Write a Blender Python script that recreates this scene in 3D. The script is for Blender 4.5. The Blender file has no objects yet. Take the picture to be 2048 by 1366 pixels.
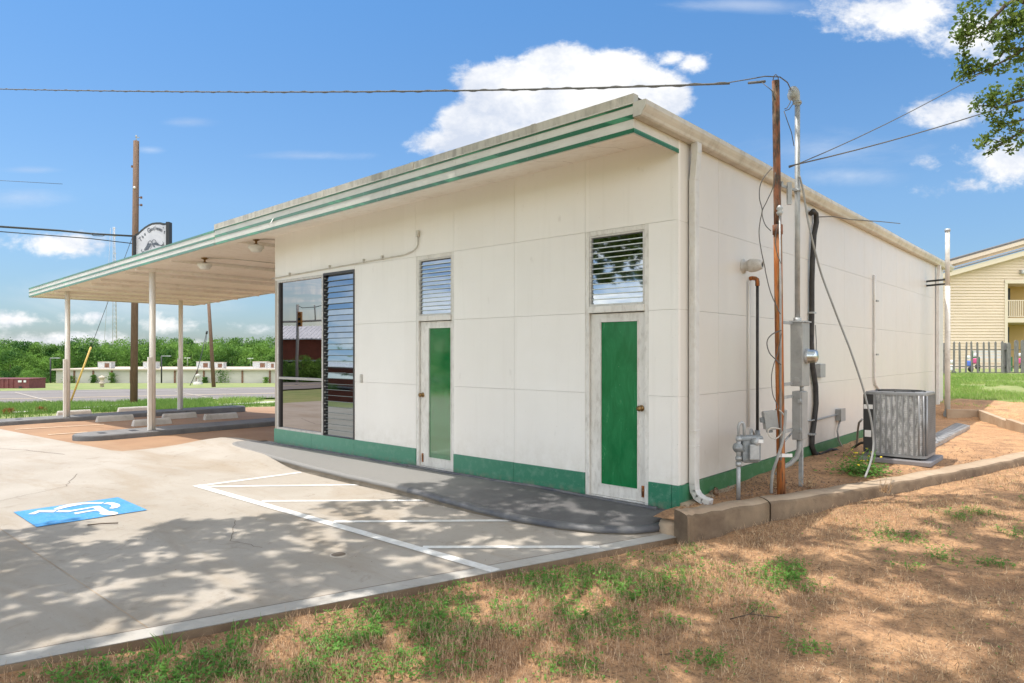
import bpy, bmesh, math, random
import numpy as np
from mathutils import Vector, Matrix
random.seed(7); RNG = np.random.default_rng(11)
sc = bpy.context.scene
col = sc.collection
R = math.radians

# ------------------------------------------------------------------ camera
FPX, HY, CX = 1358., 706., 1024.
_a = math.atan(1534/1358)
FW = (-math.cos(_a), math.sin(_a)); RT = (math.sin(_a), math.cos(_a))
CAM = (3.2588521830, -6.1967958715, 1.58)
cam = bpy.data.objects.new('camera', bpy.data.cameras.new('camera'))
col.objects.link(cam); sc.camera = cam
cam.location = CAM
cam.rotation_euler = (R(90), 0, math.atan2(-FW[0], FW[1]))
cam.data.sensor_width = 36; cam.data.lens = FPX/2048*36
cam.data.shift_y = 23/2048
cam.data.clip_start = 0.05; cam.data.clip_end = 6000

# ------------------------------------------------------------------ sun, exposure
SUN = Vector((-0.255, -0.19, 1.0)).normalized()
sl = bpy.data.lights.new('sun', 'SUN'); sl.energy = 1.95; sl.angle = R(0.55); sl.color = (1.0, 0.955, 0.89)
so = bpy.data.objects.new('sun', sl); col.objects.link(so)
so.rotation_euler = SUN.to_track_quat('Z', 'Y').to_euler()
sc.view_settings.view_transform = 'Standard'; sc.view_settings.look = 'None'
sc.view_settings.exposure = 1.35; sc.view_settings.gamma = 1
sc.render.engine = 'CYCLES'
sc.cycles.max_bounces = 8; sc.cycles.diffuse_bounces = 4; sc.cycles.transparent_max_bounces = 16
sc.cycles.use_denoising = True
sc.cycles.sample_clamp_indirect = 6

# ------------------------------------------------------------------ node helpers
class NT:
    def __init__(s, tree): s.t = tree; s.n = tree.nodes; s.l = tree.links
    def node(s, typ, **kw):
        n = s.n.new(typ)
        for k, v in kw.items(): setattr(n, k, v)
        return n
    def put(s, sock, v):
        if hasattr(v, 'is_output'): s.l.new(v, sock)
        elif isinstance(v, (tuple, list)):
            sock.default_value = tuple(v) + ((1,) if len(v) == 3 and sock.type == 'RGBA' else ())
        else: sock.default_value = v
    def math(s, op, a, b=0, c=None, clamp=False):
        n = s.node('ShaderNodeMath', operation=op, use_clamp=clamp)
        s.put(n.inputs[0], a); s.put(n.inputs[1], b)
        if c is not None: s.put(n.inputs[2], c)
        return n.outputs[0]
    def vmath(s, op, a, b=(0, 0, 0)):
        n = s.node('ShaderNodeVectorMath', operation=op)
        s.put(n.inputs[0], a); s.put(n.inputs[1], b)
        return n
    def dot(s, a, b): return s.vmath('DOT_PRODUCT', a, b).outputs['Value']
    def noise(s, vec, scale, detail=4, rough=.55, dist=0, dim='3D'):
        n = s.node('ShaderNodeTexNoise', noise_dimensions=dim)
        if vec is not None: s.put(n.inputs['Vector'], vec)
        n.inputs['Scale'].default_value = scale; n.inputs['Detail'].default_value = detail
        n.inputs['Roughness'].default_value = rough; n.inputs['Distortion'].default_value = dist
        return n.outputs[0]
    def maprange(s, v, a, b, c=0., d=1., smooth=False):
        n = s.node('ShaderNodeMapRange'); n.clamp = True
        if smooth: n.interpolation_type = 'SMOOTHSTEP'
        s.put(n.inputs[0], v)
        for i, q in enumerate((a, b, c, d)): s.put(n.inputs[i+1], q)
        return n.outputs[0]
    def mix(s, f, a, b, blend='MIX'):
        n = s.node('ShaderNodeMix', data_type='RGBA', blend_type=blend)
        s.put(n.inputs[0], f); s.put(n.inputs[6], a); s.put(n.inputs[7], b)
        return n.outputs[2]
    def xyz(s, v):
        n = s.node('ShaderNodeSeparateXYZ'); s.put(n.inputs[0], v); return n.outputs
    def comb(s, x, y, z):
        n = s.node('ShaderNodeCombineXYZ')
        for i, q in enumerate((x, y, z)): s.put(n.inputs[i], q)
        return n.outputs[0]

# ------------------------------------------------------------------ world: physical sky and clouds
world = bpy.data.worlds.new('World'); sc.world = world; world.use_nodes = True
w = NT(world.node_tree); world.node_tree.nodes.clear()
sky = w.node('ShaderNodeTexSky', sky_type='NISHITA'); sky.sun_disc = False
sky.sun_elevation = math.asin(SUN.z); sky.sun_rotation = math.atan2(SUN.x, SUN.y)
sky.air_density = 1.0; sky.dust_density = 0.6; sky.ozone_density = 1.6; sky.altitude = 100
D = w.node('ShaderNodeTexCoord').outputs['Generated']
D = w.vmath('NORMALIZE', D).outputs[0]
SKYS = 0.15
df = w.dot(D, (FW[0], FW[1], 0)); dr = w.dot(D, (RT[0], RT[1], 0)); dz = w.xyz(D)[2]
dfs = w.math('MAXIMUM', df, 0.02)
u = w.math('DIVIDE', dr, dfs); v = w.math('DIVIDE', dz, dfs)
front = w.maprange(df, .02, .2)
uv = w.comb(u, w.math('MULTIPLY', v, 1.5), 0)
n1 = w.math('ADD', w.math('ADD', w.math('MULTIPLY', w.noise(uv, 8, 6, .6, .3), .52), w.math('MULTIPLY', w.noise(uv, 24, 6, .65, .4), .30)), w.math('MULTIPLY', w.noise(uv, 70, 4, .6), .18))
n2 = w.noise(w.comb(u, v, 4.7), 5.5, 6, .6); n3 = w.noise(w.comb(u, w.math('MULTIPLY', v, 2.6), 9.1), 3.2, 8, .65, .5)
def cl(px, py, rx, ry, gain=1., soft=1.):   # one cloud: direction from the camera as azimuth / elevation tangents
    a = w.math('DIVIDE', w.math('SUBTRACT', u, (px-CX)/FPX), rx/FPX)
    b = w.math('DIVIDE', w.math('SUBTRACT', v, (HY-py)/FPX), ry/FPX)
    d = w.math('SQRT', w.math('ADD', w.math('MULTIPLY', a, a), w.math('MULTIPLY', b, b)))
    return w.math('MULTIPLY', w.math('SUBTRACT', 1, d), gain)
blobs = [(1120, 215, 235, 120, 2.2), (1005, 170, 115, 66, 1.5), (1120, 145, 110, 68, 2.0), (1230, 155, 110, 66, 1.8), (1290, 195, 105, 72, 2.0), (970, 240, 120, 62, 1.4), (1060, 285, 260, 60, 1.4), (905, 290, 110, 34, .8),
         (1345, 118, 48, 20, .62), (1385, 126, 50, 26, .6), (1905, 225, 125, 48, .75), (1790, 22, 210, 62, .78), (1960, 60, 140, 70, .5), (2010, 318, 120, 70, .8), (1940, 372, 110, 30, .45),
         (125, 485, 145, 34, .72), (30, 640, 80, 22, .5), (175, 634, 90, 17, .42), (335, 650, 90, 28, .5), (150, 678, 150, 22, .55), (60, 682, 80, 24, .5), (420, 690, 120, 16, .4), (520, 655, 80, 16, .35), (1855, 325, 40, 22, .4)]
m = None
for b in blobs:
    q = cl(*b); m = q if m is None else w.math('MAXIMUM', m, q)
shape = w.math('ADD', m, w.math('MULTIPLY', w.math('SUBTRACT', n1, .50), 2.1))
dens = w.maprange(shape, .05, .55, smooth=True)
wisps = [(375, 244, 75, 18), (620, 312, 180, 14), (40, 395, 130, 26), (1700, 350, 170, 30), (300, 300, 50, 12), (250, 590, 300, 60), (1500, 10, 200, 22), (60, 340, 90, 10), (1650, 300, 300, 60)]
m2 = None
for b in wisps:
    q = cl(*b); m2 = q if m2 is None else w.math('MAXIMUM', m2, q)
wd = w.math('MULTIPLY', w.maprange(w.math('ADD', m2, w.math('MULTIPLY', w.math('SUBTRACT', n3, .55), 2.4)), 0., 1.1, smooth=True), .30)
cf = w.math('MULTIPLY', w.math('MAXIMUM', dens, wd), front)
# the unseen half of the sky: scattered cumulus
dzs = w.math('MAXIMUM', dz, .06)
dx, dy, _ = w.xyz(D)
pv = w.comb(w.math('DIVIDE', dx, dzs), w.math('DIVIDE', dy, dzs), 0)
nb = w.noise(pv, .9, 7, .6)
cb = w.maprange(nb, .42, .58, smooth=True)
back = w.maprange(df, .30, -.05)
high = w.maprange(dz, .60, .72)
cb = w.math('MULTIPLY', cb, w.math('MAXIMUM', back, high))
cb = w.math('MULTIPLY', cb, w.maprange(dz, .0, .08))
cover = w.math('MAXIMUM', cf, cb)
shade = w.maprange(w.math('ADD', w.math('MULTIPLY', n2, 1.0), w.math('MULTIPLY', w.math('SUBTRACT', n1, .5), .7)), .38, .60)
ccol = w.mix(shade, (0.60, 0.66, 0.78), (0.95, 0.95, 0.95))
# the sky's own colour, a little deepened; the sky texture is scaled by the strength below
ramp = w.node('ShaderNodeValToRGB'); w.put(ramp.inputs[0], dz)
cr = ramp.color_ramp; cr.elements[0].position = 0; cr.elements[0].color = (.37, .44, .55, 1); cr.elements[1].position = .45; cr.elements[1].color = (.45, .72, .89, 1)
e = cr.elements.new(.2); e.color = (.52, .66, .76, 1)
skyc = w.mix(1.0, sky.outputs[0], ramp.outputs[0], 'MULTIPLY')
ccs = w.mix(1.0, ccol, (6.3,)*3, 'MULTIPLY')
fk = w.maprange(df, -.05, .30)          # behind the viewpoint sky and clouds are brightened and warmed, added fill for shaded walls
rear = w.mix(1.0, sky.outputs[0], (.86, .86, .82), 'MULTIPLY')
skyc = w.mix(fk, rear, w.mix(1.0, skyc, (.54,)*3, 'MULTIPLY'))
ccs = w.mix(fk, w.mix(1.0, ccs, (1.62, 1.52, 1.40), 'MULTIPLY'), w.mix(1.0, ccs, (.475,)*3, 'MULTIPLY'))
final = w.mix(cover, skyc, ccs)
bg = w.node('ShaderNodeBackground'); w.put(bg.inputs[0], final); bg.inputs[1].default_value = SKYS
wo = w.node('ShaderNodeOutputWorld'); w.l.new(bg.outputs[0], wo.inputs[0])

# ------------------------------------------------------------------ picture-to-ground helpers (measured points)
def ray(x, y):
    q = (x-CX)/FPX
    return (FW[0]+q*RT[0], FW[1]+q*RT[1], -(y-HY)/FPX)
def atZ(x, y, z=0.):
    d = ray(x, y); t = (z-CAM[2])/d[2]; return Vector((CAM[0]+t*d[0], CAM[1]+t*d[1], z))
def atX(x, y, X=0.):
    d = ray(x, y); t = (X-CAM[0])/d[0]; return Vector((X, CAM[1]+t*d[1], CAM[2]+t*d[2]))
def atY(x, y, Y=0.):
    d = ray(x, y); t = (Y-CAM[1])/d[1]; return Vector((CAM[0]+t*d[0], Y, CAM[2]+t*d[2]))
def atT(x, y, t):
    d = ray(x, y); return Vector((CAM[0]+t*d[0], CAM[1]+t*d[1], CAM[2]+t*d[2]))
def proj(p):
    dx_, dy_, dz_ = p[0]-CAM[0], p[1]-CAM[1], p[2]-CAM[2]
    t = dx_*FW[0]+dy_*FW[1]; s = dx_*RT[0]+dy_*RT[1]
    return (CX+FPX*s/t, HY-FPX*dz_/t, t) if t > .05 else (0, 0, t)

# ------------------------------------------------------------------ mesh builder
BASE = {}
class MB:
    def __init__(s): s.v = []; s.f = []; s.mi = []; s.sm = []; s.cur = 0
    def add(s, vs, fs, smooth=False):
        o = len(s.v); s.v.extend([tuple(p) for p in vs])
        for f in fs: s.f.append(tuple(o+i for i in f)); s.mi.append(s.cur); s.sm.append(smooth)
        return s
    def box(s, a, b):
        x0, y0, z0 = a; x1, y1, z1 = b
        if x0 > x1: x0, x1 = x1, x0
        if y0 > y1: y0, y1 = y1, y0
        if z0 > z1: z0, z1 = z1, z0
        return s.add([(x0,y0,z0),(x1,y0,z0),(x1,y1,z0),(x0,y1,z0),(x0,y0,z1),(x1,y0,z1),(x1,y1,z1),(x0,y1,z1)],
            [(0,3,2,1),(4,5,6,7),(0,1,5,4),(1,2,6,5),(2,3,7,6),(3,0,4,7)])
    def obox(s, c, size, M=Matrix.Identity(3)):
        c = Vector(c); h = [q/2 for q in size]
        vs = [c + M @ Vector((sx*h[0], sy*h[1], sz*h[2])) for sz in (-1, 1) for sx, sy in ((-1,-1),(1,-1),(1,1),(-1,1))]
        return s.add(vs, [(0,3,2,1),(4,5,6,7),(0,1,5,4),(1,2,6,5),(2,3,7,6),(3,0,4,7)])
    def bar(s, a, b, wd, th):
        a = Vector(a); b = Vector(b); z = (b-a).normalized(); up = Vector((0,0,1)) if abs(z.z) < .9 else Vector((1,0,0))
        x = z.cross(up).normalized(); y = z.cross(x)
        M = Matrix((x, y, z)).transposed()
        return s.obox((a+b)/2, (wd, th, (b-a).length), M)
    def extr(s, pts, off):
        n = len(pts); off = Vector(off); vs = [Vector(p) for p in pts]; vs += [p+off for p in vs]
        return s.add(vs, [tuple(range(n))[::-1], tuple(range(n, 2*n))] + [(i, (i+1) % n, n+(i+1) % n, n+i) for i in range(n)])
    def tube(s, pts, r, n=8, caps=True):
        pts = [Vector(p) for p in pts]; k = len(pts)
        rs = r if isinstance(r, (list, tuple)) else [r]*k
        t0 = (pts[1]-pts[0]).normalized(); nx = t0.orthogonal().normalized()
        vs = []; fs = []
        for i, p in enumerate(pts):
            t = ((pts[min(i+1, k-1)]-p).normalized() + (p-pts[max(i-1, 0)]).normalized())
            t = t.normalized() if t.length > 1e-6 else t0
            nx = (nx - t*nx.dot(t)).normalized(); ny = t.cross(nx)
            for j in range(n):
                a = 2*math.pi*j/n; vs.append(p + (nx*math.cos(a)+ny*math.sin(a))*rs[i])
        for i in range(k-1):
            for j in range(n):
                a = i*n+j; b = i*n+(j+1) % n; fs.append((a, b, b+n, a+n))
        s.add(vs, fs, True)
        if caps:
            o = len(s.v)-len(vs)
            s.f += [tuple(o+j for j in range(n))[::-1], tuple(o+(k-1)*n+j for j in range(n))]; s.mi += [s.cur]*2; s.sm += [False]*2
        return s
    def lathe(s, o, axis, prof, n=20):
        o = Vector(o); z = Vector(axis).normalized(); x = z.orthogonal().normalized(); y = z.cross(x)
        vs = []; fs = []
        for r, h in prof:
            for j in range(n):
                a = 2*math.pi*j/n; vs.append(o + z*h + (x*math.cos(a)+y*math.sin(a))*max(r, 1e-4))
        for i in range(len(prof)-1):
            for j in range(n):
                a = i*n+j; b = i*n+(j+1) % n; fs.append((a, b, b+n, a+n))
        return s.add(vs, fs, True)
    def build(s, name, mats, parent=None, bevel=0, base=None):
        if not isinstance(mats, (list, tuple)): mats = [mats]
        if parent is not None: o = BASE[parent.name]
        elif base is not None: o = Vector(base)
        else:
            xs = np.array(s.v); o = Vector(((xs[:,0].min()+xs[:,0].max())/2, (xs[:,1].min()+xs[:,1].max())/2, xs[:,2].min()))
        me = bpy.data.meshes.new(name)
        me.from_pydata([(p[0]-o[0], p[1]-o[1], p[2]-o[2]) for p in s.v], [], s.f)
        for q in mats: me.materials.append(q)
        me.polygons.foreach_set('material_index', s.mi); me.polygons.foreach_set('use_smooth', s.sm)
        me.validate(); me.update()
        ob = bpy.data.objects.new(name, me); col.objects.link(ob)
        if parent is not None: ob.parent = parent; BASE[ob.name] = o
        else: ob.location = o; BASE[ob.name] = o
        if bevel:
            b = ob.modifiers.new('bevel', 'BEVEL'); b.width = bevel; b.segments = 2; b.limit_method = 'ANGLE'; b.angle_limit = R(40)
        return ob
def tag(o, label=None, cat=None, group=None, kind=None):
    if label: o['label'] = label
    if cat: o['category'] = cat
    if group: o['group'] = group
    if kind: o['kind'] = kind
    return o
def thing(name, base, label, cat, group=None, kind=None):
    o = bpy.data.objects.new(name, None); col.objects.link(o); o.location = base; BASE[o.name] = Vector(base); o.empty_display_size = .2
    return tag(o, label, cat, group, kind)
def copy_tree(o, loc, rz=0, label=None, scale=None):
    r = o.copy(); col.objects.link(r); r.location = loc; r.rotation_euler = (0, 0, rz)
    if scale: r.scale = scale
    if label: r['label'] = label
    for ch in list(o.children):
        c = ch.copy(); col.objects.link(c); c.parent = r
        for g in list(ch.children):
            d = g.copy(); col.objects.link(d); d.parent = c
    return r
def np_mesh(name, V, F, mats, smooth=False):     # V (n,3); F (m,k) all same k
    me = bpy.data.meshes.new(name); k = F.shape[1]
    me.vertices.add(len(V)); me.vertices.foreach_set('co', V.astype(np.float32).ravel())
    me.loops.add(F.size); me.loops.foreach_set('vertex_index', F.astype(np.int32).ravel())
    me.polygons.add(len(F)); me.polygons.foreach_set('loop_start', np.arange(0, F.size, k, dtype=np.int32))
    me.update(calc_edges=True)
    for q in (mats if isinstance(mats, (list, tuple)) else [mats]): me.materials.append(q)
    if smooth: me.shade_smooth()
    return me
def link(name, me, parent=None, loc=(0,0,0)):
    ob = bpy.data.objects.new(name, me); col.objects.link(ob); ob.location = loc
    if parent is not None: ob.parent = parent
    BASE[ob.name] = Vector(loc); return ob

# ------------------------------------------------------------------ materials
def mat(name, c1, c2=None, sc1=3., rough=.6, bump=0., bsc=60., metal=0., spec=.5, c3=None, sc3=20., f3=.5, coat=0., lo=.35, hi=.65, stretch=(1,1,1), world=True, rvar=0.):
    m_ = bpy.data.materials.new(name); m_.use_nodes = True; t = NT(m_.node_tree)
    p = t.n['Principled BSDF']
    tc = t.node('ShaderNodeNewGeometry').outputs['Position'] if world else t.node('ShaderNodeTexCoord').outputs['Object']
    if stretch != (1,1,1): tc = t.vmath('MULTIPLY', tc, stretch).outputs[0]
    if c2 is not None:
        nz = t.noise(tc, sc1, 6, .6); f = t.maprange(nz, lo, hi); c = t.mix(f, c1, c2)
        if c3 is not None:
            f2 = t.math('MULTIPLY', t.maprange(t.noise(tc, sc3, 5, .65), .5, .72), f3); c = t.mix(f2, c, c3)
        t.put(p.inputs['Base Color'], c)
    else: t.put(p.inputs['Base Color'], c1)
    p.inputs['Roughness'].default_value = rough; p.inputs['Metallic'].default_value = metal
    if rvar: t.put(p.inputs['Roughness'], t.maprange(t.noise(tc, 5, 5, .6), .3, .7, rough-rvar, rough+rvar))
    p.inputs['Specular IOR Level'].default_value = spec
    if coat: p.inputs['Coat Weight'].default_value = coat; p.inputs['Coat Roughness'].default_value = .08
    if bump:
        b = t.node('ShaderNodeBump'); b.inputs['Strength'].default_value = bump; b.inputs['Distance'].default_value = .01
        t.put(b.inputs['Height'], t.noise(tc, bsc, 6, .65)); t.l.new(b.outputs[0], p.inputs['Normal'])
    return m_
def leafmat(name, a, b, sc_=1.5, trans=.35, lo=.3, hi=.7, c=None):
    m_ = bpy.data.materials.new(name); m_.use_nodes = True; t = NT(m_.node_tree)
    p = t.n['Principled BSDF']; tc = t.node('ShaderNodeNewGeometry').outputs['Position']
    nz = t.noise(tc, sc_, 5, .7); cc = t.mix(t.maprange(nz, lo, hi), a, b)
    if c is not None:
        cc = t.mix(t.maprange(t.noise(tc, 45, 2, .6), .52, .66), cc, c)
    t.put(p.inputs['Base Color'], cc); p.inputs['Roughness'].default_value = .6; p.inputs['Specular IOR Level'].default_value = .25
    tr = t.node('ShaderNodeBsdfTranslucent'); t.put(tr.inputs[0], t.mix(.5, cc, (.5, .6, .1), 'MIX') if False else cc)
    mx = t.node('ShaderNodeMixShader'); mx.inputs[0].default_value = trans
    t.l.new(p.outputs[0], mx.inputs[1]); t.l.new(tr.outputs[0], mx.inputs[2])
    t.l.new(mx.outputs[0], t.n['Material Output'].inputs[0]); return m_

M = {}
def wallmat():
    m_ = bpy.data.materials.new('enamel_wall'); m_.use_nodes = True; t = NT(m_.node_tree); p = t.n['Principled BSDF']
    P = t.node('ShaderNodeNewGeometry').outputs['Position']
    c = t.mix(t.maprange(t.noise(P, .7, 5, .6), .35, .65), (.84, .805, .755), (.79, .75, .70))
    q = t.xyz(P); pid = t.node('ShaderNodeTexWhiteNoise', noise_dimensions='3D')
    t.put(pid.inputs[0], t.comb(t.math('FLOOR', t.math('DIVIDE', t.math('ADD', q[0], .03), 1.06)), t.math('FLOOR', t.math('DIVIDE', t.math('ADD', q[1], .25), 1.17)), t.math('FLOOR', t.math('DIVIDE', t.math('SUBTRACT', q[2], .25), .889))))
    c = t.mix(t.math('MULTIPLY', pid.outputs[0], .5), c, (.74, .70, .645))
    st = t.noise(t.vmath('MULTIPLY', P, (6, 6, .35)).outputs[0], 1.6, 6, .65)
    c = t.mix(t.math('MULTIPLY', t.maprange(st, .55, .8), .22), c, (.60, .56, .49))
    # grimier towards the side wall's far end; the whole side wall is darker too
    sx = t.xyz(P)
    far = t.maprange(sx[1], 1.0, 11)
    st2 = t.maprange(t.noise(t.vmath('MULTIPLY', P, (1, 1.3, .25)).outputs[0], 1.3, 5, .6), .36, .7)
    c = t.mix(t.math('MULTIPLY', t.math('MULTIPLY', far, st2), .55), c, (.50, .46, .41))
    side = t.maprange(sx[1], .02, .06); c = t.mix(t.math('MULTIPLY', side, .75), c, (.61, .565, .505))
    low = t.math('MULTIPLY', t.maprange(sx[2], .62, .25), t.maprange(t.noise(P, 7, 6, .7), .38, .7)); c = t.mix(t.math('MULTIPLY', low, .35), c, (.50, .43, .34))
    smg = t.maprange(t.noise(t.vmath('MULTIPLY', P, (1, 1, .5)).outputs[0], 5.5, 4, .6), .66, .74); c = t.mix(t.math('MULTIPLY', smg, .25), c, (.45, .40, .34))
    sp = t.maprange(t.noise(P, 55, 2, .5), .70, .76); c = t.mix(t.math('MULTIPLY', sp, .35), c, (.33, .26, .2))
    t.put(p.inputs['Base Color'], c); t.put(p.inputs['Roughness'], t.maprange(t.noise(P, 3, 4), .3, .7, .30, .42))
    b = t.node('ShaderNodeBump'); b.inputs['Strength'].default_value = .12; b.inputs['Distance'].default_value = .02
    t.put(b.inputs['Height'], t.noise(P, 2.2, 3)); t.l.new(b.outputs[0], p.inputs['Normal'])
    return m_
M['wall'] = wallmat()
M['joint'] = mat('wall_joint', (.42, .37, .31), rough=.9)
def bandmat():
    m_ = bpy.data.materials.new('green_base_band'); m_.use_nodes = True; t = NT(m_.node_tree); p = t.n['Principled BSDF']
    P = t.node('ShaderNodeNewGeometry').outputs['Position']; x, y, z = t.xyz(P)
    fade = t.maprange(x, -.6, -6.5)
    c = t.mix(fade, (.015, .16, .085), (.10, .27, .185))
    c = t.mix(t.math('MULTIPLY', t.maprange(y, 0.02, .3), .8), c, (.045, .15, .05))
    n_ = t.noise(P, 9, 6, .7); c = t.mix(t.math('MULTIPLY', t.maprange(n_, .5, .8), .5), c, (.22, .36, .28))
    n2_ = t.noise(P, 60, 4, .7); c = t.mix(t.maprange(n2_, .67, .72, 0, .8), c, (.5, .5, .44))
    low = t.math('MULTIPLY', t.maprange(z, .09, .0), t.maprange(t.noise(P, 14, 5), .4, .6)); c = t.mix(t.math('MULTIPLY', low, .6), c, (.23, .2, .15))
    t.put(p.inputs['Base Color'], c); p.inputs['Roughness'].default_value = .42
    b = t.node('ShaderNodeBump'); b.inputs['Strength'].default_value = .2; b.inputs['Distance'].default_value = .01
    t.put(b.inputs['Height'], t.noise(P, 12, 5)); t.l.new(b.outputs[0], p.inputs['Normal']); return m_
M['band'] = bandmat()
def stripemat():
    m_ = bpy.data.materials.new('green_tape_stripe'); m_.use_nodes = True; t = NT(m_.node_tree); p = t.n['Principled BSDF']
    P = t.node('ShaderNodeNewGeometry').outputs['Position']; x, y, z = t.xyz(P)
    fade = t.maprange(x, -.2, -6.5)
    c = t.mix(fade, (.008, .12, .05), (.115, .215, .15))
    # faded and relaid lengths of tape, cut on a slant
    sl_ = t.math('ADD', x, t.math('MULTIPLY', z, 2.4))
    wn = t.node('ShaderNodeTexNoise', noise_dimensions='1D'); t.put(wn.inputs['W'], sl_); wn.inputs['Scale'].default_value = 1.1; wn.inputs['Detail'].default_value = 3
    c = t.mix(t.maprange(wn.outputs[0], .56, .58, 0, .45), c, (.10, .36, .19))
    c = t.mix(t.math('MULTIPLY', t.maprange(t.noise(P, 16, 5, .7), .6, .72), .35), c, (.3, .42, .34))
    t.put(p.inputs['Base Color'], c); p.inputs['Roughness'].default_value = .35; return m_
M['stripe'] = stripemat()
M['fascia'] = mat('fascia_paint', (.70, .67, .61), (.60, .57, .52), 2, rough=.45, c3=(.42, .38, .32), sc3=7, f3=.35, stretch=(1, 1, 3))
M['coping'] = mat('coping_metal', (.58, .54, .47), (.43, .39, .33), 3, rough=.5, c3=(.25, .22, .18), sc3=6, f3=.6, stretch=(2, 1, .5))
M['soffit'] = mat('soffit_paint', (.92, .87, .80), (.86, .80, .72), 1.2, rough=.6, c3=(.5, .4, .3), sc3=9, f3=.25)
M['roof'] = mat('roof_gravel', (.5, .48, .44), (.38, .36, .33), 5, rough=.95)
M['gutter'] = mat('gutter_paint', (.60, .57, .51), (.52, .49, .44), 3, rough=.5, c3=(.3, .26, .2), sc3=6, f3=.45)
M['downspout'] = mat('downspout_paint', (.66, .64, .60), (.58, .56, .53), 4, rough=.4, c3=(.4, .34, .26), sc3=12, f3=.3)
M['frame'] = mat('alu_frame', (.60, .57, .53), (.50, .47, .43), 8, rough=.45, c3=(.3, .26, .22), sc3=25, f3=.5, metal=.15)
M['whiteframe'] = mat('old_white_frame', (.74, .71, .66), (.62, .59, .54), 6, rough=.5, c3=(.35, .3, .25), sc3=22, f3=.5, stretch=(1, 1, .4))
M['darkframe'] = mat('dark_frame', (.045, .04, .04), rough=.4)
M['greyframe'] = mat('grey_mullion', (.42, .40, .38), rough=.4, metal=.3)
def mirror(name, tint, r):
    m_ = bpy.data.materials.new(name); m_.use_nodes = True; t = NT(m_.node_tree); p = t.n['Principled BSDF']
    p.inputs['Base Color'].default_value = (*tint, 1); p.inputs['Metallic'].default_value = 1; p.inputs['Roughness'].default_value = r
    P = t.node('ShaderNodeNewGeometry').outputs['Position']
    b = t.node('ShaderNodeBump'); b.inputs['Strength'].default_value = .02; b.inputs['Distance'].default_value = .02
    t.put(b.inputs['Height'], t.noise(P, 1.4, 1)); t.l.new(b.outputs[0], p.inputs['Normal']); return m_
M['film'] = mirror('mirror_film_glass', (.34, .315, .31), .012)
M['louver'] = mirror('louver_glass', (.27, .30, .32), .03)
def doorglass(ior, r0, r1):
    m_ = bpy.data.materials.new('green_painted_glass'); m_.use_nodes = True; t = NT(m_.node_tree); p = t.n['Principled BSDF']
    P = t.node('ShaderNodeNewGeometry').outputs['Position']
    n_ = t.noise(t.vmath('MULTIPLY', P, (3, 3, 1)).outputs[0], 2.6, 6, .7, .8)
    c = t.mix(t.maprange(n_, .4, .75), (.001, .125, .034), (.012, .19, .062))
    n2_ = t.noise(P, 40, 3, .6); c = t.mix(t.maprange(n2_, .73, .76, 0, .7), c, (.5, .6, .5))
    t.put(p.inputs['Base Color'], c); p.inputs['IOR'].default_value = ior
    t.put(p.inputs['Roughness'], t.maprange(n_, .35, .7, r0, r1)); return m_
M['doorglass'] = doorglass(1.38, .14, .30); M['doorglass_new'] = doorglass(2.5, .05, .11)
M['brass'] = mat('old_brass', (.36, .22, .09), (.20, .12, .05), 40, rough=.35, metal=.9)
M['rust'] = mat('rusted_steel', (.40, .12, .025), (.14, .06, .025), 26, rough=.8, bump=.5, bsc=60, c3=(.42, .25, .10), sc3=34, f3=.9, lo=.46, hi=.56, stretch=(1.6, 1.6, .12))
M['crack'] = mat('dirt_filled_crack', (.13, .10, .08), rough=.9)
M['glassedge'] = mat('louvre_glass_edge', (.58, .64, .62), rough=.3)
M['louveredge'] = mat('dark_louvre_edge', (.13, .15, .15), rough=.3)
M['cap'] = mat('dull_iron', (.13, .10, .07), (.2, .15, .11), 20, rough=.8)
M['poletop'] = mat('rusted_pole', (.26, .10, .05), (.06, .045, .035), 20, lo=.42, hi=.58, rough=.85, bump=.5, bsc=50, c3=(.36, .28, .2), sc3=14, f3=.9, stretch=(1, 1, .3))
M['galv'] = mat('galvanised', (.46, .47, .47), (.33, .34, .34), 10, rough=.58, metal=.5, c3=(.52, .52, .51), sc3=30, f3=.2)
M['greybox'] = mat('grey_enamel', (.34, .34, .325), (.28, .28, .27), 6, rough=.45, c3=(.2, .19, .17), sc3=30, f3=.3)
M['meterbox'] = mat('old_grey_meter', (.30, .32, .33), (.22, .24, .25), 14, rough=.55, bump=.2, bsc=40, metal=.3, c3=(.15, .14, .13), sc3=30, f3=.5)
M['glassdome'] = mirror('meter_glass', (.50, .54, .56), .28)
M['blackpipe'] = mat('black_foam', (.022, .02, .02), (.05, .045, .04), 9, rough=.7, bump=.3, bsc=50)
M['wire'] = mat('grey_wire', (.11, .105, .10), rough=.7)
M['darkwire'] = mat('dark_cable', (.05, .055, .055), rough=.6)
M['whitewire'] = mat('white_wire', (.52, .48, .42), rough=.6)
M['vent'] = mat('vent_white', (.62, .60, .56), (.5, .47, .43), 14, rough=.5, c3=(.3, .26, .2), sc3=30, f3=.4)
M['label'] = mat('sticker_white', (.75, .74, .72), rough=.5)
M['accase'] = mat('ac_case_grey', (.29, .295, .30), (.22, .225, .23), 5, rough=.4, metal=.25)
M['aclouvre'] = mat('ac_bright_guard', (.42, .42, .42), (.30, .30, .30), 6, rough=.38, metal=.45)
M['accoil'] = mat('ac_coil_fins', (.72, .72, .72), (.26, .26, .26), 26, rough=.4, metal=.25, stretch=(1, 1, .35), lo=.42, hi=.6)
M['acdark'] = mat('ac_dark', (.03, .03, .03), rough=.6)
M['pad'] = mat('plastic_pad', (.24, .225, .23), (.2, .19, .19), 6, rough=.6)
M['aluplate'] = mat('weathered_alu', (.45, .45, .44), (.34, .33, .32), 5, rough=.45, metal=.6)
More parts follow.
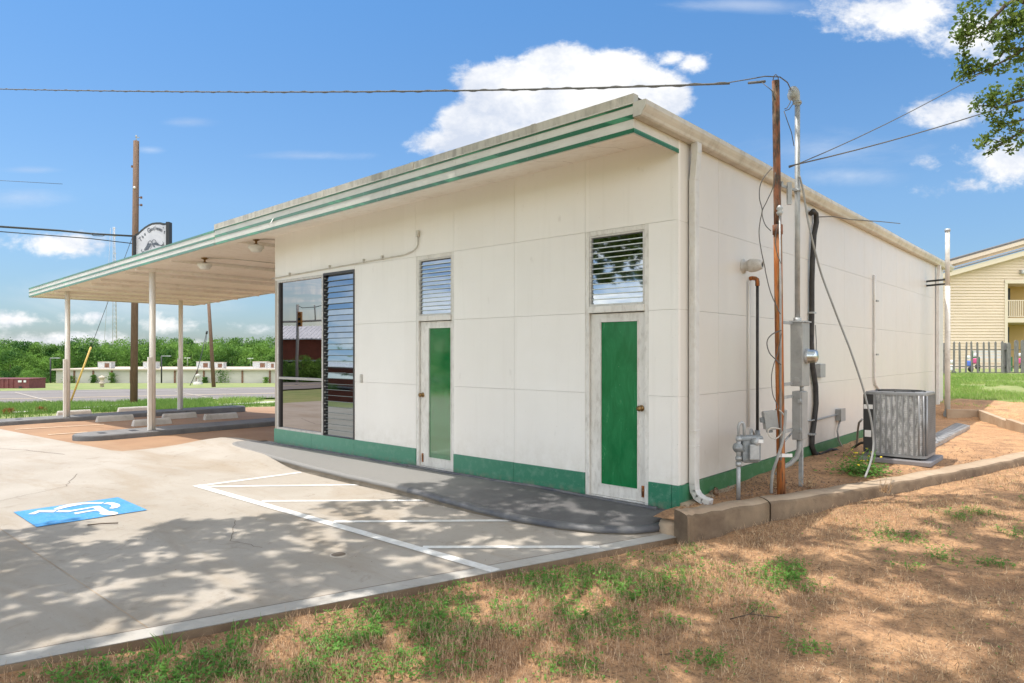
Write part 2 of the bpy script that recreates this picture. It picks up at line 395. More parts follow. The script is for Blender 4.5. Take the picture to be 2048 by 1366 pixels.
M['wood'] = mat('pole_wood', (.17, .10, .062), (.09, .055, .036), 6, rough=.9, bump=.6, bsc=30, c3=(.28, .20, .13), sc3=12, f3=.6, stretch=(6, 6, .5))
M['greywood'] = mat('fence_wood', (.25, .235, .215), (.15, .14, .13), 9, rough=.9, stretch=(3, 3, .6))
M['yellow'] = mat('yellow_guard', (.62, .40, .10), rough=.5)
def concrete(name, a, b, stain, sf=.5, sc1=.9, blk=0, bump=.25):
    m_ = bpy.data.materials.new(name); m_.use_nodes = True; t = NT(m_.node_tree); p = t.n['Principled BSDF']
    P = t.node('ShaderNodeNewGeometry').outputs['Position']
    c = t.mix(t.maprange(t.noise(P, sc1, 6, .6), .35, .65), a, b)
    st = t.noise(t.vmath('MULTIPLY', P, (.35, 1.3, 1)).outputs[0], 1.1, 6, .65, .5)
    c = t.mix(t.math('MULTIPLY', t.maprange(st, .5, .72), sf), c, stain)
    fine = t.noise(P, 38, 5, .7); c = t.mix(t.math('MULTIPLY', t.maprange(fine, .5, .8), .22), c, tuple(q*.6 for q in a))
    c = t.mix(t.math('MULTIPLY', t.maprange(t.noise(P, 5.5, 7, .72, .6), .56, .70), .35), c, tuple(q*.62 for q in stain))
    if blk:
        s2 = t.noise(P, 75, 2, .5); c = t.mix(t.maprange(s2, .735, .75, 0, blk), c, (.10, .08, .06))
    t.put(p.inputs['Base Color'], c); p.inputs['Roughness'].default_value = .85; p.inputs['Specular IOR Level'].default_value = .25
    bb = t.node('ShaderNodeBump'); bb.inputs['Strength'].default_value = bump; bb.inputs['Distance'].default_value = .008
    t.put(bb.inputs['Height'], t.noise(P, 55, 7, .7)); t.l.new(bb.outputs[0], p.inputs['Normal']); return m_
M['slab'] = concrete('concrete_slab', (.425, .38, .325), (.365, .32, .265), (.31, .24, .165), .7, .7, .6)
M['slabedge'] = concrete('concrete_edge', (.47, .445, .40), (.42, .39, .35), (.36, .31, .25), .4, 1.4, .3)
M['sand'] = concrete('orange_lot', (.35, .215, .125), (.285, .17, .10), (.38, .27, .175), .5, .9, 0, .3)
M['oldconc'] = concrete('old_curb_concrete', (.27, .195, .125), (.18, .125, .08), (.09, .06, .04), .85, 3, .5, .9)  # stained brown; the curb face's shade is put into this darker tone
M['oldconc_top'] = concrete('old_curb_top', (.48, .37, .26), (.38, .28, .19), (.28, .18, .11), .6, 3, .4, .6)  # lighter copy: the curb top's sunlight is put into the colour
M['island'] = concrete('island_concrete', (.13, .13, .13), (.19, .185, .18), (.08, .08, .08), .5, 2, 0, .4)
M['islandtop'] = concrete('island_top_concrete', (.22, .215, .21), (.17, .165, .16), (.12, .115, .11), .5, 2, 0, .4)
M['stop'] = concrete('wheel_stop_concrete', (.56, .53, .48), (.46, .43, .38), (.34, .30, .25), .5, 3, 0, .5)
def soilmat():
    m_ = bpy.data.materials.new('orange_soil'); m_.use_nodes = True; t = NT(m_.node_tree); p = t.n['Principled BSDF']
    P = t.node('ShaderNodeNewGeometry').outputs['Position']
    c = t.mix(t.maprange(t.noise(P, 1.3, 6, .6), .35, .65), (.60, .355, .185), (.46, .26, .135))
    c = t.mix(t.math('MULTIPLY', t.maprange(t.noise(P, 4.5, 7, .7), .46, .66), .7), c, (.21, .13, .08))
    c = t.mix(t.math('MULTIPLY', t.maprange(t.noise(P, 34, 7, .8), .48, .62), .8), c, (.17, .105, .065))
    c = t.mix(t.math('MULTIPLY', t.maprange(t.noise(t.vmath('MULTIPLY', P, (1.6, .8, 1)).outputs[0], 58, 4, .7), .60, .68), .8), c, (.62, .46, .31))
    t.put(p.inputs['Base Color'], c); p.inputs['Roughness'].default_value = .95; p.inputs['Specular IOR Level'].default_value = .15
    bb = t.node('ShaderNodeBump'); bb.inputs['Strength'].default_value = 1.; bb.inputs['Distance'].default_value = .02
    t.put(bb.inputs['Height'], t.noise(P, 26, 9, .75)); t.l.new(bb.outputs[0], p.inputs['Normal']); return m_
M['soil'] = soilmat()
M['asphalt'] = concrete('old_asphalt', (.205, .185, .17), (.175, .155, .145), (.24, .215, .195), .4, .25, 0, .2)
def walkmat():
    m_ = bpy.data.materials.new('walkway_coating'); m_.use_nodes = True; t = NT(m_.node_tree); p = t.n['Principled BSDF']
    P = t.node('ShaderNodeNewGeometry').outputs['Position']; x, y, z = t.xyz(P)
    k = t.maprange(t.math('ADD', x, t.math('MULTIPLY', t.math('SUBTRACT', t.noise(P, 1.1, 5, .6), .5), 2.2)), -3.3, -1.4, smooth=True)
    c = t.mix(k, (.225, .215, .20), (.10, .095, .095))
    c = t.mix(t.math('MULTIPLY', t.maprange(t.noise(P, 4, 6, .7), .48, .72), .45), c, (.22, .21, .2))
    t.put(p.inputs['Base Color'], c); p.inputs['Roughness'].default_value = .7
    b = t.node('ShaderNodeBump'); b.inputs['Strength'].default_value = .35; b.inputs['Distance'].default_value = .008
    t.put(b.inputs['Height'], t.noise(P, 45, 7, .7)); t.l.new(b.outputs[0], p.inputs['Normal']); return m_
M['walk'] = walkmat()
M['walkedge'] = mat('walkway_rolled_edge', (.075, .078, .09), (.15, .145, .14), 5, rough=.55, bump=.4, bsc=30)
M['walkface'] = concrete('walkway_face', (.28, .24, .19), (.20, .17, .13), (.12, .1, .08), .6, 5, .5, 1.)
M['paint'] = mat('white_road_paint', (.80, .79, .76), (.68, .65, .60), 7, rough=.7, bump=.2, bsc=55, c3=(.55, .49, .41), sc3=30, f3=.55)
M['oldpaint'] = mat('faded_road_paint', (.62, .50, .38), (.55, .40, .26), 5, rough=.8)
M['roadyellow'] = mat('faded_yellow_paint', (.52, .40, .24), rough=.8)
M['roadwhite'] = mat('faded_white_paint', (.50, .47, .43), rough=.8)
M['blue'] = mat('blue_road_paint', (.045, .25, .54), (.06, .30, .60), 6, rough=.6, bump=.2, bsc=55, c3=(.30, .38, .44), sc3=34, f3=.6)
M['grassbase'] = mat('grass_ground', (.13, .19, .045), (.24, .26, .09), .35, rough=1, bump=.5, bsc=12, c3=(.36, .30, .16), sc3=1.2, f3=.7)
M['leafwood'] = leafmat('wood_leaves', (.03, .10, .016), (.19, .34, .06), .22, .35, .40, .60)
M['leaftree'] = leafmat('oak_leaves', (.08, .15, .03), (.24, .31, .07), 5, .5)
M['bark'] = mat('bark', (.12, .085, .06), (.07, .05, .035), 8, rough=.95, bump=.6, bsc=25)
M['siding'] = mat('beige_siding', (.72, .58, .43), (.66, .53, .39), .5, rough=.6)
M['trim'] = mat('beige_trim', (.70, .59, .45), rough=.55)
M['shingle'] = mat('grey_shingle', (.12, .115, .11), (.18, .17, .16), 8, rough=.95)
M['white'] = mat('plain_white', (.72, .71, .68), rough=.5)
M['dark'] = mat('plain_dark', (.02, .02, .022), rough=.5)
M['warmint'] = mat('tan_breezeway', (.55, .36, .14), rough=.7)
M['colpaint'] = mat('column_paint', (.80, .76, .69), (.74, .69, .61), 6, rough=.5, c3=(.5, .4, .28), sc3=14, f3=.2, stretch=(3, 3, .5))
M['dump'] = mat('maroon_dumpster', (.20, .055, .055), (.15, .04, .045), 3, rough=.6, c3=(.28, .1, .08), sc3=8, f3=.5)
M['storage'] = mat('pale_metal_wall', (.52, .50, .44), (.44, .42, .36), .3, rough=.6, stretch=(1, 1, 2))
M['storageroof'] = mat('tan_roof_edge', (.50, .42, .33), rough=.7)
M['brick'] = mat('red_brick', (.22, .065, .04), (.16, .05, .03), 1.2, rough=.9)
M['whiteroof'] = mat('white_metal_roof', (.66, .68, .72), (.56, .58, .62), 1.0, rough=.4, stretch=(1, 1, .2))
M['signyellow'] = mat('signal_housing', (.38, .17, .03), rough=.5)
M['pink'] = mat('pink_plastic', (.7, .1, .25), rough=.4)
M['bluetoy'] = mat('blue_plastic', (.1, .18, .6), rough=.4)
M['greenmetal'] = mat('green_metal', (.03, .14, .05), rough=.5)
M['signface'] = mat('sign_face', (.60, .60, .62), (.50, .50, .53), 3, rough=.4)
M['signink'] = mat('sign_ink', (.05, .06, .08), (.14, .16, .19), 30, rough=.5)
#BODY
# ------------------------------------------------------------------ terrain
def ss(a, b, x):
    q = np.clip((np.asarray(x, float)-a)/(b-a), 0, 1); return q*q*(3-2*q)
HK = ([0, 18, 22, 30, 63, 66, 110, 150, 5000], [-.22, -.22, -.30, -.72, -1.57, -1.7, -3.2, -4.0, -4.0])
RK = ([-30, -2, 0, 2, 6, 10, 11.7, 12.1, 16, 23, 27, 4000], [-.17, -.17, -.06, .02, .04, .08, .10, .27, .45, .81, .85, .85])
def slab_right(y): return .3+(np.asarray(y, float)+.39)*.317
def lotz(x): return -.12-.013*np.maximum(0, -9-np.asarray(x, float))
def Rz(x, y):
    x = np.asarray(x, float); y = np.asarray(y, float)
    r = np.interp(y, *RK); k = ss(.02, .7-.45*ss(-1.6, -.6, y), x-slab_right(np.minimum(y, 1)))
    lo = np.minimum(r, -.17)
    near = lo*(1-k)+r*k
    return np.where(y < 3, near, r)
def ground(x, y):
    x = np.asarray(x, float); y = np.asarray(y, float)
    dx = x-CAM[0]; dy = y-CAM[1]
    t = dx*FW[0]+dy*FW[1]; s = dx*RT[0]+dy*RT[1]
    d = np.maximum(t, .8*np.hypot(dx, dy))
    L = lotz(x)*(1-ss(18, 22, d))+np.interp(d, *HK)*ss(18, 22, d)
    az = np.arctan2(s, t)
    k = ss(-.25, .5, az)*(1-ss(2.3, 2.9, az))
    return L*(1-k)+Rz(x, y)*k
def G(px, py):           # where the sight line through a pixel meets the ground
    d = ray(px, py); t = 3.
    while t < 400:
        p = (CAM[0]+t*d[0], CAM[1]+t*d[1], CAM[2]+t*d[2])
        if p[2] <= float(ground(p[0], p[1])): break
        t *= 1.002
    return Vector((p[0], p[1], float(ground(p[0], p[1]))))

rings = [1.5]
while rings[-1] < 3500: rings.append(rings[-1]*1.036+.05)
NA = 300; rr = np.array(rings); aa = np.linspace(0, 2*math.pi, NA, endpoint=False)
X = CAM[0]+rr[:, None]*np.cos(aa); Y_ = CAM[1]+rr[:, None]*np.sin(aa)
Z = ground(X, Y_)
d_ = np.maximum((X-CAM[0])*FW[0]+(Y_-CAM[1])*FW[1], .8*np.hypot(X-CAM[0], Y_-CAM[1]))
Z = Z-.04-.3*(1-ss(12, 17, d_))-.06*ss(25, 40, d_)
inb = (X > -9) & (X < 15) & (Y_ > -14) & (Y_ < 14.3); Z = np.where(inb, np.minimum(Z, -.45), Z)
V = np.stack([X, Y_, Z], -1).reshape(-1, 3); V = np.vstack([V, [[CAM[0], CAM[1], -.5]]])
i = np.arange(len(rr)-1)[:, None]*NA; j = np.arange(NA)[None]; jn = (j+1) % NA
F = np.stack([i+j, i+jn, i+NA+jn, i+NA+j], -1).reshape(-1, 4)
g_ = link('ground', np_mesh('ground', V, F, M['grassbase'], True)); tag(g_, kind='structure')

def sheet(name, xs, ylo, yhi, ny, zf, m_, skirt=.25):     # a sheet over columns x with its own lower and upper edge
    xs = np.asarray(xs); V = []; n = len(xs)
    tt = np.linspace(0, 1, ny)
    for x in xs:
        a, b = ylo(x), yhi(x)
        for q in tt:
            y = a+(b-a)*q; V.append((x, y, float(zf(x, y))))
    F = [(i*ny+j, (i+1)*ny+j, (i+1)*ny+j+1, i*ny+j+1) for i in range(n-1) for j in range(ny-1)]
    mb = MB(); mb.add(V, F, True)
    if skirt:
        rim = [i*ny for i in range(n)]+[(n-1)*ny+j for j in range(1, ny)]+[i*ny+ny-1 for i in range(n-2, -1, -1)]+[j for j in range(ny-2, 0, -1)]
        vs = [V[k] for k in rim]; k = len(vs); lowv = [(p[0], p[1], p[2]-skirt) for p in vs]; mb.cur = 1
        mb.add(vs+lowv, [(q, (q+k), (q+1) % k+k, (q+1) % k) for q in range(k)], False)
    return mb
# soil at the right and in front
def soil_z(x, y):
    b = .012*math.sin(3.1*x+1.3*y)*math.sin(2.3*y-.7*x)+.008*math.sin(9*x+2)*math.sin(8*y+1)
    return Rz(x, y)+b
mb = sheet('soil', np.linspace(-2.2, 14, 110), lambda x: -13., lambda x: 14.6, 170, soil_z, None, 0)
s_ = mb.build('soil', M['soil'], base=(0, 0, 0)); tag(s_, kind='structure')
# orange lot under the canopy
def lot_hi(x): return 14.
xsl = np.linspace(-26, -7.6, 60)
def lot_top(x):
    return 16.
mb = sheet('lot', xsl, lambda x: max(-3.2, -2.9), lambda x: 15, 60, lambda x, y: float(ground(x, y))-.012 if x < -9.5 else float(lotz(x))-.012, None, 0)
# trim to the verge line
pA = G(0, 840); pB = G(560, 812)
dn = Vector((pB.y-pA.y, -(pB.x-pA.x)))
keepf = []
for f in mb.f:
    cx_ = sum(mb.v[k][0] for k in f)/4; cy_ = sum(mb.v[k][1] for k in f)/4
    side = (cx_-pA.x)*(pB.y-pA.y)-(cy_-pA.y)*(pB.x-pA.x)
    if side > -1.5: keepf.append(f)
mb.f = keepf; mb.mi = [0]*len(keepf); mb.sm = [True]*len(keepf)
# slide the rim vertices onto the line
L2 = (pB-pA).to_2d(); ln = L2.length; nn = Vector((L2.y, -L2.x))/ln
for k, p in enumerate(mb.v):
    s = (p[0]-pA.x)*nn.x+(p[1]-pA.y)*nn.y
    if s < .1:
        q = (p[0]-nn.x*(s-.1*math.sin(p[0]*7)), p[1]-nn.y*(s-.1*math.sin(p[0]*7)))
        mb.v[k] = (q[0], q[1], float(ground(q[0], q[1]))-.012)
l_ = mb.build('lot', M['sand'], base=(0, 0, 0)); tag(l_, kind='structure')

# concrete parking slab with its ramp up to the walkway
def smo(a, b, x): return float(ss(a, b, x))
def ramp(x, y):
    ax, ay, bx, by = -9.0, -.1, -6.9, -.55
    k = max(0, min(1, ((x-ax)*(bx-ax)+(y-ay)*(by-ay))/((bx-ax)**2+(by-ay)**2)))
    d = math.hypot(x-ax-k*(bx-ax), y-ay-k*(by-ay)); return .112*(1-smo(.25, 1.35, d))
def slab_z(x, y): return float(lotz(x))+ramp(x, y)+.004+(-.0)*x
ytk = ([-19.5, -16.4, -12, -9.9, -9.62, -9.58, -9.5, -9.35, -9.0, -7.7, -7.6, -.05, .1, .3], [-2.35, -2.21, -2.03, -1.93, -1.85, -1.3, -.6, -.25, -.08, -.02, -.10, -.10, -.2, -.39])
def slab_hi(x): return float(np.interp(x, *ytk))
def slab_lo(x): return max(-13., -.39+(x-.3)/.317) if x > -3.68 else -13.
xs = sorted(set(list(np.linspace(-19.5, -9.9, 25))+[-9.75, -9.62, -9.6, -9.58, -9.54, -9.5, -9.43]+list(np.linspace(-9.35, -6, 30))+list(np.linspace(-5.9, .3, 40))))
mb = sheet('slab', xs, slab_lo, slab_hi, 60, slab_z, None, .22)
slab = mb.build('parking_slab', [M['slab'], M['oldconc']], base=(0, 0, 0)); tag(slab, kind='structure')
def lift(pts, h=.004): return [(p[0], p[1], slab_z(p[0], p[1])+h) for p in pts]
def ribbon(mb, a, b, wd, h=.005, n=14, zf=slab_z, w2=None):
    a = Vector(a); b = Vector(b); d = (b-a).normalized(); nrm = Vector((-d.y, d.x)); vs = []; w2 = w2 or wd
    for i in range(n+1):
        p = a.lerp(b, i/n); ww = (wd+(w2-wd)*i/n)/2
        for s in (-1, 1):
            q = p+nrm*s*ww; vs.append((q.x, q.y, zf(q.x, q.y)+h))
    mb.add(vs, [(2*i, 2*i+2, 2*i+3, 2*i+1) for i in range(n)])
# tooled margin along the slab's outer edge
mb = MB(); ribbon(mb, (slab_right(-12.5)-.08, -12.5), (slab_right(-.5)-.085, -.5), .15, .004, 60, w2=.16)
e_ = mb.build('slab_margin', M['slabedge'], slab)
mb = MB(); ribbon(mb, (slab_right(-12.5)-.165, -12.5), (slab_right(-.6)-.175, -.6), .008, .0045, 60)
mb.build('slab_joint', M['crack'], slab)
mb = MB(); ribbon(mb, (-15, -4.62), (-1.0, -4.55), .006, .0035, 40)
mb.build('slab_joint', M['oldconc_top'], slab)
for si, (a, b, wd) in enumerate((((-5.52, -2.37), (-.33, -2.33), .105), ((-5.47, -2.42), (-5.37, -.97), .09), ((-5.36, -2.33), (-3.95, -.92), .078), ((-4.03, -2.28), (-2.59, -.95), .078), ((-2.60, -2.28), (-1.16, -.93), .078), ((-1.25, -2.28), (-.10, -1.25), .078))):
    mb = MB(); ribbon(mb, a, b, wd, .0052-.0007*(si > 0)-.0003*(si == 1), 30); mb.build('painted_stripe', M['paint'], slab)
# accessible parking symbol
mb = MB(); Bq = [(-5.49, -4.305), (-4.565, -4.32), (-4.53, -3.325), (-5.47, -3.30)]
vs = []; n = 8
for i in range(n+1):
    for j in range(n+1):
        a = Vector(Bq[0]).lerp(Vector(Bq[1]), i/n); b = Vector(Bq[3]).lerp(Vector(Bq[2]), i/n); p = a.lerp(b, j/n); vs.append((p.x, p.y, slab_z(p.x, p.y)+.007))
mb.add(vs, [(i*(n+1)+j, (i+1)*(n+1)+j, (i+1)*(n+1)+j+1, i*(n+1)+j+1) for i in range(n) for j in range(n)])
isa = mb.build('accessible_parking_sign', M['blue'], slab)
mb = MB()
Q7 = lambda x, y: atZ(20+x/7.314, 985+y/7.314, -.116+.0115)
for P_ in ([(630, 245), (720, 205), (860, 170), (1040, 150), (1200, 141), (1375, 140), (1345, 163), (1200, 163), (1060, 173), (900, 201), (790, 226), (710, 249)],
           [(268, 314), (420, 257), (687, 254), (635, 289), (430, 286), (362, 317)],
           [(663, 285), (720, 258), (900, 257), (1080, 228), (1270, 196), (1312, 197), (1377, 233), (1290, 246), (1250, 244), (1215, 222), (1040, 252), (850, 286)],
           [(930, 297), (1100, 270), (1255, 249), (1290, 250), (1380, 236), (1458, 275), (1330, 287), (1268, 262), (1100, 290), (962, 317)],
           [(1358, 166), (1420, 144), (1520, 147), (1600, 169), (1614, 195), (1570, 222), (1500, 234), (1447, 231), (1488, 206), (1480, 181), (1420, 168)],
           [(1445+138*math.cos(R(q)), 302+28*math.sin(R(q))) for q in range(0, 360, 18)]):
    V_ = [Q7(*p) for p in P_]; mb.add(V_, [tuple(range(len(V_)))[::-1]])
s2 = mb.build('wheelchair_symbol', M['paint'], isa)
def crack(pts, wd, h=.0035):
    mb = MB(); P_ = []
    for a, b in zip(pts[:-1], pts[1:]):
        for k in range(8): q = Vector(a).lerp(Vector(b), k/8); P_.append((q.x+random.uniform(-.02, .02), q.y+random.uniform(-.02, .02)))
    for a, b in zip(P_[:-1], P_[1:]): ribbon(mb, a, b, wd, h, 1)
    mb.build('hairline_crack', M['crack'], slab)
crack([(-7.6, -3.1), (-6.7, -3.5), (-6.2, -4.4), (-6.4, -5.6)], .006); crack([(-3.4, -2.9), (-2.7, -3.3), (-2.2, -3.2)], .005); crack([(-13, -3.6), (-11.2, -2.9), (-9.8, -2.6)], .012)
# cleanout cap let into the slab
p = atZ(677, 1110, -.116); t = thing('cleanout_cap', (p.x, p.y, slab_z(p.x, p.y)), 'small round rusty cleanout cover set flush in the shaded concrete', 'cover')
mb = MB(); mb.lathe(BASE[t.name], (0, 0, 1), [(.0, .008), (.055, .008), (.058, .006), (.06, .002)], 24); mb.build('lid', M['cap'], t)
mb = MB(); mb.lathe(BASE[t.name], (0, 0, 1), [(.06, .006), (.07, .006), (.072, .0)], 24); mb.build('rim', M['joint'], t)

# walkway along the front wall
wk = [(-8.15, -.05), (-8.5, -.25), (-8.45, -.48), (-8.0, -.66), (-7.2, -.74), (-6.07, -.86), (-4.8, -.97), (-4.0, -.98), (-3.3, -.99), (-2.62, -1.03), (-1.99, -1.08), (-1.43, -1.09), (-.82, -1.04), (-.42, -.92), (-.12, -.74), (.03, -.5), (.04, -.28), (-.02, -.02)]
def rimz(x): return float(np.interp(x, [-6, -3, -1.2], [0, -.012, -.055]))
def dense(pts, k):
    o = []
    for a, b in zip(pts[:-1], pts[1:]):
        for i in range(k): o.append((a[0]+(b[0]-a[0])*i/k, a[1]+(b[1]-a[1])*i/k))
    o.append(pts[-1]); return o
def smooth2(pts, it=2):
    for _ in range(it):
        q = [pts[0]]
        for i in range(1, len(pts)-1): q.append(((pts[i-1][0]+2*pts[i][0]+pts[i+1][0])/4, (pts[i-1][1]+2*pts[i][1]+pts[i+1][1])/4))
        q.append(pts[-1]); pts = q
    return pts
wkd = smooth2(dense(wk, 4), 6)
walk = thing('walkway', (-4, -.5, -.12), None, None, kind='structure')
prof = [(0, 0.0), (-.0, 0.0), (.012, -.006), (.022, -.018), (.026, -.035), (.02, -.05)]
mb = MB(); n = len(wkd); inner = []
cen = (-4, -.1)
nr = []
for i in range(n):
    a = Vector(wkd[max(i-1, 0)]); b = Vector(wkd[min(i+1, n-1)]); d = (b-a).normalized(); nr.append(Vector((-d.y, d.x))*-1)
for k_ in range(n):
    if nr[k_].dot(Vector(wkd[k_])-Vector(cen)) < 0: nr[k_] *= -1
# top: strip from the wall to just inside the edge
vs = []; m_n = 8
for i in range(n):
    e = Vector(wkd[i])-nr[i]*.07; wx = min(max(e.x, -8.2), .05)
    for j in range(m_n): q = Vector((wx, .05)).lerp(e, j/(m_n-1)); vs.append((q.x, q.y, rimz(e.x)*(j/(m_n-1))**1.6))
mb.add(vs, [(i*m_n+j, i*m_n+j+1, (i+1)*m_n+j+1, (i+1)*m_n+j) for i in range(n-1) for j in range(m_n-1)], True)
mb.build('walk_surface', M['walk'], walk)
def rolled(name, prof, m_, i0=0, i1=None, low=False):
    mb = MB(); vs = []; i1 = n if i1 is None else i1
    for i in range(i0, i1):
        for o, z in prof:
            q = Vector(wkd[i])+nr[i]*(o+.006*math.sin(i*1.7)*(z < -.03)); vs.append((q.x, q.y, z+(rimz(wkd[i][0]) if z > -.2 else 0)))
    k = len(prof); mb.add(vs, [(i*k+j, i*k+j+1, (i+1)*k+j+1, (i+1)*k+j) for i in range(i1-i0-1) for j in range(k-1)], True); mb.build(name, m_, walk)
isp = next(i for i in range(n) if wkd[i][0] > -3.0)
prr = [(-.072, -.002), (-.06, .003), (-.03, .006), (.0, .001), (.02, -.012), (.028, -.03), (.02, -.048)]
rolled('concrete_edge', prr, M['walk'], 0, isp+1); rolled('rolled_edge', prr, M['walkedge'], isp)
rolled('walk_face', [(.02, -.045), (.0, -.055), (.012, -.09), (.004, -.14), (.01, -.3)], M['walkface'])
mb = MB(); pts = [(x, -.055+.018*math.sin(x*2.2)+.01*math.sin(x*6), .006+.004*math.sin(x*3)) for x in np.linspace(-4.2, -.2, 60)]
mb.tube(pts, .022, 6); mb.build('tar_bead', M['walkedge'], walk)
mb = MB(); pts = [(x, -.06+.02*math.sin(x*1.9)+.01*math.sin(x*7), .004) for x in np.linspace(-7.8, -4.1, 60)]
mb.tube(pts, .020, 6); mb.build('tar_bead', M['walkedge'], walk)

# road beyond the verge
def line(p, q): 
    d = (q-p).to_2d().normalized(); return p.to_2d(), d
n0, nd = line(G(0, 809), G(320, 803.5)); f0, fd = line(G(0, 782), G(320, 775.5))
fd = nd = (nd+fd).normalized()
def roadmb(o0, o1, s0, s1, h, ns=160, nw=10):      # o = offset across, s = along
    mb = MB(); vs = []; per = Vector((nd.y, -nd.x)); per = per if per.dot(Vector(FW)) > 0 else -per
    for i in range(ns+1):
        for j in range(nw+1):
            q = n0+nd*(s0+(s1-s0)*i/ns)+per*(o0+(o1-o0)*j/nw); vs.append((q.x, q.y, float(ground(q.x, q.y))+h))
    mb.add(vs, [(i*(nw+1)+j, (i+1)*(nw+1)+j, (i+1)*(nw+1)+j+1, i*(nw+1)+j+1) for i in range(ns) for j in range(nw)], True); return mb
per = Vector((nd.y, -nd.x)); per = per if per.dot(Vector(FW)) > 0 else -per
W_ = (f0-n0).dot(per)
road = roadmb(0, W_, -140, 160, .0, 200, 24).build('road', M['asphalt'], base=(0, 0, 0)); tag(road, kind='structure')
def lineof(px, py): 
    q = G(px, py).to_2d(); return (q-n0).dot(per)
oy = lineof(228, 794); ow = lineof(228, 782.5)
roadmb(oy-.12, oy+.12, -100, 120, .016, 160, 1).build('road_stripe', M['roadyellow'], road)
roadmb(oy+.42, oy+.66, -100, 120, .016, 160, 1).build('road_stripe', M['roadyellow'], road)
roadmb(ow-.2, ow+.1, -100, 120, .016, 160, 1).build('road_stripe', M['roadwhite'], road)
oz = lineof(520, 787)
roadmb(oz-.1, oz+.1, 8, 60, .016, 60, 1).build('road_stripe', M['roadwhite'], road)
for pa, pb in (((30, 785), (112, 806)), ((112, 806), (130, 812)), ((350, 783), (440, 800)), ((420, 776), (470, 780))):
    a = G(*pa); b = G(*pb); mb = MB(); ribbon(mb, a.to_2d(), b.to_2d(), .12, .02, 20, lambda x, y: float(ground(x, y))); mb.build('road_crack', M['joint'], road)
# broken kerb pieces in the verge
def strip_of(name, pts, wd, m_, h=.02, zf=None):
    mb = MB()
    for a, b in zip(pts[:-1], pts[1:]): ribbon(mb, a.to_2d(), b.to_2d(), wd, h, 8, lambda x, y: float(ground(x, y)))
    return mb.build(name, m_, road)
strip_of('kerb_apron', [G(150, 817.5), G(262, 810.5)], .9, M['stop'], .04)
strip_of('kerb_apron', [G(25, 826), G(100, 822)], .5, M['stop'], .03)
strip_of('kerb_apron', [G(440, 810.5), G(620, 801)], .8, M['stop'], .04)
# lot markings
for pa, pb in (((30, 859), (208, 849)), ((96, 869.5), (175, 864)), ((300, 862), (330, 860))):
    a = G(*pa); b = G(*pb); mb = MB(); ribbon(mb, a.to_2d(), b.to_2d(), .09, .012, 20, lambda x, y: float(ground(x, y))-.008); mb.build('faded_stripe', M['oldpaint'], l_)

# ------------------------------------------------------------------ the white panel building
bld = thing('panel_building', (-4, 6, 0), 'low flat-roofed white panel building with green striped fascia and attached canopy', 'building')
WX0, WY1 = -7.81, 14.15
XD1, XD2 = (-4.01, -3.25), (-1.14, -.34)
g = .0014
def panel_x(mb, x0, x1, z0, z1, y=0): mb.box((x0+g, y, z0+g), (x1-g, y+.03, z1-g))
mb = MB(); TOP = 3.84
tops = [-7.81, -6.63, -5.45, -4.02, -3.25, -2.19, -1.14, -.07]
for a, b in zip(tops[:-1], tops[1:]): panel_x(mb, a, b, 2.85 if b <= -5.4 else 2.92, TOP)
for a, b in ((-5.45, -4.01), (-3.25, -2.19), (-2.19, -1.14), (-.34, -.07), (-.07, 0)):
    for z0, z1 in ((.25, 1.14), (1.14, 2.02), (2.02, 2.92)): panel_x(mb, a, b, z0, z1, 0 if b < 0 else -.004)
panel_x(mb, -.07, 0, 2.92, TOP, -.004)
mb.build('front_wall', M['wall'], bld)
mb = MB()
for a, b in ((WX0, -7.73),): mb.box((a, 0, .25), (b, .1, 2.85))
mb.box((-4.02, .031, 2.92), (-.07, .15, TOP)); mb.box((WX0, .031, 2.86), (-4.0, .15, TOP))
for a, b in ((-5.45, -4.01), (-3.25, -1.14), (-.34, -.001)): mb.box((a, .031, .0), (b, .15, 2.92))
mb.build('wall_backing', M['joint'], bld)
mb = MB(); ys = [0]+[1.17*k-.25 for k in range(1, 13)]+[WY1]
for a, b in zip(ys[:-1], ys[1:]):
    for z0, z1 in ((.25, 1.14), (1.14, 2.02), (2.02, 2.91), (2.91, TOP)): mb.box((-.03, a+g, z0+g), (.0, b-g, z1-g))
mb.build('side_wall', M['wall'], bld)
mb = MB(); mb.box((-.15, .032, -.1), (-.031, WY1, TOP)); mb.box((WX0, WY1-.15, -.1), (-.16, WY1, TOP)); mb.box((WX0, .2, 2.86), (WX0+.15, WY1-.16, TOP)); mb.box((WX0, 3.9, -.1), (WX0+.15, WY1-.16, 2.85)); mb.box((WX0, .2, -.1), (WX0+.15, 3.89, .25))
mb.build('rear_walls', M['wall'], bld)
mb = MB(); mb.box((WX0+.04, .2, .26), (WX0+.06, 3.88, 2.84)); mb.build('storefront_glass', M['film'], bld)
mb = MB()
for k in range(5): mb.box((WX0-.01, .1+k*.93, .26), (WX0+.1, .16+k*.93, 2.84))
mb.build('storefront_frame', M['greyframe'], bld)
mb = MB()
for a, b in ((WX0-.012, -6.63), (-6.63, -5.45), (-5.45, -4.01), (-3.25, -2.19), (-2.19, -1.14), (-.34, -.07), (-.07, .012)): mb.box((a+.002, -.014, -.06), (b-.002, .05, .25))
mb.box((-.03, .051, -.12), (.012, WY1, .245))
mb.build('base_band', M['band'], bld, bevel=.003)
mb = MB()
for k in range(24):
    y0 = .02+k*.5; mb.extr([(.0, y0, -.1), (.10+.05*random.random(), y0, -.1), (.06+.05*random.random(), y0, .045+.03*random.random()), (.0, y0, .075)], (0, .5, 0))
ft = mb.build('footing', M['oldconc_top'], bld)

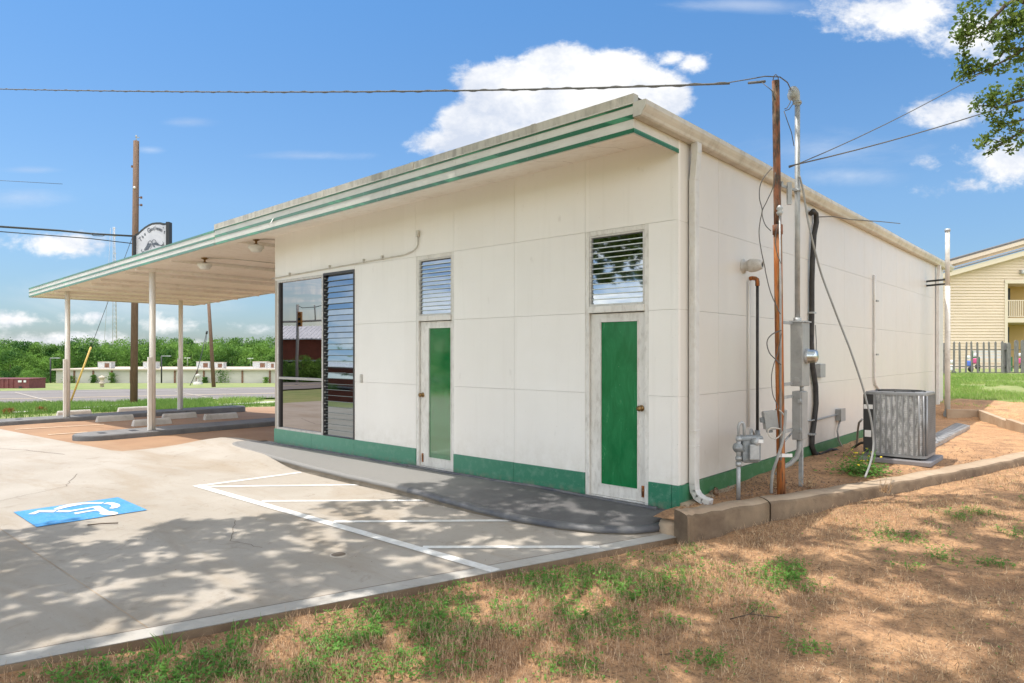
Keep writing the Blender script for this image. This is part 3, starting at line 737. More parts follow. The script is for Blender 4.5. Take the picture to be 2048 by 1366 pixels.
# roof, soffit, fascia
XC = -8.28; XE = -19.8; YB = 3.78; YF = -.85
def zf(x): return 3.58+.0181*x if x > XC else 3.43+.0235*(x-XC)
def zso(x, y):
    wall = 3.74+.0135*x; base = zf(x)+.03
    return base+(wall-base)*smo(YF, 0, y)*(1-smo(-8.2, -12, x) if x < -8.2 else 1)
mb = MB(); xs = list(np.linspace(XE+.03, -7.9, 30))+list(np.linspace(-7.8, -.002, 24)); ysf = [YF+.03, -.6, -.4, -.2, 0, .02]; vs = []
for x in xs:
    for y in ysf: vs.append((x, y, zso(x, y)))
k = len(ysf); mb.add(vs, [(i*k+j, i*k+j+1, (i+1)*k+j+1, (i+1)*k+j) for i in range(len(xs)-1) for j in range(k-1)], True)
mb.build('soffit', M['soffit'], bld)
mb = MB(); xs = list(np.linspace(XE+.03, WX0+.001, 30)); ysf = [.02, 1.2, 2.4, YB-.03]; vs = []
for x in xs:
    for y in ysf: vs.append((x, y, zso(x, 0)))
k = len(ysf); mb.add(vs, [(i*k+j, i*k+j+1, (i+1)*k+j+1, (i+1)*k+j) for i in range(len(xs)-1) for j in range(k-1)], True)
can = mb.build('canopy_ceiling', M['soffit'], bld)
# joints across the overhang soffit
for x in (-7.2, -6.0, -4.85, -3.65, -2.5, -1.3, -.6):
    mb = MB(); vs = []
    for y in (YF+.04, -.6, -.4, -.2, -.01): vs += [(x-.003, y, zso(x, y)-.002), (x+.003, y, zso(x, y)-.002)]
    mb.add(vs, [(2*i, 2*i+1, 2*i+3, 2*i+2) for i in range(4)]); mb.build('soffit_joint', M['joint'], bld)
def fas(mb, x0, x1, o0, o1, y0, y1):
    n_ = max(1, int(abs(x1-x0)/1.0))
    for i in range(n_):
        a = x0+(x1-x0)*i/n_; b = x0+(x1-x0)*(i+1)/n_
        mb.add([(a, y0, zf(a)+o0), (b, y0, zf(b)+o0), (b, y1, zf(b)+o0), (a, y1, zf(a)+o0), (a, y0, zf(a)+o1), (b, y0, zf(b)+o1), (b, y1, zf(b)+o1), (a, y1, zf(a)+o1)],
            [(0,3,2,1),(4,5,6,7),(0,1,5,4),(1,2,6,5),(2,3,7,6),(3,0,4,7)])
mb = MB(); x = XC
while x < -.01:
    b = min(x+1.19, 0); fas(mb, x+.0015, b-.0015, .002, .255, YF, YF+.03); x += 1.19
x = XE
while x < XC-.01:
    b = min(x+2.9, XC-.012); fas(mb, x+.0015, b-.0015, .002, .258, YF, YF+.03); x += 2.9
mb.box((-.03, YF+.031, 3.585), (0, -.001, 3.80))
mb.box((XE, YF+.031, zf(XE)), (XE+.03, YB, zf(XE)+.26))
fas(mb, XE+.031, WX0-.01, 0, .26, YB-.03, YB)
mb.build('fascia', M['fascia'], bld)
mb = MB()
for a, b, q in ((XC+.01, 0.004, ((0, .040), (.125, .168), (.243, .262))), (XE-.004, XC-.012, ((0, .043), (.112, .148), (.225, .262)))):
    for o0, o1 in q: fas(mb, a, b, o0, o1, YF-.006, YF-.0005)
mb.box((.0005, YF-.006, 3.58), (.006, 0, 3.622))
for o0, o1 in ((0, .043), (.112, .148), (.225, .262)): mb.box((XE-.006, YF, zf(XE)+o0), (XE-.0005, YB, zf(XE)+o1))
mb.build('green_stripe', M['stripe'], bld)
# a torn length of tape hanging from the middle stripe
mb = MB(); x = -6.35; mb.add([(x, YF-.01, zf(x)+.165), (x+.05, YF-.012, zf(x)+.168), (x-.03, YF-.035, zf(x)+.09), (x-.07, YF-.03, zf(x)+.05), (x-.05, YF-.025, zf(x)+.045), (x+.0, YF-.03, zf(x)+.10)], [(0, 1, 5, 2), (2, 5, 4, 3)])
mb.build('peeling_tape', M['paint'], bld)
mb = MB(); fas(mb, XC, .012, .268, .352, YF-.018, YF+.06); 
for x in (-6.9, -5.0, -3.1, -1.2): fas(mb, x, x+.06, .266, .356, YF-.022, YF-.017)
mb.build('coping', M['coping'], bld)
mb = MB(); fas(mb, XC, .01, .262, .267, YF-.022, YF+.05); mb.build('drip_edge', M['white'], bld)
mb = MB(); xs = np.linspace(XC+.01, -.0, 12)
vs = [(x, y, zf(x)+.345 if y < 0 else 3.90-.02*y/14+.0181*x*.5) for x in xs for y in (YF+.05, 0, 14.5)]
mb.add(vs, [(i*3+j, (i+1)*3+j, (i+1)*3+j+1, i*3+j+1) for i in range(11) for j in range(2)]); mb.build('roof', M['roof'], bld)
mb = MB(); xs = np.linspace(XE+.01, XC-.01, 12)
vs = [(x, y, zf(x)+.24) for x in xs for y in (YF+.03, YB-.03)]
mb.add(vs, [(i*2, (i+1)*2, (i+1)*2+1, i*2+1) for i in range(11)]); mb.build('canopy_roof', M['roof'], bld)
# ribs and wires on the canopy ceiling
for x, wd, y0 in ((-8.55, .05, -.72), (-10.75, .05, -.6), (-12.05, .07, -.78), (-12.85, .06, -.7), (-14.45, .05, -.7), (-15.4, .05, -.6), (-16.7, .05, -.72), (-17.9, .05, -.72), (-18.9, .06, -.72)):
    z = zso(x, 0); mb = MB(); mb.box((x-wd/2, y0, z-.06), (x+wd/2, YB-.04, z-.001)); mb.box((x-wd, y0+.3, z-.016), (x+wd, YB-.04, z-.0011)); mb.build('ceiling_rib', M['soffit'], bld)
# canopy columns: square post with a boxed lower sleeve
for (x, y) in ((-12.1, -.43), (-17.75, -.46), (-18.05, 2.62)):
    zb = float(lotz(x))+.10; zt = zso(x, min(y, 0))
    mb = MB(); mb.tube([(x, y, zb), (x, y, zt)], .062, 18); c = mb.build('column', M['colpaint'], bld)
    mb = MB(); mb.box((x+.03, y-.115, zb), (x+.09, y-.045, zb+1.55)); mb.build('conduit_cover', M['colpaint'], c, bevel=.004)
    if x > -13:
        mb = MB(); mb.box((x-.13, y-.05, zb+1.02), (x-.06, y+.03, zb+1.14)); mb.build('switch_box', M['rust'], c)
# gutter and downspouts
GY0, GY1 = -.87, 14.85
pr = [(0, .0), (.075, .0), (.09, .012), (.10, .035), (.122, .065), (.135, .09), (.135, .135), (.12, .135), (.12, .10), (.012, .03), (.012, .135), (0, .135)]
mb = MB(); n_ = 40
vs = []
for i in range(n_+1):
    y = GY0+(GY1-GY0)*i/n_; dz_ = .012*math.sin(y*1.1)*.3
    for a, b in pr: vs.append((a+.006, y, 3.715+b+dz_))
k = len(pr); mb.add(vs, [(i*k+j, (i+1)*k+j, (i+1)*k+(j+1) % k, i*k+(j+1) % k) for i in range(n_) for j in range(k)])
mb.extr([(a+.006, GY0-.003, 3.715+b) for a, b in pr[:7]]+[(.006, GY0-.003, 3.85)], (0, .003, 0))
mb.extr([(a+.006, GY1, 3.715+b) for a, b in pr[:7]]+[(.006, GY1, 3.85)], (0, .003, 0))
gut = mb.build('gutter', M['gutter'], bld)
def downspout(y, bot, out):
    mb = MB(); x = .062
    mb.bar((.075, y, 3.72), (.075, y, 3.60), .095, .075); mb.bar((.075, y, 3.61), (x-.012, y, 3.34), .095, .07); mb.bar((x-.012, y, 3.36), (x-.012, y, bot+.16), .10, .072)
    for z in (3.34, .78, .62): mb.bar((x-.012, y, z), (x-.012, y, z+.02), .106, .078)
    pts = [(x-.012, y, bot+.17), (x-.005, y, bot+.10), (x+.03, y, bot+.045), (x+.09, y, bot+.012), (x+.16, y, bot)]
    for a, b in zip(pts[:-1], pts[1:]):
        a = Vector(a); b = Vector(b); d = (b-a).normalized()*.012; mb.bar(a-d, b+d, .10, .072)
    o = mb.build('downspout', M['downspout'], bld, bevel=.008)
    mb = MB(); mb.extr([(x+.16+.004, y-.042, bot-.028), (x+.16+.004, y+.042, bot-.028), (x+.16+.012, y+.042, bot+.028), (x+.16+.012, y-.042, bot+.028)], (.003, 0, 0)); mb.build('spout_mouth', M['acdark'], o)
downspout(.24, .075, 1); downspout(13.15, .10, 1)

# doors with louvred transoms
def louvers(mb, x0, x1, z0, z1, n_, tilt, y=.03, lap=.548):
    h = (z1-z0)/n_
    for i in range(n_):
        zc = z0+h*(i+.5); a = R(tilt(i/(n_-1)))+R(random.uniform(-.4, .4)); L = h*lap
        dy_, dz_ = math.sin(a)*L, math.cos(a)*L
        b0 = Vector((x0, y-dy_, zc-dz_)); t0 = Vector((x0, y+dy_, zc+dz_)); th = Vector((0, .005*math.cos(a), -.005*math.sin(a)))
        rz = R(random.uniform(-.35, .35)); off = Vector((0, (x1-x0)*rz, 0))
        mb.cur = 1; mb.box((x0, b0.y-.003, b0.z-.004), (x1, b0.y+.006, b0.z+.005)); mb.cur = 0
        vs = [b0, b0+Vector((x1-x0, 0, 0))+off, t0+Vector((x1-x0, 0, 0))+off, t0]; vs += [q+th for q in vs]
        mb.add(vs, [(0,1,2,3),(7,6,5,4),(0,4,5,1),(1,5,6,2),(2,6,7,3),(3,7,4,0)])
def door(xa, xb, knob_left, hinge_x):
    W_f = .05; d = .015
    mb = MB()
    mb.box((xa, d-.012, 0), (xa+W_f, .12, 2.92)); mb.box((xb-W_f, d-.012, 0), (xb, .12, 2.92)); mb.box((xa+W_f, d-.012, 2.87), (xb-W_f, .12, 2.92))
    mb.box((xa+W_f, d-.03, 2.02), (xb-W_f, .12, 2.09)); mb.box((xa+W_f, .02, 0), (xb-W_f, .12, .018))
    fr = mb.build('door_frame', M['whiteframe'], bld, bevel=.003)
    lx0, lx1 = xa+W_f+.006, xb-W_f-.006; y = .035
    gx0, gx1 = (xa+.215, xb-.085) if knob_left else (xa+.175, xb-.14)
    mb = MB(); mb.box((lx0, y, .022), (gx0, y+.04, 2.01)); mb.box((gx1, y, .022), (lx1, y+.04, 2.01)); mb.box((gx0, y, 1.93), (gx1, y+.04, 2.01)); mb.box((gx0, y, .022), (gx1, y+.04, .135))
    dr_ = mb.build('door', M['whiteframe'], bld)
    mb = MB(); mb.box((gx0, y+.012, .135), (gx1, y+.02, 1.93)); mb.build('painted_pane', M['doorglass_new' if knob_left else 'doorglass'], dr_)
    mb = MB()
    for a, b in (((gx0, .135), (gx0+.012, 1.93)), ((gx1-.012, .135), (gx1, 1.93))): mb.box((a[0], y-.006, a[1]), (b[0], y+.011, b[1]))
    mb.box((gx0+.012, y-.006, .135), (gx1-.012, y+.011, .147)); mb.box((gx0+.012, y-.006, 1.918), (gx1-.012, y+.011, 1.93)); mb.build('glazing_bead', M['whiteframe'], dr_)
    kx = (lx0+.045) if knob_left else (lx1-.048)
    mb = MB(); mb.lathe((kx, y, 1.0), (0, -1, 0), [(.0, 0), (.034, 0), (.034, .004), (.028, .008), (.012, .012), (.012, .03), (.026, .038), (.03, .052), (.024, .064), (.006, .068), (0, .068)], 20); mb.build('door_knob', M['brass'], dr_)
    lx = (lx0+.045) if knob_left else (lx1-.03)
    mb = MB(); mb.box((lx-.015, y-.008, .07), (lx+.015, y, .19)); mb.tube([(lx, y-.012, .085), (lx, y-.016, .175)], .007, 8); mb.tube([(lx, y-.012, .14), (lx+.022, y-.03, .15)], .006, 6); mb.build('kick_bolt', M['rust'], dr_)
    tl = (lambda q: 9+3*q) if knob_left else (lambda q: 5+3.5*q)
    tf = MB(); x0, x1 = xa+W_f+.002, xb-W_f-.002
    tf.box((x0, .01, 2.092), (x0+.022, .06, 2.868)); tf.box((x1-.022, .01, 2.092), (x1, .06, 2.868)); tf.box((x0+.022, .01, 2.092), (x1-.022, .06, 2.112)); tf.box((x0+.022, .01, 2.85), (x1-.022, .06, 2.868))
    tw = tf.build('transom_window', M['frame'], bld)
    mb = MB(); louvers(mb, x0+.024, x1-.024, 2.115, 2.848, 13, tl); mb.build('louvre_glass', [M['louver'], M['glassedge']], tw)
    mb = MB(); mb.box((x0+.02, .1, 2.1), (x1-.02, .115, 2.86)); mb.build('dark_interior', M['dark'], tw)
    for i in range(13): mb = MB(); mb.box((x0+.010, .0, 2.125+i*.0564), (x0+.026, .03, 2.137+i*.0564)); mb.build('louvre_clip', M['greyframe'], tw)
door(*XD1, True, 0); door(*XD2, False, 0)
# shopfront windows
wy = .02
mb = MB(); mb.box((-7.73, -.006, .25), (-7.69, .10, 2.85)); mb.box((-6.345, -.004, .25), (-6.30, .10, 2.85)); mb.box((-7.69, -.004, 2.81), (-6.345, .10, 2.85)); mb.box((-7.69, -.004, .25), (-6.345, .10, .285))
win = mb.build('fixed_window', M['frame'], bld)
mb = MB(); mb.box((-7.69, .035, .285), (-6.345, .045, 1.125)); mb.box((-7.69, .035, 1.165), (-6.345, .045, 2.81)); mb.build('mirror_pane', M['film'], win)
mb = MB(); mb.box((-7.689, .0, 1.125), (-6.346, .07, 1.165)); mb.build('mullion', M['greyframe'], win)
mb = MB(); mb.box((-7.689, .005, .286), (-7.655, .034, 2.809)); mb.build('dark_edge', M['darkframe'], win)
mb = MB(); mb.box((-6.299, -.008, .25), (-6.283, .08, 2.865)); mb.box((-5.475, -.012, .25), (-5.452, .08, 2.865)); mb.box((-6.283, -.01, 2.83), (-5.475, .08, 2.865)); mb.box((-6.283, -.008, .25), (-5.475, .08, .262))
lw = mb.build('louvre_window', M['darkframe'], bld)
mb = MB(); louvers(mb, -6.28, -5.477, .265, 2.83, 28, lambda q: (1.5+8*q+random.uniform(-2.4, 2.4)) if q > .28 else random.choice((3.8, 1.0, 2.2, .4)), y=.035, lap=.565); mb.build('louvre_glass', [M['louver'], M['louveredge']], lw)
mb = MB(); mb.box((-6.28, .12, .26), (-5.477, .13, 2.85)); mb.build('dark_interior', M['dark'], lw)
for i in range(28): mb = MB(); mb.box((-6.283, .0, .30+i*.0916), (-6.268, .03, .315+i*.0916)); mb.build('louvre_clip', M['greyframe'], lw)

# conduit on the front wall, its box, and the push plate
t = thing('wall_conduit', (-5.8, 0, 2.93), 'thin painted conduit running above the front windows and bending up beside the left door', 'conduit')
pts = [(-7.86, -.03, 2.895), (-6.2, -.02, 2.93), (-4.35, -.02, 2.965)]+[(-4.35+.40*math.sin(R(q)), -.02, 3.09-.125*math.cos(R(q))+.0) for q in (20, 45, 70, 88)]+[(-3.95, -.02, 3.2)]
mb = MB(); mb.tube(pts, .0095, 8); mb.build('pipe', M['gutter'], t)
mb = MB(); mb.box((-3.972, -.045, 3.19), (-3.925, -.001, 3.275)); mb.build('end_box', M['gutter'], t, bevel=.004)
for x in (-7.3, -6.1, -5.2, -4.75):
    mb = MB(); mb.box((x-.012, -.033, 2.885+(x+7.8)*.02), (x+.012, -.001, 2.945+(x+7.8)*.02)); mb.build('strap', M['gutter'], t)
t = thing('door_bell_plate', (-5.27, 0, 1.14), 'small rectangular plate on the white wall between the louvred window and the left door', 'switch')
mb = MB(); mb.box((-5.295, -.02, 1.13), (-5.245, -.001, 1.26)); mb.build('plate', M['frame'], t, bevel=.004)
mb = MB(); mb.box((-5.282, -.026, 1.17), (-5.258, -.021, 1.235)); mb.build('button', M['gutter'], t)

# ceiling lights under the canopy
def clight(x, y, label):
    z = zso(x, 0); t = thing('ceiling_light', (x, y, z), label, 'light', 'schoolhouse lights under the canopy')
    mb = MB(); mb.lathe((x, y, z), (0, 0, -1), [(.075, 0), (.075, .012), (.05, .03), (.02, .045), (.018, .08), (.04, .095), (.06, .10), (.06, .12)], 20); mb.build('ceiling_mount', M['brass'], t)
    mb = MB(); mb.lathe((x, y, z), (0, 0, -1), [(.05, .105), (.10, .11), (.135, .125), (.14, .15), (.135, .175), (.105, .195), (.10, .215), (.08, .235), (0, .245)], 24); mb.build('glass_shade', M['white'], t)
    mb = MB(); mb.tube([(x+.07, y+.02, z-.008), (x+.3, y+.5, z-.008), (x+.33, y+1.2, z-.008), (x+.5, y+3.2, z-.008)], .009, 6); mb.build('feed_wire', M['gutter'], t)
clight(-10.35, -.1, 'left of two schoolhouse ceiling lights under the canopy')
clight(-8.25, -.12, 'schoolhouse ceiling light under the canopy nearest the white wall')
# ------------------------------------------------------------------ retaining curb, planting bed, wall services
OUT = [(.43, -.65), (.49, -.52), (.68, .12), (1.11, 1.23), (1.52, 2.52), (1.92, 3.90), (2.34, 5.52), (2.9, 8.0), (3.5, 11.2)]
INN = [(.22, -.50), (.30, -.34), (.50, .30), (.90, 1.36), (1.31, 2.62), (1.70, 4.02), (2.12, 5.62), (2.68, 8.1), (3.28, 11.2)]
def crv(p, n=9): return smooth2(dense(p, n), 8)
Oc, Ic = crv(OUT), crv(INN)
curb = thing('retaining_curb', (1.2, 2, -.1), 'long curving weathered concrete curb holding the planting bed beside the building', 'curb')
cut = 20
def curbpiece(i0, i1, jag0, jag1):
    mb = MB(); vs = []
    for i in range(i0, i1+1):
        o, q = Vector(Oc[i]), Vector(Ic[i]); w_ = .006*math.sin(i*2.1)+.004*math.sin(i*5.3); zt = .138+.006*math.sin(i*1.3)
        e = Vector((0, 0))
        if i == i0: e = Vector(jag0)
        if i == i1: e = Vector(jag1)
        for p, z in ((o, -.35), (o, zt-.03), (o.lerp(q, .08), zt-.004), (o.lerp(q, .5), zt+.003), (q.lerp(o, .05), zt), (q, zt-.02), (q, -.2)):
            r_ = (o-q).normalized()*w_; vs.append((p.x+r_.x+e.x*random.random(), p.y+r_.y+e.y*random.random(), z))
    k = 7; m_ = i1-i0+1
    mb.cur = 0
    for i in range(m_-1):
        for j in range(k-1):
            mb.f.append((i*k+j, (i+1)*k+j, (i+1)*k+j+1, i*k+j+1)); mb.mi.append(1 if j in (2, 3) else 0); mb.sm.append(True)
    mb.v = vs; mb.f += [tuple(range(k))[::-1], tuple((m_-1)*k+j for j in range(k))]; mb.mi += [0, 0]; mb.sm += [False, False]
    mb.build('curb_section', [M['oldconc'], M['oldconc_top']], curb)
curbpiece(0, cut, (0, 0), (-.008, -.016)); curbpiece(cut, len(Oc)-1, (.012, .018), (0, 0))
t = thing('concrete_chunk', (.13, -.3, -.1), 'rounded lump of old concrete under the building corner beside the walkway end', 'rubble')
mb = MB(); mb.lathe((.14, -.33, -.16), (0, 0, 1), [(.16, 0), (.17, .08), (.15, .16), (.09, .20), (0, .21)], 14)
mb.v = [(p[0]+.008*math.sin(p[1]*30), p[1]+.01*math.sin(p[0]*25), p[2]-.02+.006*math.sin(p[0]*40)) for p in mb.v]; mb.build('lump', M['oldconc_top'], t)
# bed soil
mb = MB(); vs = []; nb_ = 14
for i in range(len(Ic)):
    a = Vector((-.01, Ic[i][1] if i else -.1)); b = Vector(Ic[i])+Vector((.05, 0))
    for j in range(nb_):
        q = a.lerp(b, j/(nb_-1)); zz = float(np.interp(q.y, [-.5, .5, 2, 4, 12], [.03, .06, .085, .11, .12]))+.012*math.sin(q.x*9+q.y*4)*math.sin(q.y*7)
        vs.append((q.x, q.y, zz))
mb.add(vs, [(i*nb_+j, (i+1)*nb_+j, (i+1)*nb_+j+1, i*nb_+j+1) for i in range(len(Ic)-1) for j in range(nb_-1)], True)
b_ = mb.build('planting_bed', M['soil'], base=(0, 0, 0)); tag(b_, kind='structure')
def bedz(y): return float(np.interp(y, [-.5, .5, 2, 4, 12], [.03, .06, .085, .11, .12]))

# low timber edging behind the air conditioner
t = thing('timber_edging', (1.2, 11.6, .05), 'low weathered timber edging behind the condenser with higher soil behind it', 'edging')
for a, b in (((.45, 11.75), (1.05, 11.95)), ((1.05, 11.95), (1.75, 9.9)), ((1.75, 9.9), (2.05, 9.3))):
    mb = MB(); mb.bar((a[0], a[1], .17), (b[0], b[1], .17 if b[1] > 11 else .13), .10, .30); mb.build('timber', M['oldconc_top'], t, bevel=.01)

# exhaust vent
ex = .0
t = thing('wall_vent', (.1, 1.59, 2.6), 'white cone-shaped exhaust vent sticking out of the side wall above the gas pipe', 'vent')
mb = MB(); mb.lathe((0, 1.59, 2.6), (1, 0, 0), [(.0, .001), (.088, .001), (.088, .008), (.06, .012), (.06, .07)], 24); mb.build('collar', M['vent'], t)
mb = MB(); mb.lathe((0, 1.59, 2.6), (1, 0, 0), [(.05, .065), (.072, .07), (.079, .10), (.074, .15), (.058, .205), (.046, .225), (.042, .23), (.034, .23), (.03, .215)], 24); mb.build('hood', M['vent'], t)
mb = MB(); mb.lathe((0, 1.59, 2.6), (1, 0, 0), [(.032, .222), (0, .218)], 20); mb.build('vent_mouth', M['acdark'], t)
# gas riser
t = thing('gas_riser_pipe', (.1, 1.8, .7), 'black vertical gas pipe with a rusty top elbow running down the side wall', 'pipe')
GX, GYY = .085, 1.80
mb = MB(); mb.tube([(GX, GYY, 2.42), (GX, GYY, .62)], .0175, 10); mb.build('pipe', M['blackpipe'], t)
mb = MB(); mb.tube([(-.0, GYY-.02, 2.47), (.03, GYY-.02, 2.475), (.06, GYY, 2.47), (GX-.004, GYY, 2.455), (GX, GYY, 2.43), (GX, GYY, 2.38)], .026, 10); mb.build('elbow', M['rust'], t)
mb = MB(); mb.tube([(.02, GYY-.10, 2.44), (.02, GYY-.10, .70)], .012, 8); mb.build('painted_pipe', M['wall'], t)
mb = MB(); mb.tube([(GX, GYY, .66), (GX, GYY, .50)], .028, 10); mb.tube([(GX, GYY, .62), (GX, GYY, .60)], .036, 10); mb.build('union', M['meterbox'], t)
# gas meter
gm = atZ(1477, 1000, .07); gx, gy = gm.x, gm.y
tt_ = 7.2
def at7(x, y, T): return atT(x, y, T)
t = thing('gas_meter', (gx, gy, .06), 'grey gas meter with regulator and bent inlet pipes beside the downspout', 'meter')
T0 = proj((gx, gy, .06))[2]
def mp(x, y, dT=0): return at7(1340+x/2.355, 480+y/2.355, T0+dT)
mb = MB(); mb.tube([mp(322, 1230), mp(323, 1050)], .021, 12); mb.tube([mp(323, 1065), mp(323, 1045)], .03, 12); mb.build('inlet_pipe', M['galv'], t)
mb = MB(); mb.tube([mp(323, 1045), mp(324, 925)], .024, 12); mb.tube([mp(323, 1035), mp(323, 1020)], .034, 8); mb.tube([mp(324, 945), mp(324, 930)], .033, 8)
mb.tube([mp(324, 930), mp(323, 880), mp(328, 863), mp(338, 860), mp(347, 866), mp(350, 885), mp(350, 925)], .016, 10); mb.build('gooseneck_pipe', M['galv'], t)
c = mp(320, 978); mb = MB(); d = Vector((-RT[0]*.6-FW[0]*.8, -RT[1]*.6-FW[1]*.8, 0)).normalized()
mb.lathe(c, d, [(.0, -.04), (.03, -.035), (.05, -.015), (.054, 0), (.054, .01), (.046, .016), (.028, .03), (.018, .055), (.0, .06)], 18); mb.build('regulator', M['meterbox'], t)
mb = MB(); mb.tube([mp(325, 990), mp(350, 988)], .022, 10); mb.build('connector', M['meterbox'], t)
mb = MB(); c = mp(376, 985, .05); Mx = Matrix(((RT[0], -FW[0], 0), (RT[1], -FW[1], 0), (0, 0, 1)))
mb.obox(c, (.20, .14, .27), Mx); mb.build('meter_body', M['meterbox'], t, bevel=.035)
mb = MB(); mb.obox(c+Vector((0, 0, .115)), (.24, .155, .055), Mx); mb.build('top_casting', M['meterbox'], t, bevel=.02)
mb = MB(); c2 = mp(402, 950, -.04); mb.lathe(c2, (RT[0]*.55-FW[0]*.8, RT[1]*.55-FW[1]*.8, .05), [(0, -.03), (.038, -.03), (.042, .025), (.036, .04), (0, .042)], 18); mb.build('index_dial', M['galv'], t)
mb = MB(); mb.obox(mp(428, 948, -.08), (.05, .006, .035), Mx); mb.build('tag', M['label'], t)
mb = MB(); mb.obox(mp(398, 1000, -.06), (.10, .02, .16), Mx); mb.build('front_cover', M['galv'], t, bevel=.012)
mb = MB(); mb.tube([mp(382, 925, .1), mp(382, 895, .25), Vector((GX, GYY, .56))], .017, 10); mb.build('outlet_pipe', M['galv'], t)

# rusty service pole
PX, PY = .62, 1.10
ptop = Vector((.575, 1.06, 4.47)); pbot = Vector((PX, PY, .02))
pole = thing('service_pole', (PX, PY, .07), 'rusty orange steel service pole rising from the bed to the overhead cable', 'pole')
def pl(z): return pbot.lerp(ptop, (z-pbot.z)/(ptop.z-pbot.z))
mb = MB(); mb.tube([pl(z) for z in np.linspace(.02, 2.9, 8)], .043, 14); mb.build('lower_pipe', M['rust'], pole)
mb = MB(); mb.tube([pl(z) for z in np.linspace(2.88, 4.47, 6)], .038, 14); mb.build('upper_pipe', M['poletop'], pole)
rv = Vector((RT[0], RT[1], 0)); fv = Vector((FW[0], FW[1], 0))
mb = MB(); mb.tube([pl(.45)-rv*.02-fv*.05, pl(2.3)-rv*.0-fv*.055, pl(3.1)-fv*.06], [.012, .012, .010], 8); mb.build('strapped_conduit', M['galv'], pole)
mb = MB(); mb.tube([pl(2.86)-Vector((0, 0, .02)), pl(2.94)], .052, 12); mb.build('clamp_band', M['poletop'], pole)
mb = MB(); c = pl(3.08)-fv*.06; mb.lathe(c, (0, 0, 1), [(0, -.06), (.02, -.05), (.035, -.02), (.02, 0), (.035, .02), (.02, .05), (0, .06)], 12); mb.build('insulator', M['galv'], pole)
mb = MB(); mb.obox(pl(.5)+rv*.02-fv*.05, (.16, .02, .035), Mx); mb.build('white_strap', M['label'], pole)
c = pl(4.47); mb = MB(); mb.tube([c-rv*.03, c+Vector((0, 0, .05))-rv*.02, c+Vector((0, 0, .07)), c+Vector((0, 0, .045))+rv*.025, c+rv*.03], .005, 6); mb.build('top_loop', M['wire'], pole)
# open junction box on its left
t = thing('junction_box', tuple(pl(.8)-rv*.25), 'tilted grey junction box left of the rusty pole with loose wires', 'box')
c = at7(1539, 840, 7.15); Mt = Mx @ Matrix.Rotation(R(-7), 3, 'Y')
mb = MB(); mb.obox(c, (.125, .09, .19), Mt); mb.build('box_body', M['greybox'], t, bevel=.008)
mb = MB(); mb.obox(c-fv*.05, (.135, .012, .20), Mt); mb.build('lid', M['greybox'], t, bevel=.004)
mb = MB(); mb.obox(c-rv*.078, (.035, .05, .05), Mt); mb.obox(c-Vector((0, 0, .115)), (.05, .05, .03), Mt); mb.build('connector', M['meterbox'], t)
# galvanised mast with meter and disconnect
T1 = 7.55
def m5(x, y, dT=0): return at7(1340+x/2.355, 480+y/2.355, T1+dT)
mast = thing('service_mast', (.59, 1.62, .07), 'galvanised service mast with round weatherhead carrying the electric meter', 'mast')
mc = m5(600, 370); mx, my = mc.x, mc.y
mb = MB(); mb.tube([(mx, my, 4.36), (mx, my, mc.z-.01)], .0285, 16); mb.build('mast_pipe', M['galv'], mast)
hd = Vector((mx, my, 4.36)); mb = MB(); mb.lathe(hd, (-rv*.35+Vector((0, 0, 1))), [(.032, -.03), (.036, .02), (.048, .06), (.058, .10), (.056, .14), (.042, .175), (.02, .19), (0, .192)], 20); mb.lathe(hd+Vector((0, 0, .09))-rv*.03, (-rv-Vector((0, 0, .35))), [(.05, 0), (.05, .04), (.042, .065), (0, .07)], 16); mb.build('weatherhead', M['galv'], mast)
mb = MB(); mb.tube([hd-Vector((0, 0, .01)), hd+Vector((0, 0, .015))], .045, 14); mb.build('head_collar', M['galv'], mast)
zc = atT(1594, 384, T1).z
mb = MB(); mb.tube([(mx, my, zc), (mx, my, zc+.03)], .036, 12); mb.bar(Vector((mx, my, zc+.015)), pl(zc), .02, .025); mb.bar(pl(zc)+Vector((0, 0, -.02))+rv*.04, pl(zc)+rv*.05+Vector((0, 0, .03)), .03, .03); mb.build('standoff_clamp', M['galv'], mast)
mb = MB(); mb.obox(at7(1577+1.5, 387, 7.35), (.045, .035, .24), Mx); mb.build('strut_channel', M['galv'], mast)
# meter box: -y face seen, dome on +x face
def boxpx(xl, xr, yt, yb, depth):   # box whose near face (facing -y) spans pixels; extends +y
    a = m5(xl, yt); b = m5(xr, yb); yface = a.y
    p0 = atY(1340+xl/2.355, 480+yt/2.355, yface); p1 = atY(1340+xr/2.355, 480+yb/2.355, yface)
    return (p0.x, yface, p1.z), (p1.x, yface+depth, p0.z)
a, b = boxpx(566, 624, 388, 690, .24)
mb = MB(); mb.box(a, b); mbx = mb.build('meter_box', M['greybox'], mast, bevel=.008)
mb = MB(); mb.box((a[0]-.012, a[1]-.008, b[2]), (b[0]+.015, b[1]+.01, b[2]+.015)); mb.tube([(mx, my, b[2]), (mx, my, b[2]+.05)], .042, 14); mb.build('hub', M['galv'], mbx)
zd = atT(1340+650/2.355, 480+547/2.355, T1).z
mb = MB(); mb.lathe((b[0], a[1]+.12, zd), (1, 0, 0), [(.0, 0), (.075, 0), (.075, .03), (.07, .035), (.07, .10), (.06, .115), (.0, .12)], 24); mb.build('meter_dome', M['glassdome'], mbx)
mb = MB(); mb.lathe((b[0], a[1]+.12, zd), (1, 0, 0), [(.082, 0), (.082, .028), (.075, .03)], 24); mb.build('meter_ring', M['galv'], mbx)
mb = MB(); zq = atT(1594, 760, T1).z; mb.lathe(((a[0]+b[0])/2, a[1], zq), (0, -1, 0), [(.035, 0), (.035, .002), (.030, .003), (0, .0025)], 20); mb.build('knockout', M['greybox'], mbx)
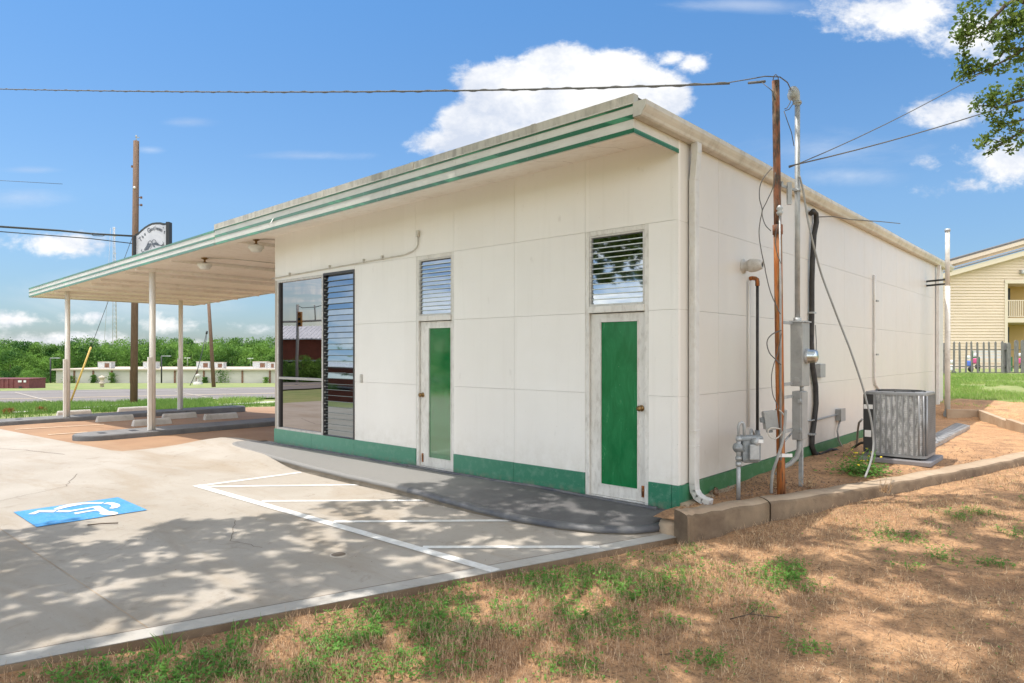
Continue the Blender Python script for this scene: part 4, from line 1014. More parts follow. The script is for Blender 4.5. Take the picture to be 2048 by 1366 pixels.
a2, b2 = boxpx(574, 607, 712, 943, .20)
b2 = (b2[0]+.02, b2[1], b2[2])
mb = MB(); mb.box(a2, b2); dbx = mb.build('disconnect_box', M['greybox'], mast, bevel=.006)
mb = MB(); mb.box((b2[0], a2[1]+.01, a2[2]+.01), (b2[0]+.012, b2[1]-.01, b2[2]-.01)); mb.build('box_door', M['greybox'], dbx)
for q in (.2, .8):
    mb = MB(); zz = a2[2]+(b2[2]-a2[2])*q; mb.box((b2[0]-.03, a2[1]-.008, zz-.02), (b2[0]+.014, a2[1], zz+.02)); mb.tube([(b2[0], a2[1]-.010, zz-.03), (b2[0], a2[1]-.010, zz+.03)], .006, 6)
    mb.build('hinge', M['galv'], dbx)
mb = MB(); mb.tube([((a[0]+b[0])/2+.02, a[1]+.12, a[2]+.01), ((a[0]+b[0])/2+.02, a[1]+.12, b2[2]-.01)], .022, 12); mb.build('nipple', M['galv'], mast)
cb_ = Vector(((a2[0]+b2[0])/2+.01, a2[1]+.06, a2[2]))
mb = MB(); mb.tube([cb_+Vector((0, 0, .005)), cb_-Vector((0, 0, .10)), cb_-Vector((.0, 0, .20))-rv*.03, cb_-Vector((0, 0, .27))-rv*.10, cb_-Vector((0, 0, .31))-rv*.19, cb_-Vector((0, 0, .40))-rv*.25], .026, 12); mb.build('flexible_conduit', M['greybox'], mast)
mb = MB(); mb.bar((a2[0]+.045, a2[1]+.16, .04), (a2[0]+.045, a2[1]+.16, a2[2]+.3), .04, .04); mb.build('strut_post', M['galv'], mast)
for q in (392, 676, 736, 893):
    p = m5(568, q); mb = MB(); mb.bar(Vector((p.x+.01, p.y+.03, p.z)), pl(p.z)+fv*.02, .03, .03); mb.build('cross_strut', M['galv'], mast)
# black insulated riser and its branch to the condenser
t = thing('insulated_line', (.05, 4.0, .2), 'thick black insulated pipe hooked over near the eaves and running down the side wall', 'pipe')
W = lambda x, y, X_=.045: atX(1340+x/2.355, 480+y/2.355, X_)
pts = [atX(1622, 427, .05), atX(1626, 422, .05), atX(1632, 428, .05), atX(1633, 445, .05), atX(1628, 470, .05), atX(1625, 520, .05), W(668, 200), W(668, 350), W(665, 480), W(672, 600), W(686, 690), W(688, 770), W(680, 850), W(670, 920), W(668, 970), W(680, 1003), W(705, 1015), W(745, 1008), W(790, 1000), W(840, 992), W(900, 985)]
mb = MB(); mb.tube(pts, .036, 10); mb.build('insulation', M['blackpipe'], t)
for q in (343, 914):
    p = W(669, q); mb = MB(); mb.box((0, p.y-.06, p.z-.012), (.085, p.y+.06, p.z+.012)); mb.build('strap', M['galv'], t)
t = thing('small_wall_box', (.03, 4.32, 1.2), 'small grey box on the side wall right behind the black insulated pipe', 'box')
p = atX(1637, 741, .0); mb = MB(); mb.box((.001, p.y-.13, p.z-.10), (.07, p.y+.10, p.z+.10)); mb.build('box_body', M['greybox'], t, bevel=.006)
mb = MB(); mb.tube([W(685, 400, .01), W(690, 480, .01), W(688, 580, .02)], .005, 6); mb.build('feed_wire', M['wire'], t)
# outlet box with conduit
t = thing('outlet_box', (.04, 5.2, .6), 'grey outlet box on the side wall joined by conduit to the rusty pole', 'box')
p = atX(1674.5, 829, 0); mb = MB(); mb.box((.001, p.y-.10, p.z-.09), (.075, p.y+.12, p.z+.09)); mb.build('box_body', M['greybox'], t, bevel=.006)
mb = MB(); mb.box((.076, p.y-.11, p.z-.10), (.088, p.y+.13, p.z+.10)); mb.build('cover', M['greybox'], t, bevel=.004)
mb = MB(); mb.tube([pl(.64)+rv*.04, W(620, 856, .10), W(700, 846, .03), (.03, p.y-.10, p.z+.01)], .012, 8); mb.build('conduit', M['greybox'], t)
mb = MB(); mb.tube([(.04, p.y, p.z-.09), W(788, 900), W(795, 945), W(815, 980), W(850, 990, .1), W(880, 970, .3), W(884, 900, .5), W(890, 860, .6), W(905, 845, .70)], .014, 8); mb.build('flexible_conduit', M['greybox'], t)
mb = MB(); mb.tube([W(705, 1010, .09), W(760, 985, .12), W(800, 990, .14), W(850, 985, .2), W(900, 955, .45), W(925, 955, .7)], .018, 8); mb.build('black_hose', M['blackpipe'], t)
# thin pipe high on the wall
t = thing('thin_drain_pipe', (.03, 7.46, .9), 'thin grey-white vertical pipe strapped to the side wall above the condenser', 'pipe')
pts = [atX(1749, 550, .03), atX(1749, 602, .03), atX(1749, 709, .03), atX(1749, 757, .03), atX(1751, 768, .03), atX(1756, 776, .03), atX(1762, 782, .04)]
mb = MB(); mb.tube(pts, .02, 8); mb.build('pipe', M['downspout'], t)
for q in (602, 709):
    p = atX(1749, q, 0); mb = MB(); mb.box((0, p.y-.07, p.z-.015), (.058, p.y+.07, p.z+.015)); mb.build('strap', M['greybox'], t)
# tall post at the far corner
t = thing('corner_vent_pole', (.40, 12.0, .0), 'tall grey pipe standing at the far corner of the building, higher than the eaves', 'pole')
tb = atT(1895, 846, 15.4); tb.z = .05; ttp = atT(1895.5, 463, 15.4)
mb = MB(); mb.tube([tb, (tb.x, tb.y, 3.1)], .057, 14); mb.tube([(tb.x, tb.y, 3.08), (tb.x, tb.y, ttp.z)], .048, 14); mb.build('pipe', M['gutter'], t)
mb = MB(); mb.tube([(tb.x, tb.y, ttp.z), (tb.x, tb.y, ttp.z+.06)], .058, 14); mb.build('cap', M['galv'], t)
mb = MB(); mb.lathe((tb.x, tb.y, .05), (0, 0, 1), [(.085, 0), (.085, .16), (.06, .22), (.058, .26)], 14); mb.build('base_fitting', M['meterbox'], t)
for z in (3.25, 3.15):
    mb = MB(); mb.bar((tb.x, tb.y, z), (.0, tb.y+.2, z), .05, .04); mb.build('bracket', M['acdark'], t)
# ribbed metal plate on the ground
t = thing('ribbed_metal_plate', (.8, 8.5, .12), 'ribbed aluminium plate lying on the ground between the condenser and the corner pole', 'plate')
q = [atZ(1862, 893, .17), atZ(1940, 852, .17), atZ(1925, 849, .17), atZ(1855, 874, .17)]
qa, qb, qd = q[0], q[1], q[3]; Lv = qb-qa; qc = q[2]; WA = (qd-qa).normalized()*1.15; WB = (qc-qb).normalized()*.5
mb = MB(); mb.add([qa, qb, qb+WB, qa+WA]+[p-Vector((0, 0, .07)) for p in (qa, qb, qb+WB, qa+WA)], [(0,1,2,3),(7,6,5,4),(0,4,5,1),(1,5,6,2),(2,6,7,3),(3,7,4,0)]); mb.build('plate', M['aluplate'], t)
mb = MB()
for k in range(16):
    p = qa+Lv*(k+.5)/16+Vector((0, 0, .008)); Wk = WA.lerp(WB, (k+.5)/16); mb.bar(p+Wk*.03, p+Wk*.97, .06, .02)
mb.build('rib', M['aluplate'], t)

# ------------------------------------------------------------------ condenser
AX0, AX1, AY0, AY1, AZ0, AZ1 = .70, 1.44, 3.94, 4.68, .20, 1.055
ac = thing('condenser_unit', ((AX0+AX1)/2, (AY0+AY1)/2, AZ0), 'grey air conditioning condenser on a plastic pad beside the side wall', 'air conditioner')
def rrect(x0, y0, x1, y1, r, z, n=5):
    o = []
    for cx_, cy_, a0 in ((x1-r, y0+r, -90), (x1-r, y1-r, 0), (x0+r, y1-r, 90), (x0+r, y0+r, 180)):
        for k in range(n+1): a = R(a0+90*k/n); o.append((cx_+r*math.cos(a), cy_+r*math.sin(a), z))
    return o
mb = MB(); mb.extr(rrect(AX0+.02, AY0+.02, AX1-.02, AY1-.02, .07, AZ0+.02), (0, 0, AZ1-AZ0-.05)); mb.build('coil', M['accoil'], ac)
mb = MB(); mb.extr(rrect(AX0, AY0, AX1, AY1, .09, AZ1-.035), (0, 0, .02)); mb.extr(rrect(AX0+.01, AY0+.01, AX1-.01, AY1-.01, .09, AZ1-.015), (0, 0, .015)); lid = mb.build('top_cover', M['accase'], ac)
mb = MB(); cxx, cyy = (AX0+AX1)/2, (AY0+AY1)/2
for rr_ in (.06, .12, .18, .24, .30): mb.tube([(cxx+rr_*math.cos(R(a)), cyy+rr_*math.sin(R(a)), AZ1+.012) for a in range(0, 361, 15)], .004, 5, False)
for a in range(0, 360, 45): mb.tube([(cxx+.05*math.cos(R(a)), cyy+.05*math.sin(R(a)), AZ1+.010), (cxx+.31*math.cos(R(a)), cyy+.31*math.sin(R(a)), AZ1+.006)], .004, 5)
mb.build('fan_grille', M['acdark'], lid)
mb = MB(); mb.extr(rrect(AX0, AY0, AX1, AY1, .09, AZ0), (0, 0, .035)); mb.build('base_pan', M['accase'], ac)
mb = MB(); mb.box((AX0+.0, AY0-.004, AZ0+.036), (AX0+.125, AY0+.10, AZ1-.036)); cp = mb.build('control_panel', M['acdark'], ac, bevel=.006)
mb = MB(); mb.box((AX0+.008, AY0-.006, AZ0+.62), (AX0+.12, AY0-.0045, AZ0+.68)); mb.build('sticker', M['label'], cp); mb = MB(); mb.box((AX0+.02, AY0-.006, AZ0+.24), (AX0+.10, AY0-.0045, AZ0+.33)); mb.build('sticker', M['label'], cp)
mb = MB()
xs_ = list(np.arange(AX0+.145, AX1-.10, .066))
for x in xs_: mb.box((x-.009, AY0-.001, AZ0+.036), (x+.009, AY0+.018, AZ1-.036))
for y in np.arange(AY0+.12, AY1-.08, .066): mb.box((AX1-.018, y-.009, AZ0+.036), (AX1+.001, y+.009, AZ1-.036))
mb.box((AX0+.126, AY0-.002, AZ0+.036), (AX0+.15, AY0+.018, AZ1-.036))
for k in range(5):
    a = R(-80+35*k) if k < 3 else R(-20+10*k); mb.tube([(AX1-.09+.088*math.cos(a), AY0+.09+.088*math.sin(a), AZ0+.036), (AX1-.09+.088*math.cos(a), AY0+.09+.088*math.sin(a), AZ1-.036)], .012, 6)
mb.build('guard_post', M['accase'], ac)
mb = MB()
for k in range(26):
    z = AZ0+.06+k*.029; mb.tube([(AX0+.14, AY0+.006, z), (AX1-.09, AY0+.006, z)]+[(AX1-.09+.084*math.cos(R(a)), AY0+.09+.084*math.sin(R(a)), z) for a in (-70, -45, -20)]+[(AX1-.006, AY0+.09, z), (AX1-.006, AY1-.09, z)], .0022, 4, False)
mb.build('guard_wire', M['aclouvre'], ac)
t = thing('condenser_pad', (cxx, cyy, .1), 'dark grey plastic pad lying under the condenser', 'pad')
mb = MB(); mb.box((AX0-.05, AY0-.08, .11), (AX1+.07, AY1+.06, .175)); mb.build('slab', M['pad'], t, bevel=.012)
for x in (AX0+.08, AX1-.08):
    for y in (AY0+.08, AY1-.08):
        mb = MB(); mb.tube([(x, y, .175), (x, y, AZ0)], .02, 8); mb.build('foot', M['acdark'], t)

# ------------------------------------------------------------------ cables
def cable(name, pts, r, m_, label, grp=None, n=6, twist=0):
    mb = MB(); mb.tube(pts, r, n)
    if twist:
        P = [Vector(p) for p in pts]; Q = []
        for i in range(len(P)*3-2):
            a = P[i//3]; b = P[min(i//3+1, len(P)-1)]; p = a.lerp(b, (i % 3)/3); Q.append(p+Vector((0, 0, 1))*r*.9*math.sin(i*twist)+Vector((0, 0, 1))*r*.5*math.sin(i*.37)+Vector((FW[1], -FW[0], 0))*0)
        mb.tube(Q, r*.8, n)
    o = mb.build(name, m_); return tag(o, label, 'cable', grp)
def span(pa, pb, mids, n=40):   # a sagging cable between two points through the measured heights
    xs_ = [q[0] for q in mids]; ys_ = [q[1] for q in mids]; co = np.polyfit(xs_, ys_, 2); pts = []
    for i in range(n+1):
        p = pa.lerp(pb, i/n); px_, _, t_ = proj(p); y = np.polyval(co, px_); pts.append(atT(px_, y, t_))
    return pts
A = atT(1556, 157, 7.1); B = atT(-250, 172, 21)
cable('service_cable', span(A, B, [(0, 178), (400, 184), (900, 181), (1300, 173), (1480, 166)], 160)[3:], .011, M['wire'], 'long twisted service cable crossing the sky above the roof to the rusty pole', twist=1.1)
mb = MB(); mb.tube([atT(1440, 168, 7.8), atT(1500, 158, 7.4), atT(1530, 152.5, 7.2), atT(1560, 154, 7.1), atT(1575, 165, 7.2), atT(1582, 180, 7.5)], .006, 6); mb.tube([atT(1497, 166, 7.4), atT(1530, 163, 7.2)], .014, 6); mb.tube([atT(1524, 165, 7.2), atT(1540, 178, 7.1), atT(1548, 186, 7.1)], .004, 6); mb.tube([atT(1545, 183, 7.1), atT(1550, 200, 7.1)], .011, 6)
tag(mb.build('cable_splice', M['wire']), 'spliced cable ends arching over the top of the rusty pole', 'cable')
for pts, lab in (([(1582, 195), (1580, 206), (1574, 216), (1569, 218)], 'inner drip-loop wire between the weatherhead and the rusty pole'), ([(1586, 196), (1586, 208), (1578, 219), (1570, 221)], 'outer drip-loop wire between the weatherhead and the rusty pole'), ([(1568, 222), (1574, 240), (1583, 265), (1588, 292)], 'thin wire slanting from the rusty pole across to the mast'), ([(1570, 160), (1575, 166), (1580, 175)], 'short dark wire between the pole top and the weatherhead')):
    mb = MB(); mb.tube([atT(x, y, 7.3) for x, y in pts], .0045, 5); tag(mb.build('drip_loop_wire', M['wire']), lab, 'cable')
C5 = lambda x, y: (1340+x/3.105, 120+y/3.105)
D5 = lambda x, y: (1340+x/2.355, 480+y/2.355)
def hang(name, pts, r, label, m_=None, T=7.1):
    mb = MB(); P = [atT(x, y, T if not isinstance(T, (list, tuple)) else T[i]) for i, (x, y) in enumerate(pts)]
    Q = []
    for i in range(len(P)-1):           # catmull-rom
        p0, p1, p2, p3 = P[max(i-1, 0)], P[i], P[i+1], P[min(i+2, len(P)-1)]
        for k in range(6):
            u_ = k/6; Q.append(.5*((2*p1)+(p2-p0)*u_+(2*p0-5*p1+4*p2-p3)*u_*u_+(3*p1-p0-3*p2+p3)*u_**3))
    Q.append(P[-1]); mb.tube(Q, r, 6); return tag(mb.build(name, m_ or M['wire']), label, 'cable')
hang('loose_wire', [C5(635, 670), C5(590, 720), C5(560, 780), C5(556, 860), C5(572, 930), C5(560, 1000), C5(553, 1080), C5(568, 1190), C5(590, 1290), D5(450, 150), D5(475, 250), D5(520, 350)], .0055, 'long dark loose wire bowing out left of the rusty pole')
hang('loose_wire', [C5(655, 700), C5(640, 790), C5(600, 880), C5(572, 945), C5(590, 1020), C5(627, 1062)], .005, 'short wire crossing the long loose wire and ending in mid air')
hang('loose_wire', [C5(678, 1010), C5(660, 1060), C5(655, 1140), C5(668, 1210), C5(690, 1265)], .0045, 'small bowed wire close against the left of the rusty pole')
hang('loose_wire', [D5(524, 425), D5(480, 445), D5(457, 480), D5(468, 530), D5(500, 565), D5(523, 588)], .006, 'wire looping out left of the pole beside the meter')
hang('loose_wire', [D5(524, 440), D5(510, 520), D5(485, 600), D5(478, 660), D5(485, 730), D5(508, 785), D5(495, 800)], .005, 'thin wire running down the pole to the tilted junction box')
hang('loose_wire', [D5(515, 800), D5(540, 830), D5(545, 870), D5(530, 905), D5(500, 935), D5(470, 925), D5(462, 900), D5(480, 885), D5(520, 890)], .0075, 'pale coiled wire beneath the tilted junction box', M['whitewire'], 7.0)
hang('ground_conduit', [D5(545, 800), D5(540, 880), D5(530, 950), D5(505, 1030), D5(485, 1090), D5(478, 1150), D5(477, 1190)], .016, 'flexible grey conduit curving down to the soil left of the pole base', M['greybox'], [6.95]*4+[7.0, 7.05, 7.1])
hang('dangling_hose', [(1599, 352), (1606, 380), (1614, 430), (1623, 474), (1632, 510), (1644, 552), (1663, 603), (1683, 655), (1701, 701), (1724, 769), (1735, 810), (1743, 845), (1747, 890), (1741, 925), (1730, 955)], .012, 'long grey hose slanting from the mast past the condenser to the curb', M['greybox'], [7.5, 7.5, 7.5, 7.5, 7.55, 7.6, 7.6, 7.65, 7.65, 7.7, 7.7, 7.7, 7.7, 7.65, 7.6])
A = atT(1578, 334, 7.2)
cable('span_wire', span(A, atT(2300, -45, 15), [(1578, 334), (1700, 285), (1925, 165), (2048, 97)], 20), .0055, M['wire'], 'upper of two thin wires rising from the pole clamp into the overhanging leaves')
cable('span_wire', span(A, atT(2300, 90, 15), [(1578, 334), (1700, 300), (1975, 228), (2048, 196)], 20), .0075, M['wire'], 'lower of two thin wires running right from the pole clamp under the leaves')
mb = MB(); pa = atX(1634, 434, .06); mb.tube([pa, atX(1665, 433, .12), atX(1700, 439, .15), atX(1760, 443, .15), atX(1800, 447, .15)], .008, 6); tag(mb.build('eave_wire', M['wire']), 'thin wire running along under the gutter from the black pipe hook', 'cable')

# ------------------------------------------------------------------ canopy islands, wheel stops, rooftop sign
def island(x, y0, y1, wd, label):
    z = float(lotz(x)); t = thing('concrete_island', (x, (y0+y1)/2, z-.02), label, 'kerb island', 'raised islands under the canopy')
    r = wd/2; pts = []
    for k in range(13): a = R(180+180*k/12); pts.append((x+r*math.cos(a), y0+r+r*math.sin(a)))
    for k in range(13): a = R(180*k/12); pts.append((x+r*math.cos(a), y1-r+r*math.sin(a)))
    c = Vector((x, (y0+y1)/2)); mb = MB(); n_ = len(pts)
    rows = [(1.0, -.06), (1.0, .07), (.985, .09), (.95, .1)]; vs = []
    for s, h in rows:
        for p in pts:
            q = Vector(p); m2_ = Vector((x, min(max(q.y, y0+r), y1-r))); w_ = m2_+(q-m2_)*s; vs.append((w_.x, w_.y, z+h))
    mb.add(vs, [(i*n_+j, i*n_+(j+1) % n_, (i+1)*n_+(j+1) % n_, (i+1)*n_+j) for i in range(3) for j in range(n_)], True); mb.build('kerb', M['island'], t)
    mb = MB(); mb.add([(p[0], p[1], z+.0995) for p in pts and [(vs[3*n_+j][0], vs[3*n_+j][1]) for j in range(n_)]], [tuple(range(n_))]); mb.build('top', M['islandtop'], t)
    for dy_ in (.45, 1.05): mb = MB(); mb.box((x-.12, y0+dy_, z+.1005), (x+.12, y0+dy_+.13, z+.103)); mb.build('patch', M['dark'], t)
island(-12.3, -1.85, 6.5, .95, 'long dark concrete island nearest the building under the canopy')
island(-18.0, -2.6, 4.6, .95, 'far dark concrete island carrying two canopy columns')
def stop(px0, px1, py, label, L=1.75):
    a = G(px0, py); b = G(px1, py); c = (a+b)/2; z = c.z
    t = thing('wheel_stop', (c.x, c.y, z), label, 'wheel stop', 'concrete wheel stops in the lot')
    # choose heading from the measured ends
    d = Vector((.05, 1, 0)).normalized(); w_ = abs(proj(c+d*.5)[0]-proj(c-d*.5)[0]); L = min(2.2, max(.9, (px1-px0-4)/w_))
    mb = MB(); sd = Vector((d.y, -d.x, 0)); h = .14
    vs = []
    for e in (-L/2, L/2):
        k = 1 if e > 0 else -1
        for q, zz in ((-.10, -.02), (.10, -.02), (.075, h*.7), (.05, h), (-.05, h), (-.075, h*.7)): vs.append(c+d*(e-k*.03*(zz > .05))+sd*q+Vector((0, 0, zz)))
    mb.add(vs, [(0,1,2,3,4,5), (11,10,9,8,7,6)]+[(i, i+6, (i+1) % 6+6, (i+1) % 6) for i in range(6)]); mb.build('block', M['stop'], t, bevel=.012)
stop(207, 254, 841, 'pale wheel stop left of the near canopy column between the islands')
stop(274, 334, 849, 'pale wheel stop half hidden behind the near canopy column')
stop(246, 286, 822.5, 'wheel stop beyond the far island beside the utility pole')
stop(130, 167, 830, 'wheel stop beyond the far island just behind the left column')
stop(334, 384, 836, 'wheel stop right of the near column by the slender far column')
stop(413, 470, 837, 'faint wheel stop closest to the window between the two islands')

# rooftop sign
T_ = 18.1
s0 = atT(268.5, 470, T_); s1 = atT(340, 445, T_)
t = thing('rooftop_sign', tuple(atT(304, 560, T_)), 'arched white sign with black lettering standing above the canopy roof', 'sign')
sx_ = (s1-s0); sx_.z = 0; wd = sx_.length; sx_ = sx_/wd; sy = Vector((-sx_.y, sx_.x, 0))
def sg(px, py, o=0): q = atT(px, py, T_); return q-fv*o
zbot = 3.45
edge = [(269, 472), (273, 472), (277, 470), (283, 464), (290, 458), (297, 453.5), (304, 450), (312, 449), (320, 449), (327, 451), (332, 450), (337, 448)]
mb = MB(); pts = [sg(x, y) for x, y in edge]; pts += [Vector((pts[-1].x, pts[-1].y, zbot+.15)), Vector((pts[0].x, pts[0].y, zbot+.15))]
mb.extr(pts, fv*.10); mb.build('sign_panel', M['signface'], t)
mb = MB()
for a, b in zip(edge[:-1], edge[1:]): mb.bar(sg(a[0]-.3, a[1]+.5, .01)+fv*.05, sg(b[0]+.3, b[1]+.5, .01)+fv*.05, .03, .14)
mb.build('top_trim', M['darkwire'], t)
pR = sg(338.8, 445, .02); pL = sg(270.7, 472, .02)
mb = MB(); mb.obox(Vector((pR.x, pR.y, (pR.z+zbot)/2)), (.085, .16, pR.z-zbot), Mx); mb.build('sign_post', M['dark'], t)
mb = MB(); mb.obox(Vector((pL.x, pL.y, (pL.z+zbot)/2)), (.05, .14, pL.z-zbot), Mx); mb.build('sign_post', M['dark'], t)
def glyph(ch, size):
    cu = bpy.data.curves.new('letter', 'FONT'); cu.body = ch; cu.size = size; cu.extrude = .003; cu.align_x = 'CENTER'; cu.offset = .0016
    ob = bpy.data.objects.new('tmp', cu); col.objects.link(ob); dg = bpy.context.evaluated_depsgraph_get()
    me = bpy.data.meshes.new_from_object(ob.evaluated_get(dg)); bpy.data.objects.remove(ob); return me
txt = "The Gentlemen's"
mb = MB(); base_pts = [(283, 482), (287, 476.5), (291, 471), (296, 468), (299, 465), (302, 462.5), (305, 461.3), (308, 460.5), (310.5, 460), (314, 460), (317.5, 461), (320, 462), (323, 463.5), (325.5, 461.5), (328.5, 467)]
angs = [42, 38, 34, 24, 22, 17, 12, 7, 3, -1, -5, -9, -13, -16, -19]
for ch, (px_, py_), an in zip(txt, base_pts, angs):
    if ch == ' ': continue
    me = glyph(ch, .125 if ch not in 'TG' else .16); an = R(an)
    o = sg(px_, py_, .006); sxn = rv
    vs = []
    for v_ in me.vertices:
        x_, y_ = v_.co.x*.72, v_.co.y*1.15; x2 = x_*math.cos(an)-y_*math.sin(an)*.6; y2 = x_*math.sin(an)+y_*math.cos(an); vs.append(o+rv*x2+Vector((0, 0, y2))-fv*(v_.co.z+.002))
    mb.add(vs, [tuple(p.vertices) for p in me.polygons]); bpy.data.meshes.remove(me)
mb.build('lettering', M['signink'], t)
def sgpoly(pts, o=.012): mb.extr([sg(x, y, o) for x, y in pts], fv*.006)
mb = MB()
K = lambda x, y: (255+x/15.18, 430+y/15.18)
sgpoly([K(510, 1090), K(590, 960), K(640, 850), K(680, 880), K(700, 850), K(735, 880), K(700, 960), K(660, 1010), K(640, 1060)])
sgpoly([K(745, 830), K(800, 850), K(850, 830), K(890, 850), K(960, 900), K(1010, 930), K(920, 930), K(860, 920), K(800, 900), K(850, 990), K(790, 960), K(755, 900)])
mb.tube([sg(*K(x, y), .012) for x, y in ((510, 1060), (590, 940), (640, 820), (690, 780), (720, 790), (745, 850))], .006, 5)
mb.tube([sg(*K(x, y), .012) for x, y in ((745, 830), (760, 780), (800, 745), (840, 760), (880, 830), (960, 895), (1050, 940), (1120, 900))], .006, 5)
mb.tube([sg(*K(x, y), .012) for x, y in ((750, 900), (740, 960), (690, 1050))], .004, 5)
mb.tube([sg(*K(x, y), .012) for x, y in ((1070, 800), (1095, 850), (1080, 900), (1010, 935))], [.002, .008, .009, .008], 5)
mb.tube([sg(*K(x, y), .012) for x, y in ((440, 1030), (425, 1080), (460, 1130), (510, 1100))], [.002, .008, .009, .008], 5)
mb.build('moustache_emblem', M['signink'], t)
# ------------------------------------------------------------------ utility poles, guard, tower
def upole(pxb, pyb, pxt, pyt, tb, r0, r1, label, name='utility_pole'):
    b = atT(pxb, pyb, tb); a = atT(pxt, pyt, tb); t = thing(name, tuple(b), label, 'pole')
    mb = MB(); mb.tube([b-Vector((0, 0, .3)), b.lerp(a, .5), a], [r0, (r0+r1)/2, r1], 12); mb.build('wooden_shaft', M['wood'], t); return t, b, a
t, b, a = upole(267.5, 808, 272.5, 282, 31, .16, .12, 'tall brown wooden utility pole standing in the verge behind the canopy')
mb = MB(); mb.tube([a, a+Vector((0, 0, .18))], .02, 6); mb.bar(a+Vector((0, 0, .16))-rv*.02, a+Vector((0, 0, .16))+rv*.14, .03, .03); mb.lathe(a+Vector((0, 0, .16)), (0, 0, 1), [(.03, 0), (.05, .03), (.03, .06), (.045, .09), (.0, .12)], 10); mb.build('top_insulator', M['galv'], t)
for y in (395, 410):
    c = atT(274, y, 31); mb = MB(); mb.bar(c, c+rv*.12, .03, .03); mb.lathe(c+rv*.19-Vector((0, 0, .06)), (0, 0, 1), [(0, 0), (.05, .02), (.06, .05), (.04, .07), (.06, .09), (.0, .12)], 10); mb.build('side_insulator', M['poletop'], t)
c = atT(273, 377, 31); mb = MB(); mb.lathe(c-fv*.14, -fv, [(0, 0), (.045, .0), (.06, .04), (.03, .08), (0, .09)], 10); mb.build('front_insulator', M['label'], t)
c = atT(266, 333, 31); mb = MB(); mb.bar(c, c-rv*.08, .04, .1); mb.build('bracket', M['poletop'], t)
t, b, a = upole(427.5, 768, 417, 600, 66, .19, .15, 'weathered leaning utility pole beyond the road with no wires on top')
P0 = atT(268, 472, 31)
def wire(pts, r, label, m_=None, grp=None, name='overhead_cable'):
    mb = MB(); mb.tube(pts, r, 5); return tag(mb.build(name, m_ or M['darkwire']), label, 'cable', grp)
wire([atT(-300, 434, 24), atT(0, 453, 27), atT(120, 461, 29), atT(180, 467, 29.5), atT(214, 469, 30), P0], .045, 'thick black bundled cable running left from the utility pole above the sign')
wire([atT(-300, 447, 24), atT(0, 463, 27), atT(180, 477, 29.5), atT(266, 487, 31)], .022, 'thin black cable just below the thick bundle, left of the utility pole')
wire([atT(180, 467, 29.5), atT(187, 471, 29.5), atT(205, 472, 29.8), atT(214, 469, 30)], .018, 'short slack loop hanging under the thick bundled cable')
wire([atT(-200, 352, 60), atT(0, 361, 60), atT(125, 368, 60)], .02, 'faint distant wire crossing the upper left of the sky')
# guy wire with its yellow guard
a = atT(143, 799, 33); b = atT(182, 694, 33); t = thing('guy_guard', tuple(a), 'slanted yellow plastic guy guard in front of the road behind the left column', 'guy wire')
mb = MB(); mb.tube([a-(b-a).normalized()*.4, b], .045, 8); mb.build('yellow_tube', M['yellow'], t)
mb = MB(); mb.tube([b, atT(268, 466, 31.2)], .012, 5); mb.build('guy_wire', M['darkwire'], t)
a = atT(380, 771, 64); b = atT(417, 628, 65); t = thing('leaning_pole_stay', tuple(a), 'dark stay wire left of the leaning pole with a black guard', 'guy wire')
mb = MB(); mb.tube([a, atT(395, 740, 64), atT(404, 705, 64.5), atT(413, 664, 65)], .035, 5); mb.build('stay_wire', M['darkwire'], t)
mb = MB(); mb.tube([atT(413, 668, 65), atT(414, 662, 65)], .1, 6); mb.build('guard', M['dark'], t)
mb = MB(); mb.tube([atT(413, 664, 65), atT(411, 700, 65)], .03, 5); mb.build('tail_wire', M['darkwire'], t)
# lattice tower
TT = 300; t = thing('lattice_tower', tuple(atT(232, 712, TT)), 'slim grey lattice radio mast rising far beyond the trees', 'tower')
zb_, zt_ = atT(0, 720, TT).z, atT(0, 454, TT).z; cx0 = atT(231, 700, TT)
mb = MB(); leg = []
for k in range(3):
    a = R(120*k+20); q0 = Vector((cx0.x+1.15*math.cos(a), cx0.y+1.15*math.sin(a), zb_)); q1 = Vector((cx0.x+.35*math.cos(a), cx0.y+.35*math.sin(a), zt_)); q1 -= rv*.6; leg.append((q0, q1)); mb.tube([q0, q1], .10, 5)
mb.build('tower_legs', M['greyframe'], t)
mb = MB(); N = 30
for i in range(N):
    for k in range(3):
        a = leg[k][0].lerp(leg[k][1], i/N); b = leg[(k+1) % 3][0].lerp(leg[(k+1) % 3][1], (i+1)/N); mb.tube([a, b], .05, 4)
mb.build('lattice', M['greyframe'], t)
mb = MB()
for f_, w_ in ((.99, .7), (.93, 1.), (.8, .7), (.72, .8)):
    p = leg[0][0].lerp(leg[0][1], f_); mb.bar(p-rv*w_, p+rv*w_*.6, .25, .25)
mb.build('antenna', M['greyframe'], t)
mb = MB(); mb.tube([atT(208, 690, TT), atT(213, 620, TT), atT(221, 456, TT)], .07, 4); mb.build('stay', M['greyframe'], t)

